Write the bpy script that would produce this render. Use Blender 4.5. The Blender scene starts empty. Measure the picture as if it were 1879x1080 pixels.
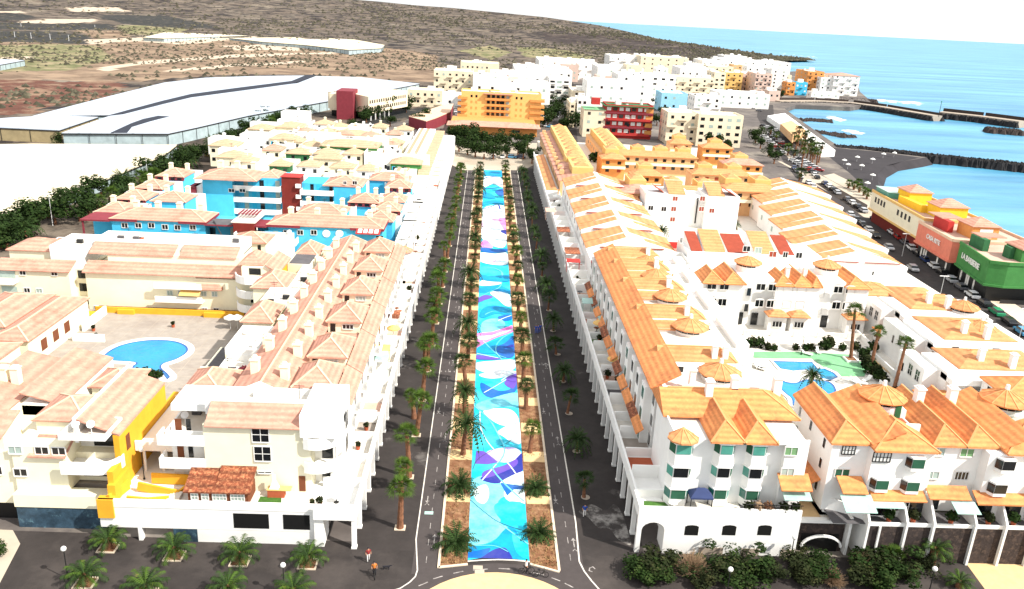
import bpy, bmesh, math, random
from mathutils import Vector, Matrix, noise
random.seed(7)
sc = bpy.context.scene
col = sc.collection
PI = math.pi

# ------------------------------------------------------------------ camera
CAM_H = 55.0
RM = Matrix(((0.9985, 0.0378, 0.0394), (-0.0249, -0.3274, 0.9445), (0.0486, -0.9441, -0.3260)))
FPX, CX, CY = 1500.0, 939.5, 540.0
cam = bpy.data.cameras.new('camera')
cam_o = bpy.data.objects.new('camera', cam); col.objects.link(cam_o)
_r = (RM @ Matrix(((1, 0, 0), (0, -1, 0), (0, 0, -1)))).to_quaternion().to_matrix().to_4x4()
cam_o.matrix_world = Matrix.Translation((0, 0, CAM_H)) @ _r
cam.sensor_width = 36; cam.lens = FPX / 1879 * 36
cam.clip_start = 1; cam.clip_end = 60000
sc.camera = cam_o

def P(px, py, z=0.0):
    """point of the place seen at photo pixel (px, py) at height z"""
    r = RM @ Vector((px - CX, py - CY, FPX))
    t = (z - CAM_H) / r.z
    return Vector((r.x * t, r.y * t, z))

# ------------------------------------------------------------------ light
SUN_EL, SUN_AZ = math.radians(44), math.radians(118)      # azimuth clockwise from +Y : sun right and behind
world = bpy.data.worlds.new('World'); sc.world = world; world.use_nodes = True
nt = world.node_tree; nt.nodes.clear()
out = nt.nodes.new('ShaderNodeOutputWorld'); bg = nt.nodes.new('ShaderNodeBackground')
sky = nt.nodes.new('ShaderNodeTexSky'); sky.sky_type = 'NISHITA'; sky.sun_disc = False
sky.sun_elevation = SUN_EL; sky.sun_rotation = SUN_AZ
sky.air_density = 1.0; sky.dust_density = 2.0
tc = nt.nodes.new('ShaderNodeTexCoord')
sep = nt.nodes.new('ShaderNodeSeparateXYZ'); cmb = nt.nodes.new('ShaderNodeCombineXYZ')
mx = nt.nodes.new('ShaderNodeMath'); mx.operation = 'MAXIMUM'; mx.inputs[1].default_value = 0.02
nt.links.new(tc.outputs['Generated'], sep.inputs[0])
nt.links.new(sep.outputs[0], cmb.inputs[0]); nt.links.new(sep.outputs[1], cmb.inputs[1])
nt.links.new(sep.outputs[2], mx.inputs[0]); nt.links.new(mx.outputs[0], cmb.inputs[2])
nt.links.new(cmb.outputs[0], sky.inputs[0])
nz = nt.nodes.new('ShaderNodeTexNoise'); nz.inputs['Scale'].default_value = 2.2; nz.inputs['Detail'].default_value = 5
mp = nt.nodes.new('ShaderNodeMapping'); mp.inputs['Scale'].default_value = (1, 1, 5)
nt.links.new(cmb.outputs[0], mp.inputs[0]); nt.links.new(mp.outputs[0], nz.inputs[0])
rp = nt.nodes.new('ShaderNodeValToRGB'); rp.color_ramp.elements[0].position = 0.34; rp.color_ramp.elements[1].position = 0.52
rp.color_ramp.elements[0].color = (.62,) * 3 + (1,); rp.color_ramp.elements[1].color = (1, 1, 1, 1)
nt.links.new(nz.outputs[0], rp.inputs[0])
mixc = nt.nodes.new('ShaderNodeMix'); mixc.data_type = 'RGBA'
nt.links.new(rp.outputs[0], mixc.inputs[0]); nt.links.new(sky.outputs[0], mixc.inputs[6])
CLOUD = 7.6
mixc.inputs[7].default_value = (CLOUD, CLOUD * 1.02, CLOUD * 1.04, 1)
nt.links.new(mixc.outputs[2], bg.inputs[0]); bg.inputs[1].default_value = 0.112
nt.links.new(bg.outputs[0], out.inputs[0])

sun = bpy.data.lights.new('sun', 'SUN'); sun.energy = 5.0; sun.angle = math.radians(0.9); sun.color = (1.0, .95, .87)
sun_o = bpy.data.objects.new('sun', sun); col.objects.link(sun_o)
sd = Vector((math.sin(SUN_AZ) * math.cos(SUN_EL), math.cos(SUN_AZ) * math.cos(SUN_EL), math.sin(SUN_EL)))
sun_o.rotation_euler = (sd).to_track_quat('Z', 'Y').to_euler()
sc.view_settings.view_transform = 'Standard'; sc.view_settings.look = 'None'
sc.view_settings.exposure = 0.62; sc.view_settings.gamma = 1; sc.view_settings.use_curve_mapping = False

# ------------------------------------------------------------------ materials
M = {}
def _n(t, k, **kw):
    n = t.nodes.new(k)
    for a, v in kw.items(): n.inputs[a].default_value = v
    return n
def mat(name, c, rough=.85, var=.12, scale=.8, bump=0.0, bscale=12, lines=0.0, c2=None, c2pos=(.5, .62), c2scale=.3, metal=0, spec=.3, lstep=2.6):
    m = bpy.data.materials.new(name); m.use_nodes = True
    t = m.node_tree; b = t.nodes['Principled BSDF']
    b.inputs['Roughness'].default_value = rough; b.inputs['Metallic'].default_value = metal
    b.inputs['Specular IOR Level'].default_value = spec
    geo = _n(t, 'ShaderNodeNewGeometry')
    n1 = _n(t, 'ShaderNodeTexNoise', Scale=scale, Detail=6.0, Roughness=.65)
    t.links.new(geo.outputs['Position'], n1.inputs[0])
    mr = _n(t, 'ShaderNodeMapRange'); mr.inputs[1].default_value = .3; mr.inputs[2].default_value = .7
    mr.inputs[3].default_value = 1 - var; mr.inputs[4].default_value = 1 + var
    t.links.new(n1.outputs[0], mr.inputs[0])
    vm = t.nodes.new('ShaderNodeVectorMath'); vm.operation = 'SCALE'
    vm.inputs[0].default_value = c[:3]
    t.links.new(mr.outputs[0], vm.inputs['Scale'])
    cur = vm.outputs[0]
    if c2:
        n2 = _n(t, 'ShaderNodeTexNoise', Scale=c2scale, Detail=8.0, Roughness=.7)
        t.links.new(geo.outputs['Position'], n2.inputs[0])
        r2 = t.nodes.new('ShaderNodeValToRGB'); r2.color_ramp.elements[0].position = c2pos[0]; r2.color_ramp.elements[1].position = c2pos[1]
        t.links.new(n2.outputs[0], r2.inputs[0])
        mxx = t.nodes.new('ShaderNodeMix'); mxx.data_type = 'RGBA'
        t.links.new(r2.outputs[0], mxx.inputs[0]); t.links.new(cur, mxx.inputs[6]); mxx.inputs[7].default_value = tuple(c2[:3]) + (1,)
        cur = mxx.outputs[2]
    hgt = None
    if lines:
        sp = t.nodes.new('ShaderNodeSeparateXYZ'); t.links.new(geo.outputs['Position'], sp.inputs[0])
        mu = t.nodes.new('ShaderNodeMath'); mu.operation = 'MULTIPLY'; mu.inputs[1].default_value = lstep * 2 * PI
        t.links.new(sp.outputs[2], mu.inputs[0])
        si = t.nodes.new('ShaderNodeMath'); si.operation = 'SINE'; t.links.new(mu.outputs[0], si.inputs[0])
        m2 = _n(t, 'ShaderNodeMapRange'); m2.inputs[1].default_value = -1; m2.inputs[2].default_value = 1
        m2.inputs[3].default_value = 1 - lines; m2.inputs[4].default_value = 1 + lines * .4
        t.links.new(si.outputs[0], m2.inputs[0])
        v2 = t.nodes.new('ShaderNodeVectorMath'); v2.operation = 'SCALE'
        t.links.new(cur, v2.inputs[0]); t.links.new(m2.outputs[0], v2.inputs['Scale']); cur = v2.outputs[0]
        # small tile mottling
        n3 = _n(t, 'ShaderNodeTexVoronoi', Scale=3.2); t.links.new(geo.outputs['Position'], n3.inputs[0])
        m3 = _n(t, 'ShaderNodeMapRange'); m3.inputs[3].default_value = 1 - lines * .7; m3.inputs[4].default_value = 1 + lines * .5
        s3 = t.nodes.new('ShaderNodeSeparateColor'); t.links.new(n3.outputs['Color'], s3.inputs[0]); t.links.new(s3.outputs[0], m3.inputs[0])
        v3 = t.nodes.new('ShaderNodeVectorMath'); v3.operation = 'SCALE'
        t.links.new(cur, v3.inputs[0]); t.links.new(m3.outputs[0], v3.inputs['Scale']); cur = v3.outputs[0]
        hgt = si.outputs[0]
    t.links.new(cur, b.inputs['Base Color'])
    if bump:
        bp = t.nodes.new('ShaderNodeBump'); bp.inputs['Strength'].default_value = bump; bp.inputs['Distance'].default_value = .05
        if hgt: t.links.new(hgt, bp.inputs['Height'])
        else:
            nb = _n(t, 'ShaderNodeTexNoise', Scale=bscale, Detail=4.0); t.links.new(geo.outputs['Position'], nb.inputs[0])
            t.links.new(nb.outputs[0], bp.inputs['Height'])
        t.links.new(bp.outputs[0], b.inputs['Normal'])
    M[name] = m
    return m
W = .80
mat('white', (.80, .79, .76), var=.05, scale=.5, bump=.15, c2=(.62, .58, .52), c2pos=(.60, .85), c2scale=.35)
mat('cream', (.78, .72, .54), var=.06, scale=.5, bump=.15, c2=(.64, .56, .40), c2pos=(.60, .85))
mat('pale_yellow', (.80, .75, .56), var=.05, scale=.5, c2=(.66, .58, .42), c2pos=(.6, .85))
mat('town_white', (.80, .78, .74), var=.08, scale=.15, c2=(.62, .58, .52), c2pos=(.55, .8), c2scale=.12)
mat('town_cream', (.74, .64, .47), var=.08, scale=.15, c2=(.58, .47, .34), c2pos=(.55, .8), c2scale=.12)
mat('town_rose', (.60, .45, .38), var=.08, scale=.15)
mat('yellow', (.72, .36, .025), var=.10, scale=.6)
mat('bright_yellow', (.80, .50, .03), var=.08)
mat('soft_yellow', (.68, .43, .15), var=.08)
mat('blue', (.06, .43, .66), var=.10, scale=.5)
mat('cyan_paint', (.02, .42, .68), var=.06)
mat('dark_red', (.16, .018, .012), var=.15)
mat('maroon', (.20, .028, .04), var=.12)
mat('red', (.42, .035, .03), var=.12)
mat('orange_wall', (.62, .27, .08), var=.10)
mat('peach_wall', (.66, .40, .20), var=.08, c2=(.60, .36, .18), c2pos=(.55, .8))
mat('pink_wall', (.66, .20, .13), var=.10)
mat('pink_floor', (.60, .22, .17), var=.12)
mat('green_wall', (.05, .20, .05), var=.12)
mat('green_dark', (.03, .13, .05), var=.15)
mat('teal', (.08, .30, .24), rough=.3, var=.2)
mat('roof_pink', (.54, .275, .20), var=.10, scale=.35, lines=.16, bump=.25, c2=(.38, .175, .12), c2pos=(.5, .75))
mat('roof_orange', (.68, .262, .090), var=.10, scale=.35, lines=.17, bump=.25, c2=(.48, .15, .06), c2pos=(.5, .72))
mat('roof_ochre', (.62, .27, .112), var=.10, scale=.35, lines=.15, bump=.25, c2=(.45, .17, .06), c2pos=(.5, .78))
mat('roof_tan', (.46, .33, .21), var=.10, scale=.35, lines=.15, bump=.25)
mat('roof_red', (.20, .055, .025), var=.3, scale=3, c2=(.42, .17, .08), c2pos=(.48, .6), c2scale=3.5, lines=.35, bump=.4)
mat('cap_orange', (.62, .30, .12), var=.08)
mat('cap_pink', (.66, .46, .32), var=.08)
mat('terrace_white', (.66, .62, .55), var=.10, scale=.6, c2=(.46, .40, .33), c2pos=(.55, .8))
mat('terrace_grey', (.10, .095, .10), var=.2)
mat('terrace_pink', (.55, .36, .28), var=.12)
mat('terrace_red', (.38, .09, .04), var=.15)
mat('paving', (.33, .29, .25), var=.12, scale=.8, c2=(.26, .22, .19), c2pos=(.45, .7), c2scale=.25)
mat('asphalt', (.040, .034, .033), rough=.9, var=.22, scale=.6, bump=.2, c2=(.085, .070, .062), c2pos=(.52, .80), c2scale=.09)
mat('plaza', (.034, .028, .026), rough=.9, var=.25, scale=.35, bump=.2, c2=(.085, .070, .062), c2pos=(.46, .78), c2scale=.08)
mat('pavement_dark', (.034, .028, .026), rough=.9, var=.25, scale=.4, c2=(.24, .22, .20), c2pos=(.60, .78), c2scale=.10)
mat('cycle_lane', (.058, .048, .046), rough=.85, var=.12, scale=1.2)
mat('paint', (.60, .56, .50), var=.2, scale=3, c2=(.25, .23, .21), c2pos=(.55, .75), c2scale=1.5)
mat('paint_worn', (.34, .31, .29), var=.3, scale=3, c2=(.10, .09, .085), c2pos=(.45, .65), c2scale=2)
mat('kerb', (.60, .50, .38), var=.12, scale=2)
mat('soil', (.17, .075, .035), rough=.95, var=.35, scale=1.5, bump=.5, c2=(.30, .17, .09), c2pos=(.45, .65), c2scale=1.0)
mat('sand_paving', (.62, .43, .22), var=.10, scale=1.2)
mat('light_ground', (.44, .38, .30), var=.12, scale=.2, c2=(.30, .24, .18), c2pos=(.45, .7), c2scale=.05)
mat('town_ground', (.10, .085, .078), var=.3, scale=.15, c2=(.30, .26, .21), c2pos=(.5, .75), c2scale=.04)
mat('blue_tile', (.03, .06, .09), rough=.5, var=.5, scale=1.2, c2=(.16, .30, .36), c2pos=(.55, .72), c2scale=.9)
mat('black_gap', (.006, .006, .006), rough=.6, var=.1)
mat('lava_stone', (.035, .026, .024), rough=.95, var=.4, scale=1.3, bump=.8, bscale=4, c2=(.10, .07, .055), c2pos=(.5, .7), c2scale=2)
mat('breakwater_rock', (.018, .017, .018), rough=.95, var=.5, scale=.5, bump=.8, bscale=1)
mat('concrete', (.36, .30, .24), var=.15, scale=.5)
mat('black_sand', (.030, .026, .029), rough=.95, var=.22, scale=.15)
mat('metal_dark', (.02, .02, .02), rough=.4, var=.05)
mat('metal_white', (.7, .7, .7), rough=.4, var=.05)
mat('glass_dark', (.008, .010, .012), rough=.12, var=.3, spec=.5)
mat('glass_green', (.02, .13, .10), rough=.15, var=.3, spec=.5)
mat('glass_pale', (.34, .52, .46), rough=.2, var=.15, spec=.5)
mat('frame', (.70, .69, .66), var=.05)
mat('frame_brown', (.16, .05, .02), var=.1)
mat('shutter_red', (.28, .05, .025), var=.15)
mat('shutter_green', (.16, .30, .14), var=.15)
mat('shutter_grey', (.34, .42, .38), var=.15)
mat('shutter_dark', (.02, .09, .05), var=.15)
mat('awning_blue', (.03, .045, .12), var=.1)
mat('fabric_white', (.75, .74, .70), var=.06)
mat('grass', (.05, .13, .02), var=.3, scale=3)
mat('pool_deck_green', (.17, .40, .20), var=.15, scale=.6)
mat('trunk', (.19, .085, .045), rough=.95, var=.35, scale=3, bump=.8, bscale=10)
mat('palm_leaf', (.045, .085, .010), rough=.7, spec=.15, var=.6, scale=1.6, c2=(.17, .17, .025), c2pos=(.58, .72), c2scale=1.3)
mat('palm_leaf_dark', (.022, .046, .010), rough=.7, spec=.15, var=.6, scale=1.6, c2=(.09, .10, .022), c2pos=(.58, .72), c2scale=1.3)
mat('dead_frond', (.20, .11, .05), rough=.95, var=.3)
mat('tree_leaf', (.014, .030, .006), rough=.8, spec=.1, var=.5, scale=.8, c2=(.055, .080, .020), c2pos=(.52, .7), c2scale=.9)
mat('bush_leaf', (.016, .022, .007), rough=.8, spec=.1, var=.5, scale=1.2, c2=(.07, .070, .025), c2pos=(.52, .7), c2scale=1.1)
mat('dry_twig', (.30, .20, .12), rough=.9, var=.3, scale=4)
mat('net_white', (.42, .46, .52), rough=.6, var=.05, scale=.05, c2=(.42, .48, .56), c2pos=(.45, .7), c2scale=.03)
mat('net_cream', (.66, .58, .42), rough=.8, var=.06, scale=.05)
mat('net_side', (.34, .42, .44), rough=.8, var=.2, scale=.3)
mat('net_side_tan', (.34, .27, .15), rough=.8, var=.2, scale=.3)
mat('skin', (.45, .24, .15), var=.05)
mat('cloth_orange', (.50, .16, .03), var=.1)
mat('cloth_blue', (.03, .08, .35), var=.1)
mat('cloth_dark', (.015, .015, .02), var=.1)
mat('cloth_white', (.70, .68, .66), var=.05)
mat('cloth_red', (.25, .03, .03), var=.1)
mat('tyre', (.012, .012, .012), rough=.8, var=.1)
CARC = {'white': (.72, .72, .72), 'silver': (.40, .41, .43), 'black': (.012, .012, .015), 'grey': (.10, .10, .11), 'dark blue': (.015, .035, .12), 'red': (.35, .02, .015), 'light blue': (.08, .30, .50), 'green': (.02, .22, .10)}
for k, v in CARC.items(): mat('car_' + k, v, rough=.25, var=.02, spec=.6)

def mk_water(name, c, rough, bscale, bstr, c2=None, stretch=(1, 1, 1), c2scale=.01):
    m = mat(name, c, rough=rough, var=.16, scale=.05, c2=c2, c2scale=c2scale, c2pos=(.40, .62), spec=.4)
    t = m.node_tree; b = t.nodes['Principled BSDF']
    g = _n(t, 'ShaderNodeNewGeometry'); mpn = t.nodes.new('ShaderNodeMapping'); mpn.inputs['Scale'].default_value = stretch
    t.links.new(g.outputs['Position'], mpn.inputs[0])
    for q in t.nodes:
        if q.type == 'TEX_NOISE': t.links.new(mpn.outputs[0], q.inputs[0])
    nb = _n(t, 'ShaderNodeTexNoise', Scale=bscale, Detail=5.0); t.links.new(mpn.outputs[0], nb.inputs[0])
    bp = t.nodes.new('ShaderNodeBump'); bp.inputs['Strength'].default_value = bstr; bp.inputs['Distance'].default_value = .4
    t.links.new(nb.outputs[0], bp.inputs['Height']); t.links.new(bp.outputs[0], b.inputs['Normal'])
    return m
mk_water('sea', (.028, .180, .33), .4, .10, .8, c2=(.10, .33, .46), stretch=(.35, 2.4, 1), c2scale=.009)
mk_water('pool_water', (.0, .27, .46), .12, .9, .25, c2=(.0, .21, .43), c2scale=.2)
mk_water('pool_water_deep', (.0, .10, .34), .12, .9, .25, c2=(.0, .07, .30), c2scale=.2)

# ------------------------------------------------------------------ mesh builder
class MB:
    def __init__(s): s.v = []; s.f = []; s.mi = []; s.cur = 0
    def add(s, vs, fs, xf=None):
        o = len(s.v)
        for p in vs:
            p = Vector(p); s.v.append(tuple(xf @ p) if xf else tuple(p))
        for f in fs: s.f.append(tuple(i + o for i in f)); s.mi.append(s.cur)
    def box(s, x0, y0, z0, x1, y1, z1, xf=None):
        if x0 > x1: x0, x1 = x1, x0
        if y0 > y1: y0, y1 = y1, y0
        s.add([(x0, y0, z0), (x1, y0, z0), (x1, y1, z0), (x0, y1, z0), (x0, y0, z1), (x1, y0, z1), (x1, y1, z1), (x0, y1, z1)],
              [(0, 3, 2, 1), (4, 5, 6, 7), (0, 1, 5, 4), (1, 2, 6, 5), (2, 3, 7, 6), (3, 0, 4, 7)], xf)
    def prism(s, poly, z0, z1, xf=None):
        a = sum(poly[i][0] * poly[(i + 1) % len(poly)][1] - poly[(i + 1) % len(poly)][0] * poly[i][1] for i in range(len(poly)))
        if a < 0: poly = poly[::-1]
        n = len(poly)
        s.add([(p[0], p[1], z0) for p in poly] + [(p[0], p[1], z1) for p in poly],
              [tuple(range(n))[::-1], tuple(range(n, 2 * n))] + [(i, (i + 1) % n, n + (i + 1) % n, n + i) for i in range(n)], xf)
    def sheet(s, poly, z, xf=None):
        a = sum(poly[i][0] * poly[(i + 1) % len(poly)][1] - poly[(i + 1) % len(poly)][0] * poly[i][1] for i in range(len(poly)))
        if a < 0: poly = poly[::-1]
        s.add([(p[0], p[1], z) for p in poly], [tuple(range(len(poly)))], xf)
    def hip(s, x0, y0, x1, y1, z, h, axis='x', xf=None, t=.18, hips=(1, 1)):
        """hipped roof slab; hips=(start,end): 1 hip, 0 gable"""
        if axis == 'x':
            m = (y0 + y1) / 2; r = (y1 - y0) / 2
            a = (x0 + r * hips[0], m, z + h); b = (x1 - r * hips[1], m, z + h)
            if a[0] > b[0]: a = b = ((x0 + x1) / 2, m, z + h)
        else:
            m = (x0 + x1) / 2; r = (x1 - x0) / 2
            a = (m, y0 + r * hips[0], z + h); b = (m, y1 - r * hips[1], z + h)
            if a[1] > b[1]: a = b = (m, (y0 + y1) / 2, z + h)
        vs = [(x0, y0, z), (x1, y0, z), (x1, y1, z), (x0, y1, z), (x0, y0, z - t), (x1, y0, z - t), (x1, y1, z - t), (x0, y1, z - t), a, b]
        fs = [(4, 7, 6, 5), (0, 4, 5, 1), (1, 5, 6, 2), (2, 6, 7, 3), (3, 7, 4, 0)]
        if axis == 'x': fs += [(0, 1, 9, 8), (2, 3, 8, 9), (1, 2, 9), (3, 0, 8)]
        else: fs += [(1, 2, 9, 8), (3, 0, 8, 9), (0, 1, 8), (2, 3, 9)]
        s.add(vs, fs, xf)
        return a, b
    def slope(s, x0, y0, x1, y1, za, zb, axis='y', t=.15, xf=None):
        """single pitch slab: height za at the low-coordinate side, zb at the high side of axis"""
        if axis == 'y': z = (za, za, zb, zb)
        else: z = (za, zb, zb, za)
        c = [(x0, y0), (x1, y0), (x1, y1), (x0, y1)]
        s.add([(c[i][0], c[i][1], z[i]) for i in range(4)] + [(c[i][0], c[i][1], z[i] - t) for i in range(4)],
              [(0, 1, 2, 3), (7, 6, 5, 4), (0, 4, 5, 1), (1, 5, 6, 2), (2, 6, 7, 3), (3, 7, 4, 0)], xf)
    def cyl(s, x, y, z0, z1, r0, r1=None, n=12, xf=None, cap=True):
        if r1 is None: r1 = r0
        a = [(x + r0 * math.cos(2 * PI * i / n), y + r0 * math.sin(2 * PI * i / n), z0) for i in range(n)]
        b = [(x + r1 * math.cos(2 * PI * i / n), y + r1 * math.sin(2 * PI * i / n), z1) for i in range(n)]
        s.add(a + b, [(i, (i + 1) % n, n + (i + 1) % n, n + i) for i in range(n)] + ([tuple(range(n))[::-1], tuple(range(n, 2 * n))] if cap else []), xf)
    def bar(s, p, q, w, h=None, xf=None):
        p = Vector(p); q = Vector(q); d = (q - p)
        if d.length < 1e-6: return
        d.normalize(); u = d.cross(Vector((0, 0, 1)))
        if u.length < 1e-3: u = Vector((1, 0, 0))
        u.normalize(); v = u.cross(d); u *= w / 2; v *= (h or w) / 2
        vs = [p - u - v, p + u - v, p + u + v, p - u + v, q - u - v, q + u - v, q + u + v, q - u + v]
        s.add(vs, [(0, 1, 2, 3), (7, 6, 5, 4), (0, 4, 5, 1), (1, 5, 6, 2), (2, 6, 7, 3), (3, 7, 4, 0)], xf)
    def ribbon(s, pts, w, z):
        L = []
        for i, p in enumerate(pts):
            a = pts[max(0, i - 1)]; b = pts[min(len(pts) - 1, i + 1)]
            dx, dy = b[0] - a[0], b[1] - a[1]; l = math.hypot(dx, dy) or 1
            L.append((p[0] - dy / l * w / 2, p[1] + dx / l * w / 2, z)); L.append((p[0] + dy / l * w / 2, p[1] - dx / l * w / 2, z))
        s.add(L, [(2 * i, 2 * i + 1, 2 * i + 3, 2 * i + 2) for i in range(len(pts) - 1)])
    def mesh(s, name, mats, loc=(0, 0, 0), smooth=False):
        me = bpy.data.meshes.new(name)
        lx, ly, lz = loc
        me.from_pydata([(a - lx, b - ly, c - lz) for a, b, c in s.v], [], s.f)
        for m in (mats if isinstance(mats, (list, tuple)) else [mats]): me.materials.append(M[m] if isinstance(m, str) else m)
        if len(me.materials) > 1: me.polygons.foreach_set('material_index', s.mi)
        if smooth: me.polygons.foreach_set('use_smooth', [True] * len(me.polygons))
        me.update(); return me

def link(name, me, parent=None, loc=None, rz=0, scale=None):
    o = bpy.data.objects.new(name, me); col.objects.link(o)
    if parent: o.parent = parent
    if loc is not None: o.location = loc
    if rz: o.rotation_euler = (0, 0, rz)
    if scale is not None: o.scale = (scale,) * 3 if isinstance(scale, (int, float)) else scale
    return o
def tag(o, label=None, cat=None, group=None, kind=None):
    if label: o['label'] = label
    if cat: o['category'] = cat
    if group: o['group'] = group
    if kind: o['kind'] = kind
    return o
def struct(name, mb, m, label, smooth=False):
    return tag(link(name, mb.mesh(name, m, smooth=smooth)), label, kind='structure')
ORD = 'first second third fourth fifth sixth seventh eighth ninth tenth eleventh twelfth thirteenth fourteenth fifteenth sixteenth seventeenth eighteenth nineteenth twentieth'.split()
def ordw(i):
    if i < 20: return ORD[i]
    t = {2: 'twenty', 3: 'thirty', 4: 'forty', 5: 'fifty'}[(i + 1) // 10]
    return t + '-' + ORD[(i + 1) % 10 - 1] if (i + 1) % 10 else {3: 'thirtieth', 4: 'fortieth', 5: 'fiftieth'}[(i + 1) // 10]

# shared window meshes, front faces -Y, centre at origin
_wc = {}
def win_mesh(w, h, nx, ny, fm, arch=False):
    k = ('f', round(w, 1), round(h, 1), nx, ny, fm, arch)
    if k not in _wc:
        b = MB(); t = .09; d = .10
        b.box(-w / 2, -d, -h / 2, -w / 2 + t, 0, h / 2); b.box(w / 2 - t, -d, -h / 2, w / 2, 0, h / 2)
        b.box(-w / 2 + t, -d, h / 2 - t, w / 2 - t, 0, h / 2); b.box(-w / 2 + t, -d * 1.6, -h / 2, w / 2 - t, 0, -h / 2 + t)
        for i in range(1, nx): x = -w / 2 + w * i / nx; b.box(x - .035, -d * .9, -h / 2 + t, x + .035, 0, h / 2 - t)
        for i in range(1, ny): z = -h / 2 + h * i / ny; b.box(-w / 2 + t, -d * .8, z - .03, w / 2 - t, 0, z + .03)
        if arch:
            for i in range(6):
                a = PI * i / 6; a2 = PI * (i + 1) / 6
                b.add([(w / 2 * math.cos(a), -.12, h / 2 + .3 * math.sin(a)), (w / 2 * math.cos(a2), -.12, h / 2 + .3 * math.sin(a2)), (0, -.12, h / 2)], [(0, 2, 1)])
        _wc[k] = b.mesh('window', fm)
    return _wc[k]
def pane_mesh(w, h, gm, arch=False):
    k = ('p', round(w, 1), round(h, 1), gm, arch)
    if k not in _wc:
        b = MB(); b.box(-w / 2 + .05, -.04, -h / 2 + .05, w / 2 - .05, 0, h / 2 - .05)
        if arch:
            b.box(-w / 2 + .05, -.04, -h / 2, w / 2 - .05, 0, h / 2)
            for i in range(8):
                a = PI * i / 8; a2 = PI * (i + 1) / 8
                b.add([((w / 2 - .05) * math.cos(a), -.04, h / 2 + .32 * math.sin(a)), ((w / 2 - .05) * math.cos(a2), -.04, h / 2 + .32 * math.sin(a2)), (0, -.04, h / 2)], [(0, 2, 1)])
        _wc[k] = b.mesh('pane', gm)
    return _wc[k]
ROT = {'S': 0, 'E': PI / 2, 'N': PI, 'W': -PI / 2}

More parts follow.
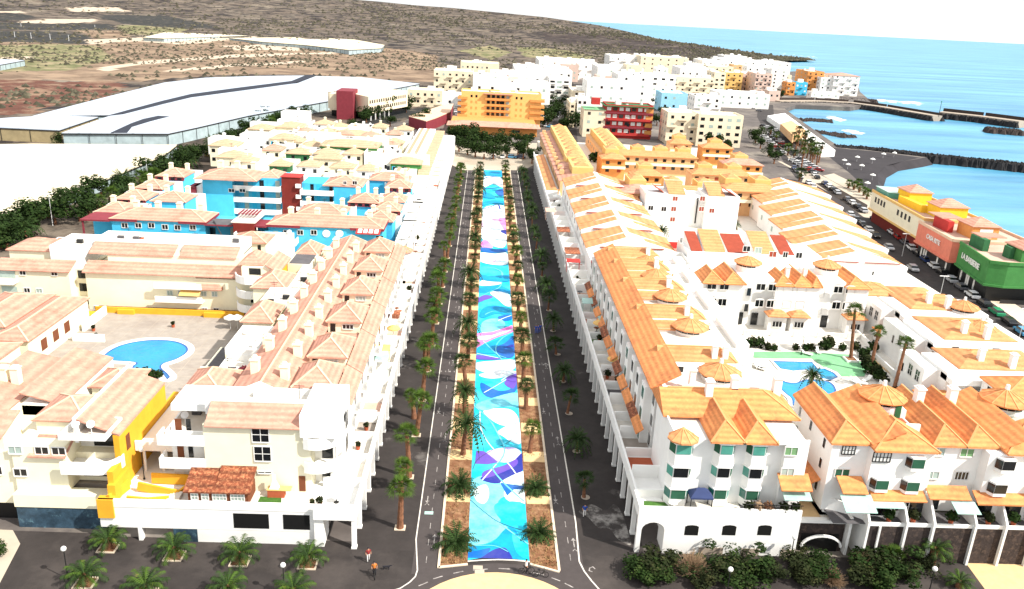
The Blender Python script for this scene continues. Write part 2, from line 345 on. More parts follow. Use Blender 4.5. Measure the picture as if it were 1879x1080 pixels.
class Thing:
    def __init__(s, name, label, cat, loc=(0, 0, 0), group=None, rot=None, kind=None):
        s.e = bpy.data.objects.new(name, None); col.objects.link(s.e)
        s.loc = Vector(loc); s.parts = {}; s.xf = None; s.ang = 0
        if rot:
            cx, cy, a = rot; s.ang = a
            s.xf = Matrix.Translation((cx, cy, 0)) @ Matrix.Rotation(a, 4, 'Z') @ Matrix.Translation((-cx, -cy, 0))
            s.loc = s.xf @ s.loc
        s.e.location = s.loc; s.e.empty_display_size = .5
        tag(s.e, label, cat, group, kind)
    def w(s, p):
        p = Vector(p); return s.xf @ p if s.xf else p
    def mb(s, part, m):
        k = (part, m)
        if k not in s.parts: s.parts[k] = MB()
        return s.parts[k]
    def box(s, part, m, *a):
        if part == 'wall': s.mb(part, m).box(*a, xf=s.xf)
        else: b = MB(); b.box(*a); s.solo(part, m, b)
    def solo(s, part, m, mbd, smooth=False, parent=None):
        """separate part object from an MB given in world coordinates"""
        if s.xf:
            mbd.v = [tuple(s.xf @ Vector(p)) for p in mbd.v]
        o = link(part, mbd.mesh(part, m, s.loc, smooth), s.e if parent is None else None)
        if parent is not None: o.parent = parent
        return o
    def inst(s, part, me, p, rz=0, scale=None, parent=None):
        return link(part, me, parent or s.e, s.w(p) - s.loc, rz + s.ang, scale)
    def clutter(s, x0, y0, x1, y1, z):
        r = random.Random(int(x0 * 7 + y0 * 13)); w, d = x1 - x0, y1 - y0
        if w < 1.2 or d < 1.2: return
        for _ in range(min(5, 1 + int(w * d / 14))):
            x, y = r.uniform(x0 + .5, x1 - .5), r.uniform(y0 + .5, y1 - .5); k = r.random(); b = MB()
            if k < .4: b.box(x - .5, y - .3, z, x + .5, y + .3, z + .7); s.solo('air_conditioner', r.choice(['metal_white', 'metal_dark', 'terrace_grey']), b)
            elif k < .6: b.cyl(x, y, z, z + 1.0, .04, .04, 5); b.cyl(0, 0, 0, .05, .45, .45, 9, xf=Matrix.Translation((x, y, z + 1.2)) @ Matrix.Rotation(.9, 4, 'X')); s.solo('satellite_dish', 'metal_white', b)
            elif k < .8: b.box(x - .6, y - .6, z, x + .6, y + .6, z + .25); s.solo('skylight', r.choice(['glass_dark', 'terrace_red']), b)
            else: b.cyl(x, y, z, z + 2.6, .04, .03, 5); b.box(x - .6, y - .03, z + 2.3, x + .6, y + .03, z + 2.36); b.box(x - .4, y - .03, z + 2.0, x + .4, y + .03, z + 2.06); s.solo('aerial', 'metal_dark', b)
    # ---- architecture
    def win(s, x, y, z, face='S', w=1.3, h=1.2, nx=2, ny=1, gm='glass_dark', fm='frame', arch=False, pane=True, name='window'):
        o = s.inst(name, win_mesh(w, h, nx, ny, fm, arch), (x, y, z), ROT[face])
        pa = link('pane', pane_mesh(w, h, gm, arch), o)
        return o
    def dark(s, x, y, z, face='S', w=1.3, h=1.2, gm='glass_dark', name='window', label=None):
        o = s.inst(name, pane_mesh(w, h, gm), (x, y, z), ROT[face])
        return o
    def chimney(s, x, y, z, h=1.6, w=.7, m='white', dome=False):
        b = MB(); b.box(x - w / 2, y - w / 2, z - .6, x + w / 2, y + w / 2, z + h)
        b.box(x - w / 2 - .1, y - w / 2 - .1, z + h, x + w / 2 + .1, y + w / 2 + .1, z + h + .12)
        if dome: b.cyl(x, y, z + h + .12, z + h + .55, w / 2, w / 4, 8)
        else: b.box(x - w / 2 + .1, y - w / 2 + .1, z + h + .12, x + w / 2 - .1, y + w / 2 - .1, z + h + .3)
        s.solo('chimney', m, b)
    def body(s, m, x0, y0, x1, y1, z0, z1): s.box('wall', m, x0, y0, z0, x1, y1, z1)
    def parapet(s, m, x0, y0, x1, y1, z, h=.9, t=.2, part='parapet', fl='terrace_white', floor=True):
        b = MB(); o = [(x0, y0), (x1, y0), (x1, y1), (x0, y1)]; q = [(x0 + t, y0 + t), (x1 - t, y0 + t), (x1 - t, y1 - t), (x0 + t, y1 - t)]
        b.add([(p[0], p[1], z) for p in o] + [(p[0], p[1], z + h) for p in o] + [(p[0], p[1], z + h) for p in q] + [(p[0], p[1], z) for p in q],
              [f for i in range(4) for j in ((i + 1) % 4,) for f in ((i, j, 4 + j, 4 + i), (4 + i, 4 + j, 8 + j, 8 + i), (8 + i, 8 + j, 12 + j, 12 + i))])
        s.solo(part, m, b); s.clutter(x0 + t, y0 + t, x1 - t, y1 - t, z)
        if floor: s.box('terrace_floor', fl, x0 + t, y0 + t, z, x1 - t, y1 - t, z + .02)
    def hip(s, m, x0, y0, x1, y1, z, h, axis='x', cap=None, hips=(1, 1), over=.35):
        x0 -= over; x1 += over; y0 -= over; y1 += over
        b = MB(); a, c = b.hip(x0, y0, x1, y1, z, h, axis, hips=hips); 
        r = s.solo('roof', m, b)
        if cap:
            k = MB(); w = .22
            if (Vector(a) - Vector(c)).length > .3: k.bar(a, c, w, .14)
            if axis == 'x':
                ends = [((x0, y0, z), a, hips[0]), ((x0, y1, z), a, hips[0]), ((x1, y0, z), c, hips[1]), ((x1, y1, z), c, hips[1])]
            else:
                ends = [((x0, y0, z), a, hips[0]), ((x1, y0, z), a, hips[0]), ((x0, y1, z), c, hips[1]), ((x1, y1, z), c, hips[1])]
            for p, q, f in ends:
                k.bar(p, q, w, .12)
            s.solo('ridge_cap', cap, k, parent=r)
        return r
    def shed(s, m, x0, y0, x1, y1, za, zb, axis='y', part='roof'):
        b = MB(); b.slope(x0, y0, x1, y1, za, zb, axis); return s.solo(part, m, b)
    def balcony(s, x0, y0, x1, y1, z, m='white', h=1.0, t=.18, round_=0, part='balcony'):
        """slab with solid parapet on the outside; round_: radius of the front right corner"""
        b = MB(); b.box(x0, y0, z - .25, x1, y1, z)
        b.box(x0, y0 - t, z - .25, x1, y0, z + h); b.box(x0 - t, y0 - t, z - .25, x0, y1, z + h); b.box(x1, y0 - t, z - .25, x1 + t, y1, z + h)
        s.solo(part, m, b)
    def cbalcony(s, cx, cy, r, z, a0, a1, m='white', h=1.0, n=10, t=.18):
        b = MB(); A = [a0 + (a1 - a0) * i / n for i in range(n + 1)]
        o = [(cx + r * math.cos(a), cy + r * math.sin(a)) for a in A]; i_ = [(cx + (r - t) * math.cos(a), cy + (r - t) * math.sin(a)) for a in A]
        b.prism([(cx, cy)] + o, z - .25, z)
        for k in range(n): b.prism([i_[k], o[k], o[k + 1], i_[k + 1]], z, z + h)
        s.solo('balcony', m, b)
    def rotunda(s, x, y, r, z, h=1.6, rm='roof_orange', m='white', hr=1.4, slots=True):
        b = MB(); b.cyl(x, y, z, z + h, r, r, 16); o = s.solo('rotunda_wall', m, b)
        if slots:
            k = MB()
            for i in range(16):
                if i > 12: continue
                a = 2 * PI * (i + .5) / 16; rr = r * math.cos(PI / 16) + .02; u = (-math.sin(a), math.cos(a))
                wd = r * math.sin(PI / 16) * .95
                c = (x + rr * math.cos(a), y + rr * math.sin(a))
                k.add([(c[0] - u[0] * wd, c[1] - u[1] * wd, z + h - .55), (c[0] + u[0] * wd, c[1] + u[1] * wd, z + h - .55), (c[0] + u[0] * wd, c[1] + u[1] * wd, z + h - .12), (c[0] - u[0] * wd, c[1] - u[1] * wd, z + h - .12)], [(0, 1, 2, 3)])
            s.solo('vent_slots', 'glass_dark', k, parent=o)
        c = MB(); n = 12; R = r + .45; z1 = z + h
        ring = [(x + R * math.cos(2 * PI * i / n), y + R * math.sin(2 * PI * i / n), z1) for i in range(n)]
        ring2 = [(p[0], p[1], z1 - .15) for p in ring]
        c.add(ring + ring2 + [(x, y, z1 + hr)], [(i, (i + 1) % n, 2 * n) for i in range(n)] + [(n + i, n + (i + 1) % n, (i + 1) % n, i) for i in range(n)] + [tuple(range(n, 2 * n))[::-1]])
        ro = s.solo('cone_roof', rm, c)
        k = MB()
        for p in ring: k.bar(p, (x, y, z1 + hr), .14, .10)
        s.solo('ridge_cap', 'cap_orange', k, parent=ro)
        kk = MB(); kk.cyl(x, y, z1 + hr - .1, z1 + hr + .5, .28, .2, 8); s.solo('finial', 'white', kk, parent=ro)
    def done(s):
        for (part, m), b in s.parts.items():
            me = b.mesh(part, m, s.loc); link(part, me, s.e)
        return s.e
for k_ in ('net_white', 'net_cream'):
    t_ = M[k_].node_tree; b_ = t_.nodes['Principled BSDF']; o_ = b_.inputs['Base Color'].links[0].from_socket
    br = t_.nodes.new('ShaderNodeTexBrick'); g_ = t_.nodes.new('ShaderNodeNewGeometry'); t_.links.new(g_.outputs['Position'], br.inputs[0])
    for n_, v_ in (('Scale', 1.0), ('Brick Width', 14.0), ('Row Height', 5.0), ('Mortar Size', .14), ('Mortar Smooth', .3)): br.inputs[n_].default_value = v_
    br.inputs['Color1'].default_value = (1, 1, 1, 1); br.inputs['Color2'].default_value = (.86, .88, .9, 1); br.inputs['Mortar'].default_value = (.55, .58, .62, 1)
    m_ = t_.nodes.new('ShaderNodeMix'); m_.data_type = 'RGBA'; m_.blend_type = 'MULTIPLY'; m_.inputs[0].default_value = .8
    t_.links.new(o_, m_.inputs[6]); t_.links.new(br.outputs[0], m_.inputs[7]); t_.links.new(m_.outputs[2], b_.inputs['Base Color'])
# ================================================================== SETTING
def PX(lst, z=0.0): return [tuple(P(a, b, z))[:2] for a, b in lst]
# sea
b = MB(); b.sheet([(-9000, -200), (9000, -200), (9000, 9500), (-9000, 9500)], -3.0)
struct('sea', b, 'sea', 'pale blue sea reaching to the horizon beyond the harbour')
# land
coast = [(-1500, 15), (133, 15), (133, 200), (137, 262), (144, 290)] + PX([(1606, 326), (1612, 311), (1635, 299), (1680, 292), (1700, 288), (1600, 276), (1540, 268), (1512, 250), (1480, 228), (1455, 210), (1440, 199), (1460, 192), (1560, 196), (1600, 190), (1590, 178), (1578, 168), (1572, 150), (1480, 128)]) + [(330, 1000), (-1500, 1000)]
b = MB(); b.prism(coast, -6, 0.0)
struct('ground', b, 'town_ground', 'flat ground of the town between the slopes and the coast')
# black beach
sand = PX([(1500, 280), (1530, 271), (1600, 277), (1690, 289), (1655, 296), (1625, 304), (1610, 318), (1612, 345), (1625, 365)], 0) + [(133, 262)]
b = MB(); b.sheet(sand, 0.012); struct('beach', b, 'black_sand', 'dark volcanic sand beach beside the rocky breakwater')
sh = [Vector((133, 230, 0)), Vector((137, 262, 0)), Vector((144, 290, 0))] + [P(*q) for q in ((1606, 326), (1612, 311), (1635, 299), (1680, 292), (1700, 288))]
b = MB(); o_ = []
for i, p in enumerate(sh):
    d = (sh[min(i + 1, 7)] - sh[max(i - 1, 0)]).normalized(); o_.append(p + Vector((d.y * 4, -d.x * 4, -3.3)))
b.add([(p.x, p.y, .02) for p in sh] + o_, [(i, 8 + i, 9 + i, i + 1) for i in range(7)]); struct('beach', b, 'black_sand', 'dark sand slope running down into the water')
# hill slopes : loft from foot to skyline
hill_mat = mat('scrub_hill', (.115, .088, .066), rough=1, var=.5, scale=.05, bump=1.0, bscale=.35, c2=(.018, .013, .012), c2pos=(.47, .55), c2scale=.035)
_t = hill_mat.node_tree; _b = _t.nodes['Principled BSDF']
_g = _n(_t, 'ShaderNodeNewGeometry'); _ng = _n(_t, 'ShaderNodeTexNoise', Scale=.016, Detail=9.0, Roughness=.8); _t.links.new(_g.outputs['Position'], _ng.inputs[0])
_rg = _t.nodes.new('ShaderNodeValToRGB'); _rg.color_ramp.elements[0].position = .52; _rg.color_ramp.elements[1].position = .64; _rg.color_ramp.elements[1].color = (.7, .7, .7, 1)
_t.links.new(_ng.outputs[0], _rg.inputs[0])
_mg = _t.nodes.new('ShaderNodeMix'); _mg.data_type = 'RGBA'; _old = _b.inputs['Base Color'].links[0].from_socket
_t.links.new(_rg.outputs[0], _mg.inputs[0]); _t.links.new(_old, _mg.inputs[6]); _mg.inputs[7].default_value = (.24, .20, .15, 1)
_t.links.new(_mg.outputs[2], _b.inputs['Base Color'])
mat('farm_soil', (.13, .085, .055), rough=1, var=.5, scale=.10, c2=(.27, .19, .125), c2pos=(.42, .60), c2scale=.03)
mat('red_earth', (.10, .036, .022), rough=1, var=.4, scale=.15, bump=.6, c2=(.22, .14, .09), c2pos=(.48, .58), c2scale=.05)
mat('crop_green', (.11, .115, .045), rough=1, var=.5, scale=.25, c2=(.26, .21, .12), c2pos=(.46, .58), c2scale=.06)
mat('crop_dark', (.022, .022, .020), rough=1, var=.5, scale=.3, c2=(.14, .11, .08), c2pos=(.56, .66), c2scale=.08)
mat('track', (.46, .37, .28), rough=1, var=.15, scale=.1)
mat('lava_dark', (.030, .020, .018), rough=1, var=.5, scale=.08, bump=1, bscale=.4, c2=(.13, .10, .075), c2pos=(.52, .66), c2scale=.03)
REG = [('crop_dark', [(-40, 24), (38, 25), (60, 30), (40, 38), (-40, 38)]), ('crop_dark', [(185, 27), (300, 28), (387, 46), (395, 52), (300, 51), (230, 44), (185, 34)]), ('crop_dark', [(-40, 40), (100, 42), (205, 44), (215, 53), (100, 54), (-40, 53)]),
       ('crop_dark', [(-40, 57), (100, 58), (160, 64), (158, 80), (60, 77), (-40, 76)]), ('crop_green', [(219, 46), (300, 46), (340, 54), (330, 63), (230, 62)]), ('farm_soil', [(127, 56), (233, 56), (240, 68), (165, 70), (160, 62)]),
       ('track', [(36, 37), (84, 36), (84, 43), (36, 44)]), ('track', [(84, 34), (175, 33), (175, 40), (84, 42)]), ('track', [(127, 14), (209, 14), (240, 20), (127, 22)]), ('track', [(-20, 20), (40, 20), (40, 23), (-20, 23)]),
       ('track', [(158, 72), (260, 68), (330, 72), (470, 66), (470, 71), (330, 80), (260, 76), (160, 80)]), ('track', [(0, 106), (60, 103), (60, 108), (0, 113)]), ('track', [(180, 125), (260, 112), (420, 100), (620, 94), (620, 97), (420, 105), (260, 118), (190, 131)]),
       ('track', [(400, 84), (500, 80), (560, 84), (550, 92), (440, 92)]), ('track', [(300, 128), (420, 118), (560, 112), (560, 115), (420, 122), (305, 132)]),
       ('track', [(-200, 106), (60, 103), (60, 108), (-200, 113)]), ('red_earth', [(-40, 148), (60, 146), (120, 150), (205, 147), (232, 158), (195, 178), (120, 192), (60, 207), (-40, 215)]), ('crop_green', [(-40, 82), (100, 80), (180, 84), (210, 110), (120, 128), (-40, 132)]),
       ('farm_soil', [(-40, 76), (158, 80), (400, 72), (700, 86), (800, 100), (820, 150), (700, 150), (560, 136), (400, 138), (230, 150), (60, 146), (-40, 148)]), ('crop_green', [(840, 92), (900, 82), (940, 96), (900, 110)]), ('crop_green', [(950, 84), (1040, 92), (1090, 104), (1060, 116), (960, 104)]),
       ('lava_dark', [(1000, 60), (1100, 60), (1200, 74), (1500, 100), (1500, 125), (1250, 125), (1150, 92), (1000, 76)])]
def inpoly(x, y, pl):
    c = False; j = len(pl) - 1
    for i in range(len(pl)):
        if (pl[i][1] > y) != (pl[j][1] > y) and x < (pl[j][0] - pl[i][0]) * (y - pl[i][1]) / (pl[j][1] - pl[i][1]) + pl[i][0]: c = not c
        j = i
    return c
RT = RM.transposed()
def pix(p):
    c = RT @ Vector((p[0], p[1], p[2] - CAM_H)); return CX + FPX * c.x / c.z, CY + FPX * c.y / c.z
SKY = [(-900, -150, 2700), (-300, -90, 2700), (0, -58, 2700), (400, -22, 2600), (690, 2, 2500), (760, 9, 2450), (830, 14, 2400), (900, 21, 2350), (1000, 31, 2250), (1100, 46, 2150), (1150, 57, 2050), (1200, 69, 1950), (1300, 85, 1780), (1400, 98, 1640), (1484, 110, 1530)]
def skyp(u):
    x = u * (len(SKY) - 1); i = min(int(x), len(SKY) - 2); f = x - i
    a, c = SKY[i], SKY[i + 1]; px, py, D = [a[k] + (c[k] - a[k]) * f for k in range(3)]
    r = RM @ Vector((px - CX, py - CY, FPX)); t = D / r.y
    return Vector((r.x * t, D, 55 + r.z * t))
def hill(u, s):
    F = skyp(u)
    nx = -1150 + 1450 * min(u / .8, 1.0); ny = 430 + 520 * min(u / .8, 1.0) ** 1.3
    if u > .8:
        w_ = (u - .8) / .2; nx += (F.x - nx) * w_ ** 1.2; ny += (F.y - 30 - ny) * w_ ** 1.2
    x = nx + (F.x - nx) * s; y = ny + (F.y - ny) * s
    amp = (1.0 + 7 * s) * (1 if u < .9 else max(.25, (1 - u) * 10))
    n = noise.fractal(Vector((x * .006, y * .006, 3.1)), 1.0, 2.0, 5) * amp * (1 - s ** 6)
    z = F.z * s ** 2.1 + max(-.6, n) * min(1, s * 6) + .05
    if u > .93: z = max(z, -2.0 + 3.0 * s)
    return Vector((x, y, z))
NU, NS = 460, 210
b = MB()
vs = []
for j in range(NS + 1):
    s_ = (j / NS) ** 1.25
    for i in range(NU + 1): vs.append(hill(i / NU, s_))
for i in range(NU + 1):
    p = hill(i / NU, 1.0); vs.append(Vector((p.x * 1.02, p.y + 60, -12)))
for i in range(NU + 1): pass
fs = [(j * (NU + 1) + i, j * (NU + 1) + i + 1, (j + 1) * (NU + 1) + i + 1, (j + 1) * (NU + 1) + i) for j in range(NS + 1) for i in range(NU)]
b.add(vs, fs); HM = [hill_mat] + sorted({r[0] for r in REG}); hi = {m_: i for i, m_ in enumerate(HM) if isinstance(m_, str)}
def regions(b):
    for k_, f_ in enumerate(b.f):
        c_ = sum((Vector(b.v[q]) for q in f_), Vector()) / 4; X_, Y_ = pix(c_); X_ += 9 * noise.noise(c_ * .02); Y_ += 2.2 * noise.noise(c_ * .015 + Vector((9, 0, 0)))
        for m_, pl_ in REG:
            if inpoly(X_, Y_, pl_): b.mi[k_] = hi[m_]; break
regions(b)
struct('hill', b, HM, 'rough lava slope with scrub running down to the headland', smooth=True)
mat('scrub_leaf', (.045, .042, .026), rough=1, var=.5, scale=.1, c2=(.12, .105, .07), c2pos=(.5, .6), c2scale=.06)
rnd = random.Random(3)
def clumps(pts, seed=0):
    m_ = MB(); r_ = random.Random(seed)
    for (p, s_) in pts:
        n_ = r_.randint(5, 6); a0 = r_.random() * 6
        ring = [(p[0] + s_ * math.cos(a0 + 2 * PI * k / n_) * r_.uniform(.7, 1.2), p[1] + s_ * math.sin(a0 + 2 * PI * k / n_) * r_.uniform(.7, 1.2), p[2] - .2 + s_ * .25 * r_.random()) for k in range(n_)]
        top = (p[0], p[1], p[2] + s_ * r_.uniform(.6, 1.0))
        m_.add(ring + [top], [(k, (k + 1) % n_, n_) for k in range(n_)])
    return m_
pts = []
for _ in range(22000):
    u = rnd.random() ** .9; s_ = rnd.random() ** 1.6; p = hill(u, s_ * .98)
    if noise.noise(Vector((p.x * .004, p.y * .004, 0))) > rnd.uniform(-.5, .35): pts.append((p, rnd.uniform(.7, 2.2) * (1 + 1.1 * s_)))
tag(link('scrub', clumps(pts).mesh('scrub', 'scrub_leaf')), 'dark low scrub bushes dotted over the lava slope', 'scrub', kind='stuff')

# farmland sheets on the left plain
b = MB()
for j in range(130):
    for i in range(240):
        x, y = -1300 + 6.2 * i, 130 + 6.6 * j
        if x < -70 - 25 * min(1, max(0, (y - 120) / 180)) + max(0, y - 300) * .32 + (10 if y > 300 else 0): b.add([(x, y, .02), (x + 6.2, y, .02), (x + 6.2, y + 6.6, .02), (x, y + 6.6, .02)], [(0, 1, 2, 3)])
regions(b); struct('farmland', b, HM, 'dry brown farmland behind the greenhouses')
pts = []
for _ in range(2600):
    px = rnd.uniform(-40, 820); py = rnd.uniform(60, 200) if px < 560 else rnd.uniform(90, 150)
    p = P(px, py, 0)
    if noise.noise(Vector((p.x * .012, p.y * .012, 5))) > rnd.uniform(-.25, .4): pts.append((p, rnd.uniform(.8, 2.6)))
tag(link('scrub', clumps(pts, 4).mesh('scrub', 'scrub_leaf')), 'dark shrubs scattered over the dry farmland', 'scrub', kind='stuff')

# greenhouses
def greenhouse(label, pl, z, m='net_white', side='net_side', posts=True):
    q = [P(a, c, z) for a, c in pl]
    t = Thing('greenhouse', label, 'greenhouse', (q[0].x, q[0].y, 0))
    pp = [(v.x, v.y) for v in q]; a = MB(); a.prism(pp, z - .25, z); t.solo('net_roof', m, a)
    c = [sum(v[0] for v in pp) / len(pp), sum(v[1] for v in pp) / len(pp)]
    ins = [(v[0] + (c[0] - v[0]) * .004, v[1] + (c[1] - v[1]) * .004) for v in pp]
    a = MB(); a.prism(ins, 0, z - .25); t.solo('net_wall', side, a)
    k = MB()
    for i in range(len(pp)):
        p0, p1 = pp[i], pp[(i + 1) % len(pp)]; L = math.hypot(p1[0] - p0[0], p1[1] - p0[1]); n = max(1, int(L / 8))
        k.bar((p0[0], p0[1], z - .45), (p1[0], p1[1], z - .45), .25, .35)
        for j in range(n):
            x = p0[0] + (p1[0] - p0[0]) * j / n; y = p0[1] + (p1[1] - p0[1]) * j / n; k.box(x - .08, y - .08, 0, x + .08, y + .08, z - .3)
    t.solo('edge_frame', 'metal_dark', k)
    return t.done()
greenhouse('large white netted greenhouse, its upper half left of the long dark gap', [(60, 212), (180, 181), (301, 151), (377, 142), (470, 139), (566, 138), (535, 150), (430, 163), (340, 175), (290, 186), (202, 210)], 5)
greenhouse('largest white netted greenhouse with a short dark gap, nearest the housing', [(113, 243), (198, 213), (216, 208), (300, 189), (350, 177), (440, 165), (546, 152), (580, 139), (660, 141), (770, 153), (690, 168), (600, 185), (456, 211), (360, 233), (308, 244)], 5)
greenhouse('small white netted greenhouse with tan side walls at the left edge', [(0, 233), (-120, 226), (20, 215), (100, 211), (180, 214), (108, 238)], 5, side='net_side_tan')
greenhouse('low cream net covering the field behind the row of trees', [(-260, 268), (60, 263), (325, 265), (300, 285), (210, 322), (100, 366), (0, 398), (-260, 470)], 3.0, m='net_cream')
greenhouse('long cream netted greenhouse on the far plain below the slope', [(262, 68), (300, 59), (480, 52), (560, 50), (612, 56), (610, 66), (480, 64), (300, 70)], 6, m='net_cream')
greenhouse('pale netted greenhouse stretching right of the far long one', [(420, 69), (560, 68), (650, 72), (706, 82), (700, 88), (640, 91), (560, 82), (480, 76)], 6, m='net_cream')
greenhouse('thin white greenhouse high on the left beside the dark terrace', [(120, 38), (190, 35), (190, 40), (122, 43)], 4)
greenhouse('small white netted greenhouse at the left edge above the tan field', [(-60, 112), (0, 108), (45, 110), (0, 118), (-60, 120)], 4)
mat('gap_dark', (.018, .022, .035), var=.2)  # dark sheets added on the roofs to stand in for the dark gaps
for pl_, lab_ in (([(203, 243), (240, 226), (262, 218), (290, 212), (310, 213), (275, 222), (242, 232), (233, 243)], 'short dark strip added for the gap in the nearest greenhouse roof'), ([(196, 212), (240, 200), (300, 184), (350, 172), (440, 160), (535, 148), (562, 137), (580, 137), (560, 146), (535, 153), (440, 166), (350, 178), (300, 190), (225, 209)], 'long dark strip added for the gap winding between the two big greenhouses')):
    b = MB(); b.prism(PX(pl_, 5.1), 4.9, 5.12); tag(link('gap_strip', b.mesh('gap_strip', 'gap_dark')), lab_, 'gap strip')

# breakwaters and rocks
def rock_bank(name, pl, w, z, label, m='breakwater_rock', road=None, step=1.0):
    pts = [P(a, c, 0) for a, c in pl]; t = Thing(name, label, 'breakwater' if name == 'breakwater' else 'rocks', (pts[0].x, pts[0].y, -3))
    k = MB(); r_ = random.Random(len(pl) * 7 + int(w))
    for i in range(len(pts) - 1):
        p, q = pts[i], pts[i + 1]; L = (q - p).length; d = (q - p) / L; nrm = Vector((-d.y, d.x, 0))
        n = int(L / step)
        for j in range(n):
            c0 = p + d * (L * j / n)
            for o_ in ((-1, 1) if road else (-1, -.5, 0, .5, 1)):
                s_ = r_.uniform(.8, 1.9); c = c0 + nrm * o_ * w * .5 * r_.uniform(.9, 1.25); h_ = z * r_.uniform(.75, 1.1) if (road is None) else z * r_.uniform(.5, .9)
                a0 = r_.random() * 6; ring = [(c.x + s_ * math.cos(a0 + 2 * PI * q_ / 5) * r_.uniform(.7, 1.2), c.y + s_ * math.sin(a0 + 2 * PI * q_ / 5) * r_.uniform(.7, 1.2)) for q_ in range(5)]
                k.add([(c.x + (a[0] - c.x) * 1.9, c.y + (a[1] - c.y) * 1.9, -4) for a in ring] + [(c.x + (a[0] - c.x) * .5, c.y + (a[1] - c.y) * .5, h_ + r_.uniform(-.9, .1)) for a in ring], [(5, 6, 7, 8, 9)] + [(q_, (q_ + 1) % 5, 5 + (q_ + 1) % 5, 5 + q_) for q_ in range(5)])
    o = t.solo('rock_armour', m, k); tag(o, kind='stuff')
    if road:
        k = MB()
        for i in range(len(pts) - 1):
            p, q = pts[i], pts[i + 1]; d = (q - p).normalized(); nrm = Vector((-d.y, d.x, 0)) * w * .42
            a = [p + nrm, q + nrm, q - nrm, p - nrm]; k.prism([(v.x, v.y) for v in a], -4, z + .01 * i)
        t.solo('quay', 'concrete', k)
        k = MB()
        for i in range(len(pts) - 1):
            p, q = pts[i], pts[i + 1]; d = (q - p).normalized(); nrm = Vector((-d.y, d.x, 0)) * w * .44
            k.bar((p + nrm) + Vector((0, 0, z + road / 2)), (q + nrm) + Vector((0, 0, z + road / 2)), .8, road)
        t.solo('sea_wall', 'lava_stone', k)
    return t.done()
rock_bank('breakwater', [(1425, 186), (1500, 186), (1560, 189), (1620, 197), (1720, 214)], 10, .8, 'long concrete harbour breakwater leaving the town', road=1.6)
rock_bank('breakwater', [(1726, 208), (1800, 216), (1876, 226)], 12, 1.5, 'outer end of the harbour breakwater with a dark wall', road=2.2)
rock_bank('breakwater', [(1535, 268), (1600, 273), (1700, 284), (1800, 294), (1900, 304), (1990, 314)], 7, .9, 'dark boulder breakwater sheltering the black beach')
rock_bank('rock_outcrop', [(1440, 212), (1480, 211), (1530, 215)], 12, -2.2, 'flat black rocks awash in the harbour nearest the old quay', 'lava_stone')
rock_bank('rock_outcrop', [(1475, 232), (1520, 235), (1562, 243)], 9, -2.0, 'low black rocks with surf halfway to the boulder breakwater', 'lava_stone')
rock_bank('rock_outcrop', [(1500, 178), (1560, 180), (1610, 184)], 20, .3, 'black shore rocks below the end apartment building', 'lava_stone')
rock_bank('rock_outcrop', [(1812, 233), (1876, 238)], 12, .2, 'black rocks piled at the head of the breakwater', 'lava_stone')
mat('foam', (.80, .84, .86), rough=.7, var=.1)
def foam(pl, lab):
    k = MB(); r_ = random.Random(int(pl[0][0]))
    for i in range(len(pl) - 1):
        for j in range(26):
            f = r_.random(); x = pl[i][0] + (pl[i + 1][0] - pl[i][0]) * f; y = pl[i][1] + (pl[i + 1][1] - pl[i][1]) * f + r_.gauss(0, 1.2)
            p = P(x, y, -2.9); a = r_.uniform(1.2, 4.5); c = r_.uniform(1, 3)
            k.sheet([(p.x + a * math.cos(2 * PI * q / 7) * r_.uniform(.7, 1.2), p.y + c * math.sin(2 * PI * q / 7) * r_.uniform(.7, 1.2)) for q in range(7)], -2.95 + .004 * (j % 9))
    struct('surf', k, 'foam', lab)
foam([(1610, 182), (1640, 186), (1690, 190)], 'white surf breaking off the end apartment building')
foam([(1552, 238), (1580, 244)], 'small white surf patch on the harbour rocks')
foam([(1500, 105), (1470, 102), (1430, 98)], 'white surf around the headland tip')
foam([(1525, 214), (1545, 220)], 'thin surf beside the flat black rocks')
foam([(1625, 345), (1640, 352)], 'surf line on the black beach')
def smooth_(pl, n=4):
    o = []
    N = len(pl)
    for i in range(N):
        p0, p1, p2, p3 = pl[i - 1], pl[i], pl[(i + 1) % N], pl[(i + 2) % N]
        for j in range(n):
            t_ = j / n; o.append(tuple(.5 * (2 * p1[a] + (p2[a] - p0[a]) * t_ + (2 * p0[a] - 5 * p1[a] + 4 * p2[a] - p3[a]) * t_ ** 2 + (3 * p1[a] - p0[a] - 3 * p2[a] + p3[a]) * t_ ** 3) for a in (0, 1)))
    return o
# ================================================================== AVENUE
b = MB(); b.sheet([(-75, 15), (60, 15), (60, 74.6), (-75, 76)], .004); struct('plaza', b, 'plaza', 'dark tarmac plaza with palm beds in front of the buildings')
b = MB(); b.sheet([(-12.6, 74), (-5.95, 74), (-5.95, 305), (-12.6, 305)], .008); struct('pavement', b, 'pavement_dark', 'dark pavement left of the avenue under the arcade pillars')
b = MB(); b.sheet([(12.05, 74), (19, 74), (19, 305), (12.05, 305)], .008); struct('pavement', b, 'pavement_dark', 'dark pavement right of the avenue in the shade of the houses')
b = MB(); b.sheet([(-5.95, 70.2), (-3.2, 70.2), (-3.2, 310), (-5.95, 310)], .012); struct('cycle_lane', b, 'cycle_lane', 'grey two-way cycle lane left of the painted walk')
b = MB(); b.sheet([(9.4, 70.4), (12.05, 70.4), (12.05, 310), (9.4, 310)], .012); struct('cycle_lane', b, 'cycle_lane', 'grey two-way cycle lane right of the painted walk')
b = MB(); b.sheet(PX([(765, 1052), (800, 1046), (850, 1037), (910, 1033), (970, 1037), (1024, 1047), (1062, 1036), (1100, 1080), (1140, 1130), (700, 1130), (735, 1079)]), .016); struct('cycle_lane', b, 'cycle_lane', 'curved cycle lane crossing in front of the painted walk')
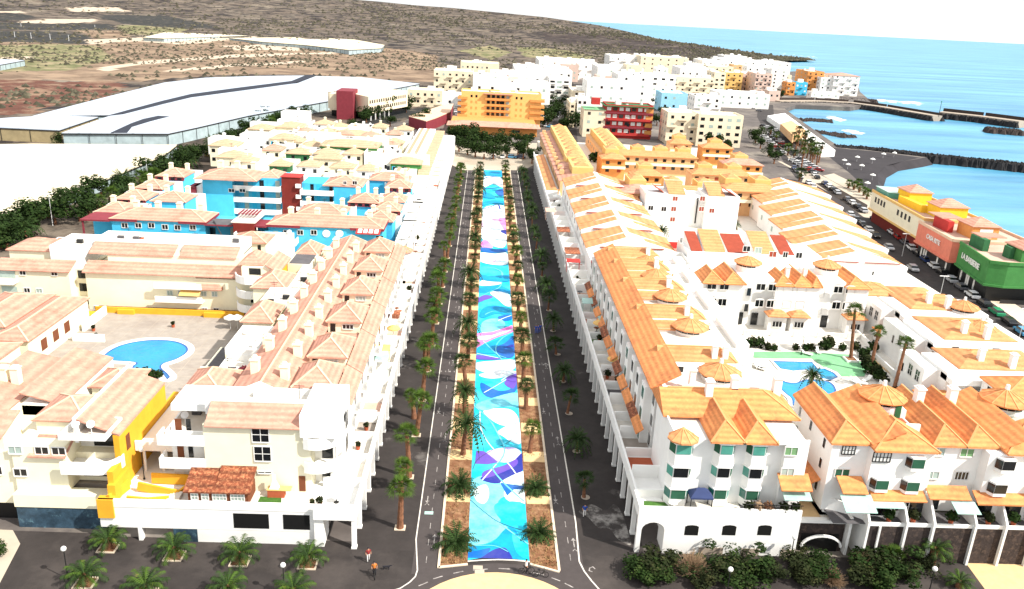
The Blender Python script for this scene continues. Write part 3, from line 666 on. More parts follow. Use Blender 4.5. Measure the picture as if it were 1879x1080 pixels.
# roundabout paving
c0 = P(912, 1057); r0 = 9.5
b = MB(); b.sheet([(c0.x + r0 * math.cos(2 * PI * i / 48), c0.y - r0 + .6 + r0 * math.sin(2 * PI * i / 48)) for i in range(48)], .020); struct('paved_circle', b, 'sand_paving', 'round pale sand coloured paving at the foot of the avenue')
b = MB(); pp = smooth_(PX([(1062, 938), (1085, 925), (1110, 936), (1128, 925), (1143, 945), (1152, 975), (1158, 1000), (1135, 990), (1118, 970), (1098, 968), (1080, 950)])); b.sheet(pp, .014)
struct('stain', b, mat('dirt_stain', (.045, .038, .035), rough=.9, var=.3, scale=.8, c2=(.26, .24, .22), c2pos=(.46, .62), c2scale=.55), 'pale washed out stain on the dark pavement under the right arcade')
b = MB(); be = MB()
L = PX([(735, 1079), (752, 1068), (762, 1058), (766, 1046)]); be.ribbon([(-14, 64)] + L + [(-5.95, 76), (-5.95, 120), (-5.95, 200), (-6.05, 300)], .14, .024)
be.ribbon([(12.1, 300), (12.05, 200), (12.0, 120), (12.0, 80)] + PX([(1063, 1030), (1072, 1048), (1085, 1065), (1100, 1082)]) + [(17, 62)], .16, .024)
for y in [72 + 3.0 * i for i in range(76)]:
    b.box(-4.60, y, .020, -4.52, y + 1.1, .025)
    b.box(10.74, y + 1, .020, 10.82, y + 2.1, .025)
for pp in ([(868, 1046), (895, 1044)], [(915, 1043), (936, 1044)], [(975, 1050), (998, 1055)], [(1012, 1060), (1028, 1066)], [(1036, 1070), (1052, 1078)], [(850, 1048), (832, 1052)], [(812, 1057), (795, 1062)], [(785, 1068), (768, 1075)]):
    b.ribbon(PX(pp), .14, .026)
b.ribbon(PX([(1092, 1044), (1088, 1040), (1082, 1042), (1081, 1047), (1087, 1049)]), .14, .026)
def arrow(x, y, d):
    b.box(x - .06, y - .7, .020, x + .06, y + .5, .025)
    b.add([(x - .28, y + .5 * d, .0255), (x + .28, y + .5 * d, .0255), (x, y + 1.0 * d, .0255)], [(0, 1, 2) if d > 0 else (2, 1, 0)])
    b.ribbon([(x - .25, y - 1.4), (x, y - 1.0), (x + .25, y - 1.4)], .1, .026)
for y in (76, 99, 124, 150, 178, 210): arrow(-3.95, y, 1); arrow(-5.25, y + 8, -1); arrow(11.4, y, 1); arrow(10.0, y + 9, -1)
b.box(-4.4, 176, .020, -3.3, 177, .025)
for y in (120.0, 182.0, 240.0):
    for k in range(4): b.box(-5.8 + .7 * k, y, .0205, -5.6 + .7 * k, y + .5, .0255); b.box(9.55 + .7 * k, y + 4, .0205, 9.75 + .7 * k, y + 4.5, .0255)
struct('road_marking', b, 'paint_worn', 'worn dashes and arrows of the cycle lanes')
struct('edge_line', be, 'paint', 'white edge lines of the cycle lanes')
# planting strips: kerbs, beds, sand-coloured slabs
for side, x0, x1 in ((0, -3.2, -.2), (1, 6.35, 9.4)):
    lab = ('left', 'right')[side]
    b = MB(); b.prism([(x0, 71.3), (x1, 71.8 if side == 0 else 72.2), (x1, 300), (x0, 300)] if side == 0 else [(x0, 72.2), (x1, 71.0), (x1, 300), (x0, 300)], 0, .03)
    struct('planting_strip', b, 'soil', f'{lab} planting strip of brown soil beside the painted walk')
    t = Thing('kerb', f'cream concrete kerb round the {lab} planting strip', 'kerb', (x0, 72, 0))
    k = MB()
    ox = x0 if side == 0 else x1; ix = x1 if side == 0 else x0
    k.box(ox - .14, 71.2, 0, ox + .14, 300, .13); k.bar((x0, 71.3 if side == 0 else 72.2, .065), (x1, 71.9 if side == 0 else 71.0, .065), .26, .13)
    t.solo('kerbstone', 'kerb', k)
    n = 0; y = 83.4
    while y < 296:
        dl = 1.7 if n == 0 else 2.6
        s_ = MB(); s_.box(x0 + .15, y, 0, x1 - .03, y + dl, .085); t.solo('paving_slab', 'sand_paving', s_); y += 8.0 if n else 9.6; n += 1
    t.done()
b = MB(); b.ribbon(PX([(858, 1030), (885, 1028), (915, 1027), (945, 1028), (972, 1031)]), .2, .05); struct('kerb_line', b, 'paint', 'white curved edge at the front end of the painted walk')
# side hatches in the planted strips
mat('dry_grass', (.26, .16, .07), rough=1, var=.4, scale=2)
r_ = random.Random(5); b = MB()
for _ in range(5200):
    side = r_.random() < .5; x = r_.uniform(-3.0, -.35) if side else r_.uniform(6.5, 9.2); y = 72 + (r_.random() ** 1.6) * 200
    ph = (y - 83.4) % 8.0
    if y > 83 and ph < 2.8: continue
    h_ = r_.uniform(.08, .35); a = r_.random() * 6; dx, dy = math.cos(a) * .07, math.sin(a) * .07
    b.add([(x - dx, y - dy, .03), (x + dx, y + dy, .03), (x + dy * 2, y - dx * 2, .03 + h_)], [(0, 1, 2)])
tag(link('ground_cover', b.mesh('ground_cover', 'dry_grass')), 'dry tufts growing in the planting strips', 'tufts', kind='stuff')

# ---- the mural
MU = {'base': (.0, .40, .56), 'white': (.80, .82, .84), 'lcyan': (.20, .62, .74), 'sky': (.0, .24, .54), 'blue': (.0, .11, .44), 'navy': (.015, .025, .26), 'purple': (.12, .06, .42), 'lilac': (.60, .50, .74), 'pink': (.75, .17, .52), 'lpink': (.78, .50, .70), 'black': (.03, .03, .06)}
for k, c in MU.items(): mat('mural_' + k, c, rough=.7, var=.09, scale=3, c2={'base': (.06, .52, .66), 'white': (.42, .72, .80), 'lcyan': (.05, .48, .64), 'sky': (.0, .34, .58), 'lilac': (.3, .3, .7), 'pink': (.78, .35, .62)}.get(k, tuple(v * .86 + .04 for v in c)), c2pos=(.42, .66), c2scale=.22)
mt = Thing('mural', 'long blue, white and pink painted mural covering the walk', 'mural', (3, 73, 0))
k = MB(); k.sheet([(-.2, 72.6), (1, 73.0), (3, 73.2), (5, 73.0), (6.35, 72.6), (6.35, 298), (-.2, 298)], .04); mt.solo('painted_ground', 'mural_base', k)
zc = [.0]
def clipx(pp):
    return [(min(6.35, max(-.2, x)), min(298, max(73.0, y))) for x, y in pp]
smooth = smooth_
def tess(pp):
    from mathutils.geometry import tessellate_polygon
    return tessellate_polygon([[Vector((p[0], p[1], 0)) for p in pp]])
def blob(c, pl, o=(0, 0), s=1.0, sm=True):
    pp = PX([(o[0] + x / s, o[1] + y / s) for x, y in pl])
    if sm: pp = smooth(pp)
    pp = clipx(pp); zc[0] += .0018; z = .042 + zc[0]
    k = MB(); k.add([(p[0], p[1], z) for p in pp], [tuple(f) for f in tess(pp)])
    for i, f in enumerate(k.f):
        a, b_, c_ = [Vector(k.v[q]) for q in f]
        if (b_ - a).cross(c_ - a).z < 0: k.f[i] = f[::-1]
    mt.solo('painted_shape', 'mural_' + c, k)
def line(c, pl, w=.12, o=(0, 0), s=1.0):
    pp = PX([(o[0] + x / s, o[1] + y / s) for x, y in pl]); q = []
    for i in range(len(pp) - 1):
        p0 = pp[max(0, i - 1)]; p1 = pp[i]; p2 = pp[i + 1]; p3 = pp[min(len(pp) - 1, i + 2)]
        for j in range(6):
            t_ = j / 6; q.append(tuple(.5 * (2 * p1[a] + (p2[a] - p0[a]) * t_ + (2 * p0[a] - 5 * p1[a] + 4 * p2[a] - p3[a]) * t_ ** 2 + (3 * p1[a] - p0[a] - 3 * p2[a] + p3[a]) * t_ ** 3) for a in (0, 1)))
    q.append(pp[-1]); q = clipx(q); zc[0] += .0018
    k = MB(); k.ribbon(q, w, .042 + zc[0]); mt.solo('painted_line', 'mural_' + c, k)
A = ((740, 680), 2.7); B_ = ((840, 500), 5.4); C_ = ((820, 280), 4.5)
# near third
blob('lcyan', [(330, 560), (420, 520), (520, 600), (470, 650), (480, 760), (400, 800), (330, 830), (318, 700)], *A)
blob('white', [(350, 590), (410, 565), (425, 620), (400, 660), (360, 640)], *A)
blob('white', [(520, 560), (600, 590), (602, 660), (540, 655), (500, 620)], *A)
blob('base', [(470, 655), (605, 662), (630, 800), (520, 770), (455, 700)], *A)
blob('lcyan', [(320, 800), (420, 760), (520, 780), (430, 850), (340, 870), (318, 850)], *A)
blob('sky', [(318, 935), (320, 890), (345, 868), (440, 850), (505, 785), (550, 782), (582, 850), (605, 905), (625, 945), (480, 950)], *A)
blob('blue', [(318, 950), (322, 905), (380, 890), (430, 880), (420, 905), (385, 950)], *A)
blob('navy', [(375, 955), (415, 908), (465, 882), (512, 884), (535, 955)], *A)
blob('base', [(540, 800), (600, 860), (622, 935), (560, 900)], *A)
blob('lilac', [(430, 395), (540, 380), (585, 415), (520, 455), (440, 445), (410, 420)], *A)
blob('white', [(470, 300), (575, 255), (582, 360), (530, 350), (500, 330)], *A)
blob('white', [(400, 195), (520, 190), (568, 230), (560, 270), (490, 272), (430, 240)], *A)
blob('purple', [(362, 398), (400, 400), (440, 430), (470, 455), (420, 465), (355, 462)], *A, sm=False)
blob('navy', [(385, 530), (450, 500), (530, 465), (590, 410), (596, 490), (545, 528), (470, 560), (400, 548)], *A)
blob('purple', [(400, 500), (500, 470), (560, 440), (560, 470), (480, 510), (400, 535)], *A)
blob('white', [(480, 555), (600, 500), (602, 570), (540, 575)], *A)
blob('blue', [(480, 556), (605, 575), (605, 590), (548, 590), (515, 622)], *A, sm=False)
blob('white', [(375, 20), (480, 0), (560, 5), (520, 30), (430, 40)], *A)
blob('blue', [(385, 60), (470, 100), (540, 85), (560, 20), (568, 60), (550, 110), (470, 138), (400, 120)], *A)
blob('purple', [(500, 60), (560, 12), (568, 40), (545, 90)], *A)
blob('lcyan', [(360, 170), (430, 140), (565, 110), (570, 180), (480, 180), (400, 200)], *A)
line('white', [(400, 110), (470, 70), (560, 12)], .14, *A)
line('white', [(380, 205), (385, 290), (430, 370), (510, 450), (560, 515)], .15, *A)
line('white', [(470, 455), (390, 545)], .15, *A)
line('lcyan', [(440, 260), (500, 380), (480, 450), (440, 480), (500, 560), (600, 650)], .18, *A)
line('black', [(345, 490), (370, 440), (450, 390), (520, 355), (562, 310), (555, 260), (500, 215), (430, 195)], .07, *A)
line('black', [(330, 640), (400, 700), (480, 755), (612, 800)], .07, *A)
line('lcyan', [(345, 170), (430, 250), (490, 360)], .15, *A)
line('lcyan', [(480, 760), (560, 820), (620, 862)], .15, *A)
line('lcyan', [(345, 870), (450, 870), (520, 900)], .08, *A)
# middle
blob('blue', [(230, 30), (400, 45), (500, 60), (500, 90), (400, 80), (225, 60)], *B_)
blob('white', [(225, 90), (300, 60), (400, 80), (430, 110), (340, 130), (215, 130)], *B_)
blob('sky', [(230, 150), (400, 130), (510, 170), (515, 210), (380, 190), (215, 200)], *B_)
blob('purple', [(195, 250), (280, 225), (350, 245), (270, 275), (195, 300)], *B_)
blob('white', [(320, 205), (400, 190), (515, 225), (530, 330), (470, 330), (400, 270)], *B_)
blob('sky', [(215, 430), (260, 350), (380, 330), (520, 380), (530, 430), (380, 410), (260, 450)], *B_)
blob('blue', [(400, 440), (520, 420), (530, 470), (440, 480)], *B_)
blob('lcyan', [(240, 500), (330, 460), (430, 470), (470, 520), (400, 590), (240, 600)], *B_)
blob('pink', [(190, 605), (350, 590), (540, 525), (548, 590), (380, 650), (270, 700), (188, 750)], *B_, sm=False)
blob('white', [(190, 640), (340, 625), (545, 558), (545, 572), (400, 625), (280, 672), (190, 662)], *B_, sm=False)
blob('sky', [(188, 765), (270, 712), (390, 668), (548, 605), (552, 700), (400, 800), (188, 800)], *B_)
blob('blue', [(360, 760), (470, 700), (552, 640), (560, 820), (480, 850), (400, 830)], *B_)
blob('purple', [(186, 820), (330, 840), (430, 860), (330, 868), (186, 860)], *B_)
blob('white', [(180, 900), (350, 880), (560, 870), (568, 950), (450, 1000), (330, 1010), (180, 960)], *B_)
blob('navy', [(520, 720), (552, 715), (554, 745), (450, 750)], *B_, sm=False)
blob('purple', [(480, 1050), (575, 990), (580, 1080), (520, 1080)], *B_)
line('lcyan', [(200, 250), (330, 190), (420, 140), (440, 60), (430, 0)], .16, *B_)
line('lcyan', [(270, 420), (340, 390), (440, 390), (530, 410)], .16, *B_)
line('lcyan', [(540, 600), (460, 640), (390, 710), (380, 790), (440, 870)], .18, *B_)
line('lcyan', [(250, 680), (330, 760), (400, 820), (480, 850)], .16, *B_)
line('white', [(188, 805), (300, 830), (400, 850)], .16, *B_)
line('white', [(400, 480), (470, 450), (530, 430)], .2, *B_)
line('white', [(430, 1075), (500, 1030), (575, 1000)], .2, *B_)
# far
blob('white', [(290, 470), (470, 440), (490, 560), (490, 760), (400, 780), (285, 700)], *C_)
blob('lpink', [(285, 560), (400, 530), (485, 540), (488, 600), (400, 590), (285, 620)], *C_)
blob('pink', [(430, 545), (488, 550), (490, 650), (450, 610)], *C_)
blob('navy', [(430, 650), (490, 640), (492, 680), (470, 670)], *C_)
blob('white', [(290, 620), (430, 600), (450, 640), (400, 700), (290, 690)], *C_)
blob('pink', [(278, 755), (310, 722), (350, 740), (380, 785), (300, 790)], *C_)
blob('blue', [(276, 790), (330, 785), (400, 800), (492, 795), (492, 820), (380, 830), (276, 815)], *C_)
blob('white', [(274, 830), (400, 838), (492, 830), (500, 920), (400, 930), (274, 900)], *C_)
line('pink', [(276, 845), (380, 858), (490, 850)], .5, *C_)
line('pink', [(380, 905), (440, 870), (495, 865)], .3, *C_)
line('lcyan', [(330, 950), (400, 960), (460, 1000), (440, 1075)], .25, *C_)
blob('sky', [(280, 1010), (400, 1030), (515, 1010), (520, 1060), (400, 1070), (280, 1050)], *C_)
blob('sky', [(300, 410), (400, 395), (480, 405), (480, 425), (380, 420), (300, 440)], *C_)
line('navy', [(300, 470), (360, 450), (420, 430), (440, 470)], .5, *C_)
blob('sky', [(305, 160), (460, 155), (462, 185), (400, 195), (305, 190)], *C_)
blob('white', [(303, 205), (400, 200), (465, 220), (467, 290), (380, 260), (303, 290)], *C_)
blob('blue', [(400, 320), (468, 300), (474, 345), (440, 360)], *C_)
blob('sky', [(300, 330), (360, 340), (400, 380), (300, 370)], *C_)
line('blue', [(303, 215), (380, 200), (465, 205)], .8, *C_)
line('blue', [(303, 300), (380, 295), (430, 290)], .8, *C_)
mt.done()
# ================================================================== helpers for facades
def QY(px, py, y):
    r = RM @ Vector((px - CX, py - CY, FPX)); t = y / r.y; return r.x * t, CAM_H + r.z * t
def QX(px, py, x):
    r = RM @ Vector((px - CX, py - CY, FPX)); t = x / r.x; return r.y * t, CAM_H + r.z * t
def wS(t, px, py, y, **k):
    x, z = QY(px, py, y); return t.win(x, y, z, 'S', **k)
def wX(t, px, py, x, face, **k):
    y, z = QX(px, py, x); return t.win(x, y, z, face, **k)
def opening(t, x0, z0, x1, z1, y, m='black_gap', part='doorway'):
    b = MB(); b.box(x0, y - .03, z0, x1, y, z1); t.solo(part, m, b)
def openingX(t, y0, z0, y1, z1, x, d, m='black_gap', part='doorway'):
    b = MB(); b.box(x, y0, z0, x + .03 * d, y1, z1); t.solo(part, m, b)
def arcade(label, xo, xi, y0, y1, z, n, sgn, pitch=3.65, start=74.3):
    """raised terrace carried on a row of pillars; xo = street edge"""
    t = Thing('arcade', label, 'arcade', (xo, y0, 0))
    lo, hi = min(xo, xi), max(xo, xi)
    t.box('deck', 'white', lo, y0, z - .55, hi, y1, z)
    t.box('parapet', 'white', min(xo, xo + .25 * sgn), y0, z, max(xo, xo + .25 * sgn), y1, z + .95)
    t.box('parapet', 'white', lo + (.25 if sgn > 0 else 0), y0, z, hi - (.25 if sgn < 0 else 0), y0 + .25, z + .95)
    t.box('back_wall', 'white', min(xi, xi - 1 * sgn), y0 + .3, 0, max(xi, xi - 1 * sgn), y1, z - .55)
    p = MB(); p.box(-.24, -.24, 0, .24, .24, z - .55); p.box(-.29, -.29, 0, .29, .29, .25); pm = p.mesh('pillar', 'white')
    for i in range(n):
        t.inst('pillar', pm, (xo + .24 * sgn, start + pitch * i, 0))
    k = MB(); k.box(min(xi - 1 * sgn - .02 * sgn, xi - 1 * sgn), y0 + 3, .02, max(xi - 1 * sgn - .02 * sgn, xi - 1 * sgn), y1 - 2, z - 1.4)
    t.solo('shopfront', 'glass_dark', k)
    return t

# ================================================================== LEFT FRONT
t = arcade('long white terrace on square pillars left of the painted walk', -12.15, -16.6, 74.0, 232, 4.1, 44, -1)
r_ = random.Random(11)
y = 79.5; i = 0
while y < 228:
    t.box('dividing_wall', 'white', -16.6, y, 4.1, -12.4, y + .18, 5.3)
    fl = ['terrace_white', 'terrace_white', 'paving', 'terrace_pink', 'terrace_white'][i % 5]
    t.box('terrace_floor', fl, -16.5, y + .2, 4.1, -12.42, y + 5.2, 4.12)
    y += 5.25; i += 1
t.done()
def awning(x0, y0, x1, y1, z, m, lab, name='awning', cat='awning'):
    a = MB(); a.slope(x0, y0, x1, y1, z, z + .35, 'y', .06)
    for xx in (x0 + .1, x1 - .1):
        for yy in (y0 + .1, y1 - .1): a.box(xx - .04, yy - .04, z - 2.2, xx + .04, yy + .04, z - .02)
    tag(link(name, a.mesh(name, m)), lab, cat)
x_, y_ = P(737, 560, 6)[:2]
awning(-15.8, 126.5, -13.2, 129.5, 6.4, 'roof_red', 'small red tiled canopy on the left arcade terrace', 'canopy', 'canopy')
awning(-15.8, 113.5, -13.2, 115.0, 6.2, 'soft_yellow', 'narrow yellow awning on the left arcade terrace')
awning(-15.6, 110.0, -13.0, 111.5, 6.2, 'glass_pale', 'pale green awning on the left arcade terrace')
# terrace furniture: tables, parasols, plants (each a small thing)
def garden_table(x, y, z, lab, m='fabric_white'):
    t = Thing('garden_table', lab, 'table', (x, y, z))
    a = MB(); a.cyl(x, y, z + .70, z + .75, .5, .5, 10); t.solo('tabletop', m, a)
    a = MB(); a.cyl(x, y, z, z + .70, .06, .06, 6); a.cyl(x, y, z, z + .04, .3, .3, 8); t.solo('leg', 'metal_dark', a)
    t.done()
def parasol(x, y, z, lab, m='fabric_white', r=1.3, open_=True):
    t = Thing('parasol', lab, 'parasol', (x, y, z))
    a = MB(); a.cyl(x, y, z, z + 2.3, .04, .04, 6); t.solo('pole', 'metal_white', a)
    a = MB(); n = 8
    if open_:
        ring = [(x + r * math.cos(2 * PI * i / n), y + r * math.sin(2 * PI * i / n), z + 2.05) for i in range(n)]
        a.add(ring + [(x, y, z + 2.6)], [(i, (i + 1) % n, n) for i in range(n)]); a.add([(p[0], p[1], z + 1.85) for p in ring] + ring, [(i, (i + 1) % n, n + (i + 1) % n, n + i) for i in range(n)])
    else: a.cyl(x, y, z + .9, z + 2.4, .16, .05, 6)
    t.solo('canopy', m, a); t.done()
_leafball = {}
def ball_mesh(seed, m, r=1.0, n=220, leaf=.22):
    k = (seed, m)
    if k in _leafball: return _leafball[k]
    rr = random.Random(seed); b = MB()
    for _ in range(n):
        while True:
            v = Vector((rr.uniform(-1, 1), rr.uniform(-1, 1), rr.uniform(-.75, 1)))
            if .35 < v.length < 1: break
        v *= .75 + .35 * noise.noise(v * 2 + Vector((seed, 0, 0))); 
        nrm = (v.normalized() + Vector((rr.uniform(-.7, .7), rr.uniform(-.7, .7), rr.uniform(-.4, .9)))).normalized()
        u = nrm.cross(Vector((0, 0, 1))); u = u.normalized() if u.length > .01 else Vector((1, 0, 0)); w_ = nrm.cross(u); s_ = leaf * rr.uniform(.6, 1.3)
        c = v * r
        b.add([c - u * s_, c + w_ * s_ * .7, c + u * s_, c - w_ * s_ * .7], [(0, 1, 2, 3)])
    _leafball[k] = b.mesh('foliage', m); return _leafball[k]
def plant(x, y, z, lab, r=.7, m='bush_leaf', seed=1, pot=True):
    t = Thing('potted_plant' if pot else 'shrub', lab, 'plant' if pot else 'shrub', (x, y, z))
    if pot:
        a = MB(); a.cyl(x, y, z, z + .45, .22, .30, 8); t.solo('pot', 'terrace_red', a)
    else:
        a = MB(); a.cyl(x, y, z, z + r * .5, .08, .05, 6); t.solo('stem', 'trunk', a)
    link('foliage', ball_mesh(seed, m), t.e, (0, 0, (.45 if pot else 0) + r * .7), 0, r)
    t.done()
r_ = random.Random(21)
def bays(side, x0, x1, y0, pitch, n, z):
    for i in range(n):
        y = y0 + pitch * i
        for j in range(r_.randint(0, 2)):
            x = r_.uniform(x0, x1); yy = y + r_.uniform(1, pitch - 1); k = r_.random(); wh = f'in the {ordw(i)} bay of the {side} arcade terrace' + [', street side', ', house side'][j]
            if k < .35: garden_table(x, yy, z, 'small round table ' + wh, r_.choice(['terrace_red', 'frame_brown', 'terrace_grey', 'fabric_white']))
            elif k < .85: plant(x, yy, z, 'dark potted plant ' + wh, r_.uniform(.4, .75), seed=i % 4)
            else: parasol(x, yy, z, 'small parasol ' + wh, r_.choice(['fabric_white', 'soft_yellow', 'fabric_white']), 1.1)
bays('left', -15.8, -13.2, 79.5, 5.25, 26, 4.12)
# ---- podium wall in front
t = Thing('podium', 'white ground floor wall with two dark garage openings facing the plaza', 'building', (-27, 74.6, 0))
t.box('wall', 'white', -39.0, 74.6, 1.6, -16.6, 78.3, 4.1); t.box('wall', 'white', -29, 74.62, 0, -16.6, 78.3, 1.6)
t.box('wall', 'white', -39.0, 78.3, 0, -16.6, 86, 4.08)
t.box('parapet', 'white', -39.0, 74.55, 4.1, -12.2, 74.8, 5.0)
t.box('terrace_floor', 'terrace_white', -39, 74.82, 4.1, -16.6, 78.3, 4.13)
opening(t, -25.1, 1.9, -21.4, 3.7, 74.6, part='garage_opening'); opening(t, -19.9, 1.9, -16.9 - .2, 3.7, 74.6, part='garage_opening')
t.box('base_tiles', 'blue_tile', -31.5, 74.58, 0, -29, 74.7, 1.55); t.box('recess', 'black_gap', -38.9, 75.4, 0, -31.5, 75.5, 1.6)
for x in (-35.2,): t.box('wall', 'white', x, 74.6, 0, x + .4, 75.4, 1.6)
t.done()
# ---- front centre block
t = Thing('apartment_building', 'cream apartment block with a brown tiled sunroom facing the plaza', 'building', (-23, 78.3, 4))
t.body('pale_yellow', -28.9, 78.3, -17.6, 86, 4.1, 12.1)
t.body('white', -29.3, 80.6, -17.2, 81.0, 12.1, 14.0)
t.shed('roof_pink', -28.6, 77.9, -18.6, 80.6, 12.1, 13.7)
t.body('white', -18.6, 78.0, -14.6, 86, 11.0, 13.6); t.body('white', -17.6, 80.5, -14.4, 86, 4.1, 11)
t.body('white', -33, 80, -28.9, 86, 4.1, 9.6); t.parapet('white', -33.4, 79.5, -28.9, 86, 9.6)
t.parapet('white', -33.2, 81.2, -17, 86, 12.1, h=.8)
for px, py in ((478, 797), (482, 832)): wS(t, px, py, 78.3, w=1.9, h=1.9, nx=2, ny=2)
wS(t, 486, 866, 78.3, w=1.6, h=.35, nx=2)
for z in (7.0, 9.9):
    t.cbalcony(-17.2, 80.6, 2.9, z, -PI * .62, 0.05, h=1.05)
    t.dark(-16.2, 80.49, z + 1.1, 'S', 1.3, 2.0); t.dark(-14.39, 82.5, z + 1.1, 'E', 1.6, 2.0)
    b = MB(); b.cyl(-15.0, 79.3, z, z + 2.8, .14, .14, 8); t.solo('column', 'white', b)
t.dark(-16.4, 80.49, 5.2, 'S', 1.0, 2.1); t.dark(-18.6, 78.29, 5.2, 'S', .8, 2.0, gm='frame_brown', name='door')
for z in (6.9, 9.7):
    b = MB(); b.box(-33.6, 78.4, z - .25, -28.9, 80, z); b.box(-33.6, 78.2, z - .25, -28.9, 78.4, z + 1.0); b.box(-33.8, 78.2, z - .25, -33.6, 80, z + 1.0); t.solo('balcony', 'white', b)
    t.dark(-32.1, 79.99, z + 1.1, 'S', .8, 2.0, gm='frame_brown'); t.dark(-31.0, 79.99, z + 1.1, 'S', .6, 2.0)
t.done()
t = Thing('sunroom', 'red tiled sunroom with brown walls and white framed windows', 'sunroom', (-27, 76, 4.1))
t.box('wall', 'frame_brown', -30.0, 75.5, 4.13, -23.7, 78.25, 5.7)
a = MB(); a.slope(-30.4, 75.2, -27.2, 78.2, 5.75, 6.9); t.solo('roof', 'roof_red', a)
a = MB(); a.slope(-27.2, 75.2, -23.4, 78.26, 5.75, 7.2); t.solo('roof', 'roof_red', a)
for x, w in ((-29.3, .8), (-28.2, .8), (-26.7, 1.5), (-24.8, 1.5)): t.win(x, 75.5, 5.05, 'S', w=w, h=.9, nx=2 if w < 1 else 4, ny=2, gm='shutter_grey')
t.done()
b = MB(); b.sheet([(-22.9, 75.2), (-20.2, 75.2), (-20.6, 77), (-22.9, 77.2)], 4.15); 
tag(link('lawn_mat', b.mesh('lawn_mat', 'grass')), 'small patch of green lawn mat on the front terrace', 'lawn mat')
garden_table(-14.6, 76.5, 4.13, 'round pale table on the corner of the front left terrace')
plant(-16.2, 75.6, 4.13, 'dark potted plant on the front left terrace by the corner', .55, seed=2)
plant(-17.0, 75.5, 4.13, 'small dark potted plant next to the plaza side parapet', .4, seed=1)
def barbecue(x, y, z, lab):
    t = Thing('barbecue', lab, 'barbecue', (x, y, z))
    t.box('base', 'terrace_red', x - .9, y - .4, z, x + .9, y + .4, z + .9); t.box('counter', 'soft_yellow', x - .95, y - .45, z + .9, x + 1.6, y + .45, z + 1.0)
    b = MB(); b.add([(x - .7, y - .3, z + 1), (x + .3, y - .3, z + 1), (x + .3, y + .3, z + 1), (x - .7, y + .3, z + 1), (x - .35, y - .12, z + 1.9), (x - .05, y - .12, z + 1.9), (x - .05, y + .12, z + 1.9), (x - .35, y + .12, z + 1.9)],
        [(0, 1, 5, 4), (1, 2, 6, 5), (2, 3, 7, 6), (3, 0, 4, 7), (4, 5, 6, 7)]); b.box(x - .35, y - .12, z + 1.9, x - .05, y + .12, z + 2.6)
    t.solo('flue', 'white', b); t.done()
barbecue(-21.2, 77.4, 4.13, 'brick barbecue with a white flue on the front terrace')
# ---- twin slope row with chimneys
t = Thing('terrace_row', 'long row of pink tiled houses with a central ridge and paired chimneys', 'building', (-25, 86, 4))
t.body('cream', -28.1, 86.1, -21.4, 151, 4.1, 12.0)
t.hip('roof_pink', -28.1, 86.1, -21.4, 151, 12.0, 1.5, 'y', 'cap_pink', hips=(0, 0))
b = MB(); b.add([(-28.7, 85.4, 12), (-20.9, 85.4, 12), (-24.75, 85.4, 13.8), (-28.7, 85.7, 12), (-20.9, 85.7, 12), (-24.75, 85.7, 13.8)], [(0, 1, 2), (4, 3, 5), (0, 3, 4, 1), (1, 4, 5, 2), (2, 5, 3, 0)]); t.solo('gable', 'white', b)
for i in range(9):
    yy = 89.2 + i * 6.8
    t.chimney(-26.5, yy + 1.2, 12.9, 1.5, .95, 'pale_yellow', True); t.chimney(-22.7, yy, 12.7, 1.5, .95, 'pale_yellow', True)
    if i % 2: t.chimney(-27.4, yy + 3, 12.5, 1.4, .8, 'pale_yellow', True)
t.done()
# ---- pavilion houses next to the arcade
ys = [86.2, 95.0, 107.3, 119.2, 131.2, 142.6]
nm = ['nearest the plaza', 'second from the plaza', 'third from the plaza', 'fourth from the plaza', 'fifth from the plaza', 'farthest from the plaza']
for i, y0 in enumerate(ys):
    y1 = ys[i + 1] if i < 5 else 153
    t = Thing('pavilion_house', f'cream house with hipped pink pavilion roof above the left arcade, {nm[i]}', 'house', (-18, y0, 4))
    t.body('white', -21.1, y0 + .1, -16.0, y1 - .1, 4.1, 11.2)
    t.body('pale_yellow', -21.1, y0 + .2, -16.6, y0 + 6.2, 11.2, 13.0)
    t.hip('roof_pink', -21.0, y0 + .2, -16.6, y0 + 6.2, 13.0, 1.7, 'y', 'cap_pink')
    t.win(-18.3, y0 + .2, 12.2, 'S', w=1.6, h=.8, nx=3, gm='shutter_grey' if i % 2 else 'glass_dark')
    t.dark(-20.4, y0 + .19, 12.0, 'S', .8, 1.3, name='door')
    a = MB(); a.slope(-16.4, y0 + .1, -14.4, y1 - .12, 12.1, 10.9, 'x', .18); t.solo('roof', 'roof_pink', a)
    a = MB(); a.slope(-21.3, y0 + 6.3, -16.42, y1 - .12, 12.3, 11.4, 'y', .18); t.solo('roof', 'roof_pink', a)
    t.body('white', -16.0, y0 + .3, -15.0, y1 - .3, 4.1, 10.9)
    t.body('white', -15.2, y1 - .5, -12.6, y1 - .25, 4.2, 5.9)
    for q in (.28, .72):
        yy = y0 + (y1 - y0) * q
        t.dark(-14.99, yy, 5.4, 'E', 1.7, 2.1, name='door'); t.dark(-14.99, yy, 8.6, 'E', 1.5, 1.6)
        b = MB(); b.box(-15, yy - 1.5, 7.2, -14.1, yy + 1.5, 7.4); b.box(-14.2, yy - 1.5, 7.4, -14.05, yy + 1.5, 8.3); t.solo('balcony', 'white', b)
    t.done()
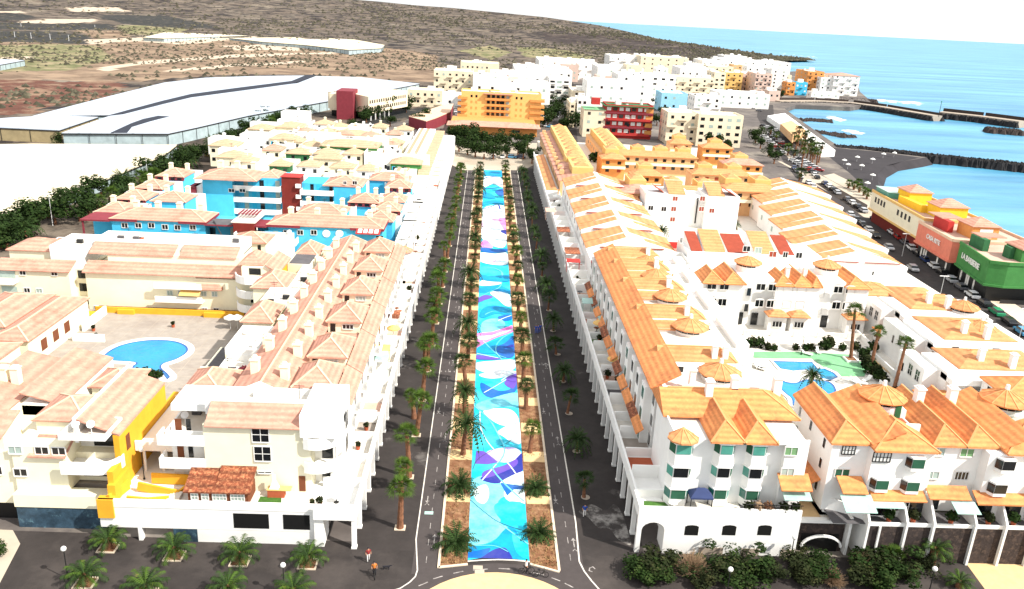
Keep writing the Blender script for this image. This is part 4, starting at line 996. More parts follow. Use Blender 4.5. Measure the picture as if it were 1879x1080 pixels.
# white flat houses further along, next to the arcade
for i, (y0, y1, z) in enumerate([(153.5, 166, 8.0), (166.3, 182, 8.0), (182.3, 200, 8.2), (200.3, 232, 8.5)]):
    t = Thing('terrace_house', f'flat white house beside the left arcade, {ordw(i)} beyond the pink tiled row', 'house', (-14, y0, 4))
    t.body('white', -18, y0, -15.0, y1, 4.1, z); t.parapet('white', -18, y0, -15.0, y1, z)
    n = int((y1 - y0) / 5)
    for k in range(n):
        t.dark(-14.99, y0 + 2.5 + k * 5, 5.4, 'E', 1.6, 2.1, name='door'); t.box('wall', 'white', -18, y0 + 5 * k, z, -15, y0 + 5 * k + .2, z + 1.2)
    if i == 0: t.rotunda(-15.6, y0 + 3, 1.7, z, 1.4, 'roof_pink', 'white', 1.1, slots=False)
    t.done()

# ================================================================== POOL COURT
t = Thing('podium', 'raised paved courtyard deck around the left swimming pool', 'terrace', (-48, 104, 0))
t.box('deck', 'paving', -72, 79, 3.0, -28.2, 137, 4.0)
k = MB(); k.box(-72, 78.9, 0, -28.2, 79.1, 3.0); t.solo('retaining_wall', 'white', k)
k = MB()
for i in range(14): k.box(-66 + i * 2.6, 98, 4.0, -65.95 + i * 2.6, 131, 4.004)
for i in range(12): k.box(-67, 99 + i * 2.6, 4.0, -38.5, 99.05 + i * 2.6, 4.0042)
t.solo('joints', 'light_ground', k); t.done()
def pool(label, pl, z, rim=.9, m='pool_water', deep=None, sm=True, rimm='fabric_white'):
    pp = PX(pl, z); pp = smooth(pp, 5) if sm else pp
    c = (sum(p[0] for p in pp) / len(pp), sum(p[1] for p in pp) / len(pp))
    t = Thing('swimming_pool', label, 'pool', (c[0], c[1], z))
    a = sum(pp[i][0] * pp[(i + 1) % len(pp)][1] - pp[(i + 1) % len(pp)][0] * pp[i][1] for i in range(len(pp)))
    if a < 0: pp = pp[::-1]
    N = len(pp); o = []; o2 = []
    for i in range(N):
        dx, dy = pp[(i + 1) % N][0] - pp[i - 1][0], pp[(i + 1) % N][1] - pp[i - 1][1]; l = math.hypot(dx, dy) or 1
        o.append((pp[i][0] + dy / l * rim, pp[i][1] - dx / l * rim)); o2.append((pp[i][0] - dy / l * .28, pp[i][1] + dx / l * .28))
    k = MB(); k.add([(p[0], p[1], z + .09) for p in pp] + [(p[0], p[1], z + .09) for p in o] + [(p[0], p[1], z) for p in o] + [(p[0], p[1], z) for p in pp],
        [(i, N + i, N + (i + 1) % N, (i + 1) % N) for i in range(N)] + [(N + i, 2 * N + i, 2 * N + (i + 1) % N, N + (i + 1) % N) for i in range(N)] + [(3 * N + i, i, (i + 1) % N, 3 * N + (i + 1) % N) for i in range(N)])
    t.solo('rim', rimm, k)
    k = MB(); k.add([(p[0], p[1], z + .02) for p in pp], [tuple(f) for f in tess(pp)])
    for i, f in enumerate(k.f):
        a_, b_, c_ = [Vector(k.v[q]) for q in f]
        if (b_ - a_).cross(c_ - a_).z < 0: k.f[i] = f[::-1]
    t.solo('water', m, k)
    k = MB(); k.add([(p[0], p[1], z + .026) for p in pp] + [(p[0], p[1], z + .026) for p in o2], [(i, (i + 1) % N, N + (i + 1) % N, N + i) for i in range(N)])
    t.solo('edge_tiles', 'pool_water_deep', k)
    return t.done()
pool('large kidney shaped swimming pool in the left courtyard', [(190, 660), (197, 646), (225, 632), (270, 624), (315, 625), (341, 634), (344, 646), (325, 659), (300, 668), (297, 676), (306, 684), (312, 692), (306, 696), (298, 686), (285, 681), (246, 681), (243, 672), (246, 665)], 4.0)
for i, (px, py, rr) in enumerate([(252, 692, 1.0), (268, 692, 1.0), (279, 693, .9), (292, 692, .8)]):
    p = P(px, py, 4); plant(p.x, p.y, 4.0, f'{ordw(i)} dark shrub from the left below the kidney pool', rr, 'tree_leaf', 3 + i % 3, pot=False)
for i, (px, py) in enumerate([(172, 607), (177, 622), (116, 605), (318, 600)]):
    p = P(px, py, 4); plant(p.x, p.y, 4.0, ['small round pot by the yellow planter', 'dark pot left of the kidney pool', 'pale pot beside the white ramp wall', 'brown pot by the yellow planter under the block'][i], .45, 'bush_leaf', i % 3)
def lounger(x, y, z, rz, lab):
    t = Thing('sun_lounger', lab, 'sun lounger', (x, y, z), 'white sun loungers on the pool decks', rot=(x, y, rz))
    t.box('frame', 'fabric_white', x - .32, y - .95, z + .25, x + .32, y + .5, z + .33)
    a = MB(); a.slope(x - .32, y + .5, x + .32, y + 1.0, z + .33, z + .75, 'y', .06); t.solo('backrest', 'fabric_white', a)
    for q in ((-.26, -.85), (.26, -.85), (-.26, .45), (.26, .45)):
        a = MB(); a.box(x + q[0] - .03, y + q[1] - .03, z, x + q[0] + .03, y + q[1] + .03, z + .25); t.solo('leg', 'fabric_white', a)
    t.done()
# round white tables by the left pool
for i, (px, py) in enumerate([(423, 598), (436, 598)]):
    p = P(px, py, 4.5); parasol(p.x, p.y, 4.0, f'{["left", "right"][i]} white parasol of the pair under the curved balcony', r=1.0)

# ---- block behind the pool
t = Thing('apartment_building', 'long cream apartment block behind the kidney pool with stacked balconies', 'building', (-54, 132, 4))
t.body('pale_yellow', -66.0, 132, -47.8, 141, 4, 10.6); t.body('pale_yellow', -47.8, 132, -38.6, 141, 4, 10.2)
t.body('white', -54.2, 132.8, -46.8, 141, 4, 10.6)
t.body('pale_yellow', -63, 134.2, -41, 142, 10.6, 13.4)
a = MB(); a.slope(-66.3, 131.5, -38.6, 134.2, 10.7, 12.0); t.solo('roof', 'roof_pink', a)
a = MB(); a.slope(-66, 134.0, -52, 136.8, 13.3, 14.6); t.solo('roof', 'roof_pink', a)
a = MB(); a.slope(-51, 134.0, -41.5, 136.8, 13.3, 14.6); t.solo('roof', 'roof_pink', a)
t.body('white', -66, 136.9, -41, 142, 13.2, 14.6)
t.parapet('white', -66, 137, -41, 142, 14.6, h=.5)
for z in (4.0, 6.3, 8.7):
    k = MB(); k.box(-54.4, 131.0, z - .2, -46.6, 132.8, z); k.box(-54.4, 130.8, z - .2, -46.6, 131.0, z + .85)
    if z > 4: t.solo('balcony', 'white', k)
    for j, gm in enumerate(['glass_pale', 'shutter_grey', 'soft_yellow', 'shutter_grey']): t.dark(-53.4 + j * 1.9, 132.79, z + 1.2, 'S', 1.6, 1.7, gm=gm, name='balcony_door')
a = MB(); a.slope(-50.3, 130.4, -46.9, 132.0, 7.6, 8.4, 'y', .05); t.solo('awning', 'soft_yellow', a)
for px, py, gm in ((312, 537, 'shutter_grey'), (332, 537, 'shutter_grey'), (374, 538, 'shutter_grey'), (394, 539, 'shutter_grey'), (376, 569, 'glass_dark'), (397, 569, 'glass_dark'), (178, 565, 'glass_dark'), (200, 566, 'shutter_grey')):
    wS(t, px, py, 132, w=1.0, h=.95, gm=gm)
t.body('yellow', -64.3, 130.5, -38.9, 130.8, 4, 5.0); t.box('planter_soil', 'soil', -64.3, 130.8, 4, -38.9, 132, 4.7)
t.body('yellow', -60.5, 130.0, -57.8, 130.5, 4, 4.8); t.body('yellow', -46.2, 129.9, -41.5, 130.5, 4, 4.8)
# curved balcony tower at the right end
t.body('pale_yellow', -39.6, 130.5, -34.8, 139, 4, 13); 
for z in (5.9, 8.4, 10.9): t.cbalcony(-37.8, 131.2, 3.0, z, -PI * .95, -.1, h=1.1); t.dark(-37.4, 130.49, z + 1.7 - .3, 'S', 2.0, 1.2)
a = MB(); a.hip(-40.4, 131.2, -36.2, 137.5, 13.2, 1.5, 'y'); t.solo('roof', 'roof_pink', a)
a = MB(); a.slope(-35.6, 130.2, -33.4, 139.0, 13.6, 12.3, 'x', .2); t.solo('roof', 'roof_pink', a)
t.body('yellow', -34.8, 131.2, -33.7, 139, 4, 12.2)
t.dark(-33.69, 133.0, 6, 'E', 1.0, 2.2, gm='frame_brown', name='door'); t.dark(-33.69, 133.0, 9.6, 'E', 1.0, 2.2, gm='frame_brown', name='door')
t.hip('roof_pink', -48.2, 131.2, -43.4, 132.2, 8.6, .8, 'x', hips=(1, 1), over=.1)
t.done()
t = Thing('apartment_building', 'cream block left of the pool block, split from it by a dark stairwell', 'building', (-73, 132, 4))
t.body('pale_yellow', -80, 131, -68.2, 142, 0, 10.8); t.body('pale_yellow', -68.2, 133, -66.2, 142, 4, 10.8)
for z in (4.2, 6.5, 8.8): t.dark(-67.1, 132.98, z + 1.0, 'S', 1.3, 1.5, gm='glass_dark')
a = MB(); a.slope(-80.3, 130.6, -67.9, 133.4, 10.9, 12.1); t.solo('roof', 'roof_pink', a)
a = MB(); a.hip(-80, 134.5, -72.5, 141.5, 13.2, 1.4, 'x'); t.solo('roof', 'roof_pink', a); t.body('cream', -79.6, 134.8, -72.9, 141.2, 10.8, 13.0)
t.body('white', -72.4, 134, -67, 142, 10.8, 13.4); t.parapet('white', -72.4, 134, -67, 142, 13.4)
for px, py in ((42, 500), (100, 501)): wS(t, px, py, 131, w=1.1, h=.9)
for px, py, gm in ((50, 532, 'glass_dark'), (72, 533, 'shutter_grey')): wS(t, px, py, 131, w=1.1, h=.9, gm=gm)
for z in (6.0, 8.9):
    k = MB(); k.box(-80, 129.6, z - .2, -76.6, 131, z); k.box(-80, 129.4, z - .2, -76.6, 129.6, z + .9); t.solo('balcony', 'white', k)
    t.dark(-78.2, 130.98, z + 1.2, 'S', 2.6, 1.5, gm='shutter_grey')
t.done()
for i, (px, py, rr) in enumerate([(118, 574, 1.3), (128, 572, 1.5), (141, 572, 1.3)]):
    p = P(px, py, 5); plant(p.x, p.y, 4.6, f'{ordw(i)} dark leafy shrub from the left in the yellow planter at the stairwell', rr, 'tree_leaf', 6 + i, pot=False)
b = MB(); p = P(105, 585, 4); b.box(p.x - 1, p.y, 4, p.x + 6, p.y + .4, 4.9); b.box(p.x - 1, p.y + .4, 4, p.x + 6, p.y + 2.4, 4.7)
tag(link('planter', b.mesh('planter', 'yellow')), 'yellow planter box at the foot of the dark stairwell', 'planter')

# ---- houses at the left edge around the pool court
def hiphouse(label, x0, y0, x1, y1, z0, ze, h, axis='y', wall='pale_yellow', roof='roof_pink', cap='cap_pink', wins=(), hips=(1, 1), over=.35, cat='house'):
    t = Thing('house', label, cat, ((x0 + x1) / 2, y0, z0))
    t.body(wall, x0, y0, x1, y1, z0, ze); t.hip(roof, x0, y0, x1, y1, ze, h, axis, cap, hips, over)
    for (x, z, w, hh, gm) in wins: t.win(x, y0, z, 'S', w=w, h=hh, gm=gm)
    return t
t = hiphouse('left courtyard house with a pink lean-to roof above the ramp', -76, 112, -68.5, 126, 4, 8.6, 1.2, 'y'); t.done()
t = hiphouse('pink roofed house at the left edge above the brown arched openings', -68.3, 108, -63.2, 126, 4, 8.2, 1.1, 'y')
for i in range(3): t.dark(-63.19, 112 + i * 3.4, 6, 'E', 1.7, 1.8, gm='frame_brown', name='opening')
t.dark(-66, 107.99, 6, 'S', 1.3, 1.7, gm='frame_brown')
t.done()
t = hiphouse('hipped pink pavilion at the left photo edge below the brown openings', -70, 98, -63.5, 106.5, 4, 8.4, 1.5, 'x'); t.done()
t = hiphouse('low pink house at the left edge with a flat white balcony', -64, 90, -56.8, 97.5, 4, 9.4, 1.2, 'y'); t.parapet('white', -56.8, 90, -53, 99, 7.0); t.body('white', -56.8, 90, -53, 99, 4, 7); t.done()
t = Thing('wall', 'white ramp wall with a yellow inner face left of the pool', 'wall', (-64, 112, 4))
for (x0, y0, x1, y1, m, z) in ((-62.6, 122, -62.2, 130, 'white', 5.4), (-62.2, 118, -57.4, 118.3, 'white', 5.2)): t.box('panel', m, x0, y0, 4, x1, y1, z)
k = MB(); a0, a1 = P(95, 638, 4), P(142, 600, 4); k.bar((a0.x, a0.y, 4.5), (a1.x, a1.y, 4.5), .3, 1.0); t.solo('panel', 'yellow', k)
k = MB(); a0, a1 = P(78, 652, 4), P(90, 640, 4); k.bar((a0.x, a0.y, 4.4), (a1.x, a1.y, 4.4), .3, .8); t.solo('panel', 'yellow', k)
t.done()
garden_table(P(70, 667, 4).x, P(70, 667, 4).y, 4.0, 'orange round table on the small terrace at the left edge', 'yellow')
# front-left cluster
t = Thing('apartment_building', 'cream corner block with a curved balcony above blue streaked tiles', 'building', (-43, 77, 0))
t.box('base_tiles', 'blue_tile', -48.6, 76.4, 0, -39.0, 82, 2.6)
t.body('pale_yellow', -48.7, 76.3, -38.9, 78, 2.6, 4.1); t.body('pale_yellow', -48.7, 77.3, -43.2, 88, 4.1, 9.4); t.body('pale_yellow', -43.2, 79.5, -38.3, 88, 4.1, 7.6)
t.body('yellow', -38.3, 75.8, -37.7, 95, 3.0, 7.5); t.body('yellow', -38.3, 78, -37.7, 91, 7.5, 10.6)
t.body('white', -43.2, 80.8, -38.3, 90, 7.6, 10.6)
for px, py, gm in ((77, 826, 'glass_dark'), (108, 827, 'glass_dark'), (28, 825, 'shutter_grey'), (38, 866, 'glass_dark')): wS(t, px, py, 77.3, w=1.5, h=1.0, gm=gm)
for z in (6.9,):
    b = MB(); b.box(-43.4, 76.6, z - .25, -38.6, 79.5, z); b.box(-43.4, 76.4, z - .25, -39.8, 76.6, z + 1.2); t.solo('balcony', 'white', b)
    t.cbalcony(-39.8, 78.6, 2.2, z, -PI / 2, 0, h=1.2)
t.dark(-41.0, 79.49, 5.4, 'S', 3.4, 1.6, gm='glass_dark', name='balcony_opening'); t.dark(-40.6, 80.79, 8.4, 'S', 2.4, 1.5)
t.shed('roof_pink', -46.9, 76.9, -43.0, 79.6, 8.4, 9.6); 
t.hip('roof_pink', -47.6, 80.6, -42.4, 86.4, 10.9, 1.4, 'x', 'cap_pink'); t.body('pale_yellow', -47.6, 80.6, -42.4, 86.4, 9.4, 10.9)
a = MB(); a.slope(-41.9, 78.0, -37.6, 91.0, 12.4, 10.7, 'x', .2); t.solo('roof', 'roof_pink', a)
t.body('white', -42.3, 78.0, -41.9, 91, 9.6, 12.5)
t.dark(-37.68, 80.0, 8.8, 'E', 1.0, 1.9, gm='frame_brown', name='door')
t.parapet('white', -43.2, 76.5, -38.4, 80.8, 10.7, h=.6)
t.done()
t = Thing('apartment_building', 'cream block at the left edge with a dark garage strip below', 'building', (-54, 77, 0))
t.body('pale_yellow', -62, 77.6, -48.9, 88, 2.2, 8.4); t.box('recess', 'black_gap', -62, 78.0, 0, -48.9, 78.2, 2.2); t.body('pale_yellow', -58, 86, -49, 96, 4, 9.6)
a = MB(); a.slope(-60, 77.4, -49.6, 81.5, 10.2, 11.4); t.solo('roof', 'roof_pink', a); t.body('pale_yellow', -60, 77.9, -49.7, 81.4, 8.4, 10.0)
a = MB(); a.slope(-57.5, 82, -52.5, 98, 11.2, 10.0, 'x'); t.solo('roof', 'roof_pink', a); t.body('white', -57.4, 82, -52.6, 98, 8, 9.9)
for x in (-56.0, -54.6): t.chimney(x, 90, 10.6, 1.8, .9, 'pale_yellow')
a = MB(); a.slope(-52.2, 86, -47.5, 99.5, 11.2, 9.9, 'x'); t.solo('roof', 'roof_pink', a); t.body('white', -52.1, 86, -47.6, 99.5, 4, 9.8)
for x, z in ((-50.8, 6.2), (-52.8, 6.2)): t.win(x, 77.6, z, 'S', w=1.4, h=1.1)
t.done()
t = hiphouse('small hipped pink pavilion directly below the kidney pool', -47.2, 92.4, -42.4, 97.4, 4, 9.2, 1.3, 'x')
t.dark(-46, 92.39, 8.2, 'S', .6, 1.1, name='door'); t.dark(-44.9, 92.39, 8.0, 'S', .5, 1.1, name='door'); t.done()
# bridge terrace with columns, ramp and yellow stair
t = Thing('terrace', 'white bridging terrace on round columns between the yellow wall and the front block', 'terrace', (-34, 84, 0))
t.box('deck', 'white', -37.6, 81.5, 6.9, -33.2, 92, 7.2); t.box('parapet', 'white', -37.6, 81.3, 6.9, -33.2, 81.5, 8.1); t.box('deck', 'terrace_white', -37.6, 92, 6.9, -28.3, 100, 7.2)
t.box('parapet', 'white', -33.4, 81.5, 7.2, -33.2, 92, 8.1)
for x, y in ((-36.9, 81.8), (-34.9, 81.8), (-36.9, 88), (-33.6, 86)):
    b = MB(); b.cyl(x, y, 3.9, 6.9, .16, .16, 10); t.solo('column', 'white', b)
t.done()
b = MB(); b.box(-37.6, 75.2, 0, -29.2, 104, 3.95); tag(link('yard', b.mesh('yard', 'paving')), 'pale paved ramp yard between the left blocks', kind='structure')
t = Thing('stair', 'bright yellow stair ramp with solid parapets at the plaza edge', 'stair', (-35, 75, 3.9))
def ybar(pts, h=1.0, w=.25, part='parapet', m='yellow'):
    k = MB()
    for i in range(len(pts) - 1): k.bar(pts[i], pts[i + 1], w, h)
    t.solo(part, m, k)
t.box('wall', 'yellow', -39.05, 74.4, 2.8, -37.4, 75.3, 5.0); t.box('wall', 'yellow', -38.2, 75.3, 4.0, -37.4, 79, 6.2)
ybar([(-38.0, 74.9, 4.6), (-37.2, 78, 4.6)], 1.4); ybar([(-36.4, 75.5, 4.4), (-34.2, 75.4, 4.3), (-32.4, 76.3, 4.0)], .9); ybar([(-36.0, 77.4, 4.9), (-33.0, 77.3, 4.3), (-31.6, 77.2, 4.1)], 1.0)
ybar([(-35.2, 79.2, 4.8), (-30.6, 79.0, 4.8)], 1.2); ybar([(-31.6, 77.2, 4.1), (-30.4, 79.0, 4.6)], .9)
k = MB(); k.box(-36.2, 75.7, 3.96, -33.2, 77.2, 4.0); t.solo('stairwell', 'black_gap', k)
for i in range(6):
    k = MB(); k.box(-33.2 + i * .35, 75.8, 3.96, -32.85 + i * .35, 77.1, 4.05 + .1 * i); t.solo('step', 'terrace_white', k)
t.done()
# inner row of small hipped houses beside the long pink row (pool side)
for i, (x0, y0, x1, y1, lab) in enumerate([(-34.2, 86.4, -29.2, 93.4, 'hipped pink house beside the potted red plant, pool side of the long row'), (-33.6, 109.8, -29.6, 116.5, 'hipped pink house with the grey roof terrace below it, pool side of the row'), (-36.2, 124.6, -31.2, 131.8, 'steep pink hipped house next to the yellow stair tower'), (-33.6, 143.4, -29.8, 149.6, 'small hipped pink house beneath the dark grey terrace near the blue complex')]):
    t = hiphouse(lab, x0, y0, x1, y1, 4, 11.6 if i else 11.3, 1.7, 'y')
    if i == 0: t.dark(x1 + .0, y0 + 2, 9.5, 'E', .9, 1.6)
    t.done()
t = Thing('house', 'white flat terraces stepping between the pink hipped houses on the pool side', 'house', (-31, 94, 4))
for (x0, y0, x1, y1, z) in ((-33, 94, -28.3, 101, 9.4), (-33.5, 101, -28.3, 109.4, 10.2), (-33.2, 117.2, -28.3, 124, 11.0), (-31, 124, -28.3, 143, 10.6)):
    t.body('pale_yellow', x0, y0, x1, y1, 4, z); t.parapet('white', x0, y0, x1, y1, z)
t.box('terrace_floor', 'terrace_grey', -36.5, 101, 7.6, -33.6, 109.2, 7.65); t.body('pale_yellow', -36.8, 100.6, -33.5, 109.4, 4, 7.6)
t.box('parapet', 'pale_yellow', -36.8, 100.6, 7.6, -33.5, 100.85, 8.4)
t.body('cream', -33.6, 137, -29.6, 143.2, 4, 11.8); t.box('terrace_floor', 'terrace_grey', -33.4, 137.2, 11.8, -29.8, 143, 11.85)
t.done()
plant(-29.6, 95.6, 9.5, 'red leaved potted plant on the white terrace by the hipped house', .8, 'maroon', 2)
plant(-34.5, 112, 4, 'green hedge bush at the right edge of the pool deck', 1.2, 'grass', 9, pot=False)
plant(-35.6, 96, 4, 'small green bush beside the grey roof terrace', 1.0, 'grass', 10, pot=False)
plant(-33.9, 90.0, 7.2, 'potted plant on the bridging terrace', .5, 'bush_leaf', 4)

# ================================================================== BLUE COMPLEX
def facade(t, x0, x1, y, z0, rows, cols, dz=2.8, w=1.2, h=1.1, gm='glass_dark', pane=True, skip=(), fm='frame'):
    for r in range(rows):
        for c in range(cols):
            if (r, c) in skip: continue
            x = x0 + (x1 - x0) * (c + .5) / cols; t.win(x, y, z0 + r * dz, 'S', w=w, h=h, gm=gm, fm=fm) if pane else t.dark(x, y, z0 + r * dz, 'S', w, h, gm)
def balc(t, x0, x1, y, z, d=1.6, m='white', doors=3, gms=('glass_dark', 'blue', 'shutter_grey')):
    k = MB(); k.box(x0, y - d, z - .25, x1, y, z); k.box(x0, y - d - .18, z - .25, x1, y - d, z + 1.0); k.box(x0 - .18, y - d - .18, z - .25, x0, y, z + 1.0); k.box(x1, y - d - .18, z - .25, x1 + .18, y, z + 1.0)
    t.solo('balcony', m, k)
    for j in range(doors): t.dark(x0 + (x1 - x0) * (j + .5) / doors, y - .005, z + 1.1, 'S', (x1 - x0) / doors * .6, 1.9, gm=gms[j % len(gms)], name='balcony_door')
def bluewing(lab, x0, x1, y0, y1, zt, wins, red=(0, 0), chim=3, base=4, two=True, h=1.5, winy=None):
    t = Thing('apartment_building', lab, 'building', ((x0 + x1) / 2, y0, base))
    t.body('blue', x0, y0, x1, y1, base, zt)
    t.hip('roof_pink', x0, y0, x1, y1, zt, h, 'x', 'cap_pink')
    b = MB(); b.box(x0 - .4, y0 - .42, zt - .5, x0 + (x1 - x0) * .28, y0 - .3, zt); b.box(x1 - (x1 - x0) * .28, y0 - .42, zt - .5, x1 + .4, y0 - .3, zt); b.box(x1 + .36, y0 - .3, zt - .5, x1 + .42, y1 + .3, zt); t.solo('fascia', 'maroon', b)
    for c in range(chim): t.chimney(x0 + (x1 - x0) * (c + .6) / (chim + .2), y1 - 1.4, zt + .6, 1.5, 1.0, 'cream')
    for px, py in wins: wS(t, px, py, y0, w=1.3, h=1.1, nx=2)
    return t
t = bluewing('blue apartment wing, front left of the blue complex with four chimneys', -74.6, -56.0, 162.3, 170, 12, [(229, 413), (254, 413), (278, 413), (303, 416), (326, 417), (354, 417)], chim=4)
t.box('pergola', 'maroon', -80.5, 161.6, 11.4, -74.8, 168, 11.7); b = MB(); b.box(-80.3, 161.8, 4, -80.0, 162.1, 11.4); t.solo('post', 'maroon', b)
t.box('wall', 'blue', -81, 168, 4, -74.6, 174, 11)
t.box('pergola', 'maroon', -56, 161.6, 11.4, -50.4, 167, 11.6); t.box('pergola_cover', 'terrace_grey', -55.6, 162, 11.6, -50.8, 166.6, 11.66)
t.body('blue', -56, 165, -50, 171, 4, 11.2); balc(t, -56.5, -50.2, 165, 8.2, 3.0, doors=3); balc(t, -56.5, -50.2, 165, 5.2, 3.0, doors=3)
t.done()
t = Thing('stair_tower', 'dark red stair tower between the two front blue wings', 'tower', (-50, 163, 4))
t.body('dark_red', -50.0, 161, -45.9, 163, 4, 12.4); t.body('dark_red', -50.0, 163, -49.4, 168, 4, 12.4); t.box('recess', 'black_gap', -49.2, 160.9, 4.4, -46.6, 160.99, 10.6)
t.box('landing', 'maroon', -49.4, 160.2, 7.2, -46.4, 160.9, 8.0); t.box('roof_slab', 'terrace_white', -50.4, 161, 12.4, -45.6, 170, 12.6)
for k in range(6):
    b = MB(); b.box(-49.8 + k * .7, 164, 13.4, -49.5 + k * .7, 168, 13.6); t.solo('pergola_beam', 'maroon', b)
t.done()
t = bluewing('blue apartment wing, front right of the blue complex above the red glass canopy', -43.4, -20.4, 162.6, 170, 12, [(526, 426), (551, 426), (576, 426)], chim=4)
for px in (599, 623):
    x, z = QY(px, 428, 162.6); b = MB(); b.cyl(0, 0, 0, .1, .8, .8, 14, xf=Matrix.Translation((x, 162.6, z)) @ Matrix.Rotation(PI / 2, 4, 'X')); t.solo('round_window', 'fabric_white', b)
t.box('pergola', 'maroon', -46.5, 161.5, 11.5, -43.6, 167, 11.8)
t.body('blue', -46, 164, -43.4, 170, 4, 11.5)
balc(t, -46.3, -37.6, 162.6, 8.6, 2.6, doors=5); balc(t, -46.3, -37.6, 162.6, 5.6, 2.6, doors=5)
b = MB(); b.slope(-25.5, 160.4, -20.6, 163.8, 11.4, 12.3); t.solo('glass_canopy', 'red', b)
for k in range(4):
    b = MB(); b.slope(-25.1 + k * 1.1, 160.7, -24.3 + k * 1.1, 163.4, 11.5, 12.3, 'y', .04); t.solo('canopy_pane', 'fabric_white', b)
t.dark(-20.9, 162.58, 9.6, 'S', 1.5, 1.9)
t.body('white', -25.0, 161.2, -20.4, 162.58, 4, 8.3)
t.done()
t = Thing('apartment_building', 'tall blue block with long white balconies, left of the red tower', 'building', (-58, 193, 4))
t.body('blue', -67.0, 194.5, -60.0, 205, 4, 14.4); t.body('blue', -60.0, 197.3, -48.8, 206, 4, 14.2)
for z in (6.0, 8.9, 11.7): balc(t, -60.4, -49.0, 197.3, z, 2.2, doors=6, gms=('blue', 'shutter_grey', 'cyan_paint', 'glass_dark'))
t.hip('roof_pink', -68, 193, -54, 204, 14.4, 1.8, 'x', 'cap_pink'); t.hip('roof_pink', -54.2, 198, -50, 205, 14.3, 1.2, 'y', 'cap_pink')
for x in (-65, -61, -57): t.chimney(x, 203, 15, 1.8, 1.1, 'cream')
wS(t, 424, 328, 194.5, w=1.4, h=1.0, gm='fabric_white'); wS(t, 445, 328, 194.5, w=1.4, h=1.0, gm='fabric_white'); wS(t, 425, 349, 194.5, w=1.5, h=.9); wS(t, 445, 349, 194.5, w=1.5, h=.9)
t.body('white', -69.4, 195, -67, 201, 4, 12); t.box('wall', 'maroon', -70.4, 194, 10.4, -68.6, 199, 12)
t.done()
t = Thing('stair_tower', 'tall blood red tower standing above the middle of the blue complex', 'tower', (-47, 196, 4))
t.body('dark_red', -48.6, 195.8, -44.2, 200, 4, 15.0)
for z in (7.0, 10.0, 12.6):
    b = MB(); b.box(-45.2, 195.2, z, -44.0, 195.8, z + .9); t.solo('landing', 'fabric_white', b)
t.box('roof_slab', 'red', -48.8, 195.6, 15.0, -44.0, 200.2, 15.15); t.done()
t = Thing('apartment_building', 'tall blue block with white balconies, right of the red tower', 'building', (-39, 197, 4))
t.body('blue', -44.2, 197.6, -36.2, 206, 4, 13.4); t.body('blue', -36.2, 196, -29.8, 206, 4, 13.4)
for z in (5.8, 8.5, 11.2): balc(t, -44.0, -36.4, 197.6, z, 2.2, doors=5, gms=('blue', 'glass_dark', 'cyan_paint'))
t.hip('roof_pink', -38.5, 196.2, -29.6, 205.6, 13.4, 1.7, 'x', 'cap_pink')
wS(t, 633, 335, 196, w=.9, h=.9); wS(t, 651, 335, 196, w=1.2, h=1)
for x in (-36, -33): t.chimney(x, 203.5, 14, 1.6, 1.1, 'cream')
t.done()
# smaller blue houses
for (x0, y0, x1, y1, z, lab, red) in [
    (-31, 187, -24.4, 194.5, 11.6, 'blue house with a maroon glazed band, right of the tall blue block', 1),
    (-40.5, 176, -30.5, 183.5, 11.2, 'long low pink hipped roof in the courtyard between the blue wings', 0),
    (-25.4, 173.6, -19.6, 179.8, 10.8, 'small blue house nearest the white terraces, front one of four', 0),
    (-24.8, 182.4, -19.0, 188.6, 11.0, 'second small blue house from the front with a red glazed band', 1),
    (-24.4, 191.2, -18.8, 197.6, 11.2, 'third small blue house from the front by the white terraces', 0),
    (-24.6, 204, -18.6, 210.5, 11.8, 'farthest small blue house with a maroon fascia by the white terraces', 1),
    (-81.6, 170.6, -75.0, 178.0, 11.0, 'small pink roofed blue house at the left end by the palms, nearest', 1),
    (-82.8, 183, -76.2, 190.5, 11.0, 'second pink roofed house up the left side of the blue complex', 1),
    (-83.2, 195, -77.0, 202.5, 11.0, 'third pink roofed house up the left side of the blue complex', 1),
    (-83.0, 208, -76.4, 216, 11.4, 'farthest pink roofed house up the left side of the blue complex', 1),
    (-73.6, 180.5, -66.4, 187.5, 11.6, 'pink roofed house with a broad white terrace behind the front left wing', 0),
    (-29.8, 212, -19.8, 219, 12.0, 'row of pale pink roofs just in front of the green block', 0)]:
    t = hiphouse(lab, x0, y0, x1, y1, 4, z, 1.6, 'x', wall='blue')
    if red:
        b = MB(); b.box(x0 - .3, y0 - .35, z - .9, x1 + .3, y0 - .02, z - .02); o = t.solo('fascia', 'maroon', b)
        for q in range(4):
            b = MB(); w_ = (x1 - x0) / 4; b.box(x0 + w_ * q + .3, y0 - .38, z - .75, x0 + w_ * (q + 1) - .3, y0 - .35, z - .2); t.solo('glazing', 'glass_dark', b, parent=o)
    t.chimney(x0 + 1.0, y1 - .5, z + .4, 1.5, .9, 'cream'); t.chimney(x1 - 1.4, y1 - .5, z + .4, 1.5, .9, 'cream')
    t.body('white', x0 - 1.2, y1 + .4, x1 + 1.2, y1 + 3.4, 4, z - 1.0); t.parapet('white', x0 - 1.2, y1 + .4, x1 + 1.2, y1 + 3.4, z - 1.0, h=.7)
    t.done()
b = MB(); b.box(-84, 142, 0, -17, 240, 3.9); tag(link('podium_deck', b.mesh('podium_deck', 'terrace_white')), 'pale raised courtyard paving under the blue complex', kind='structure')
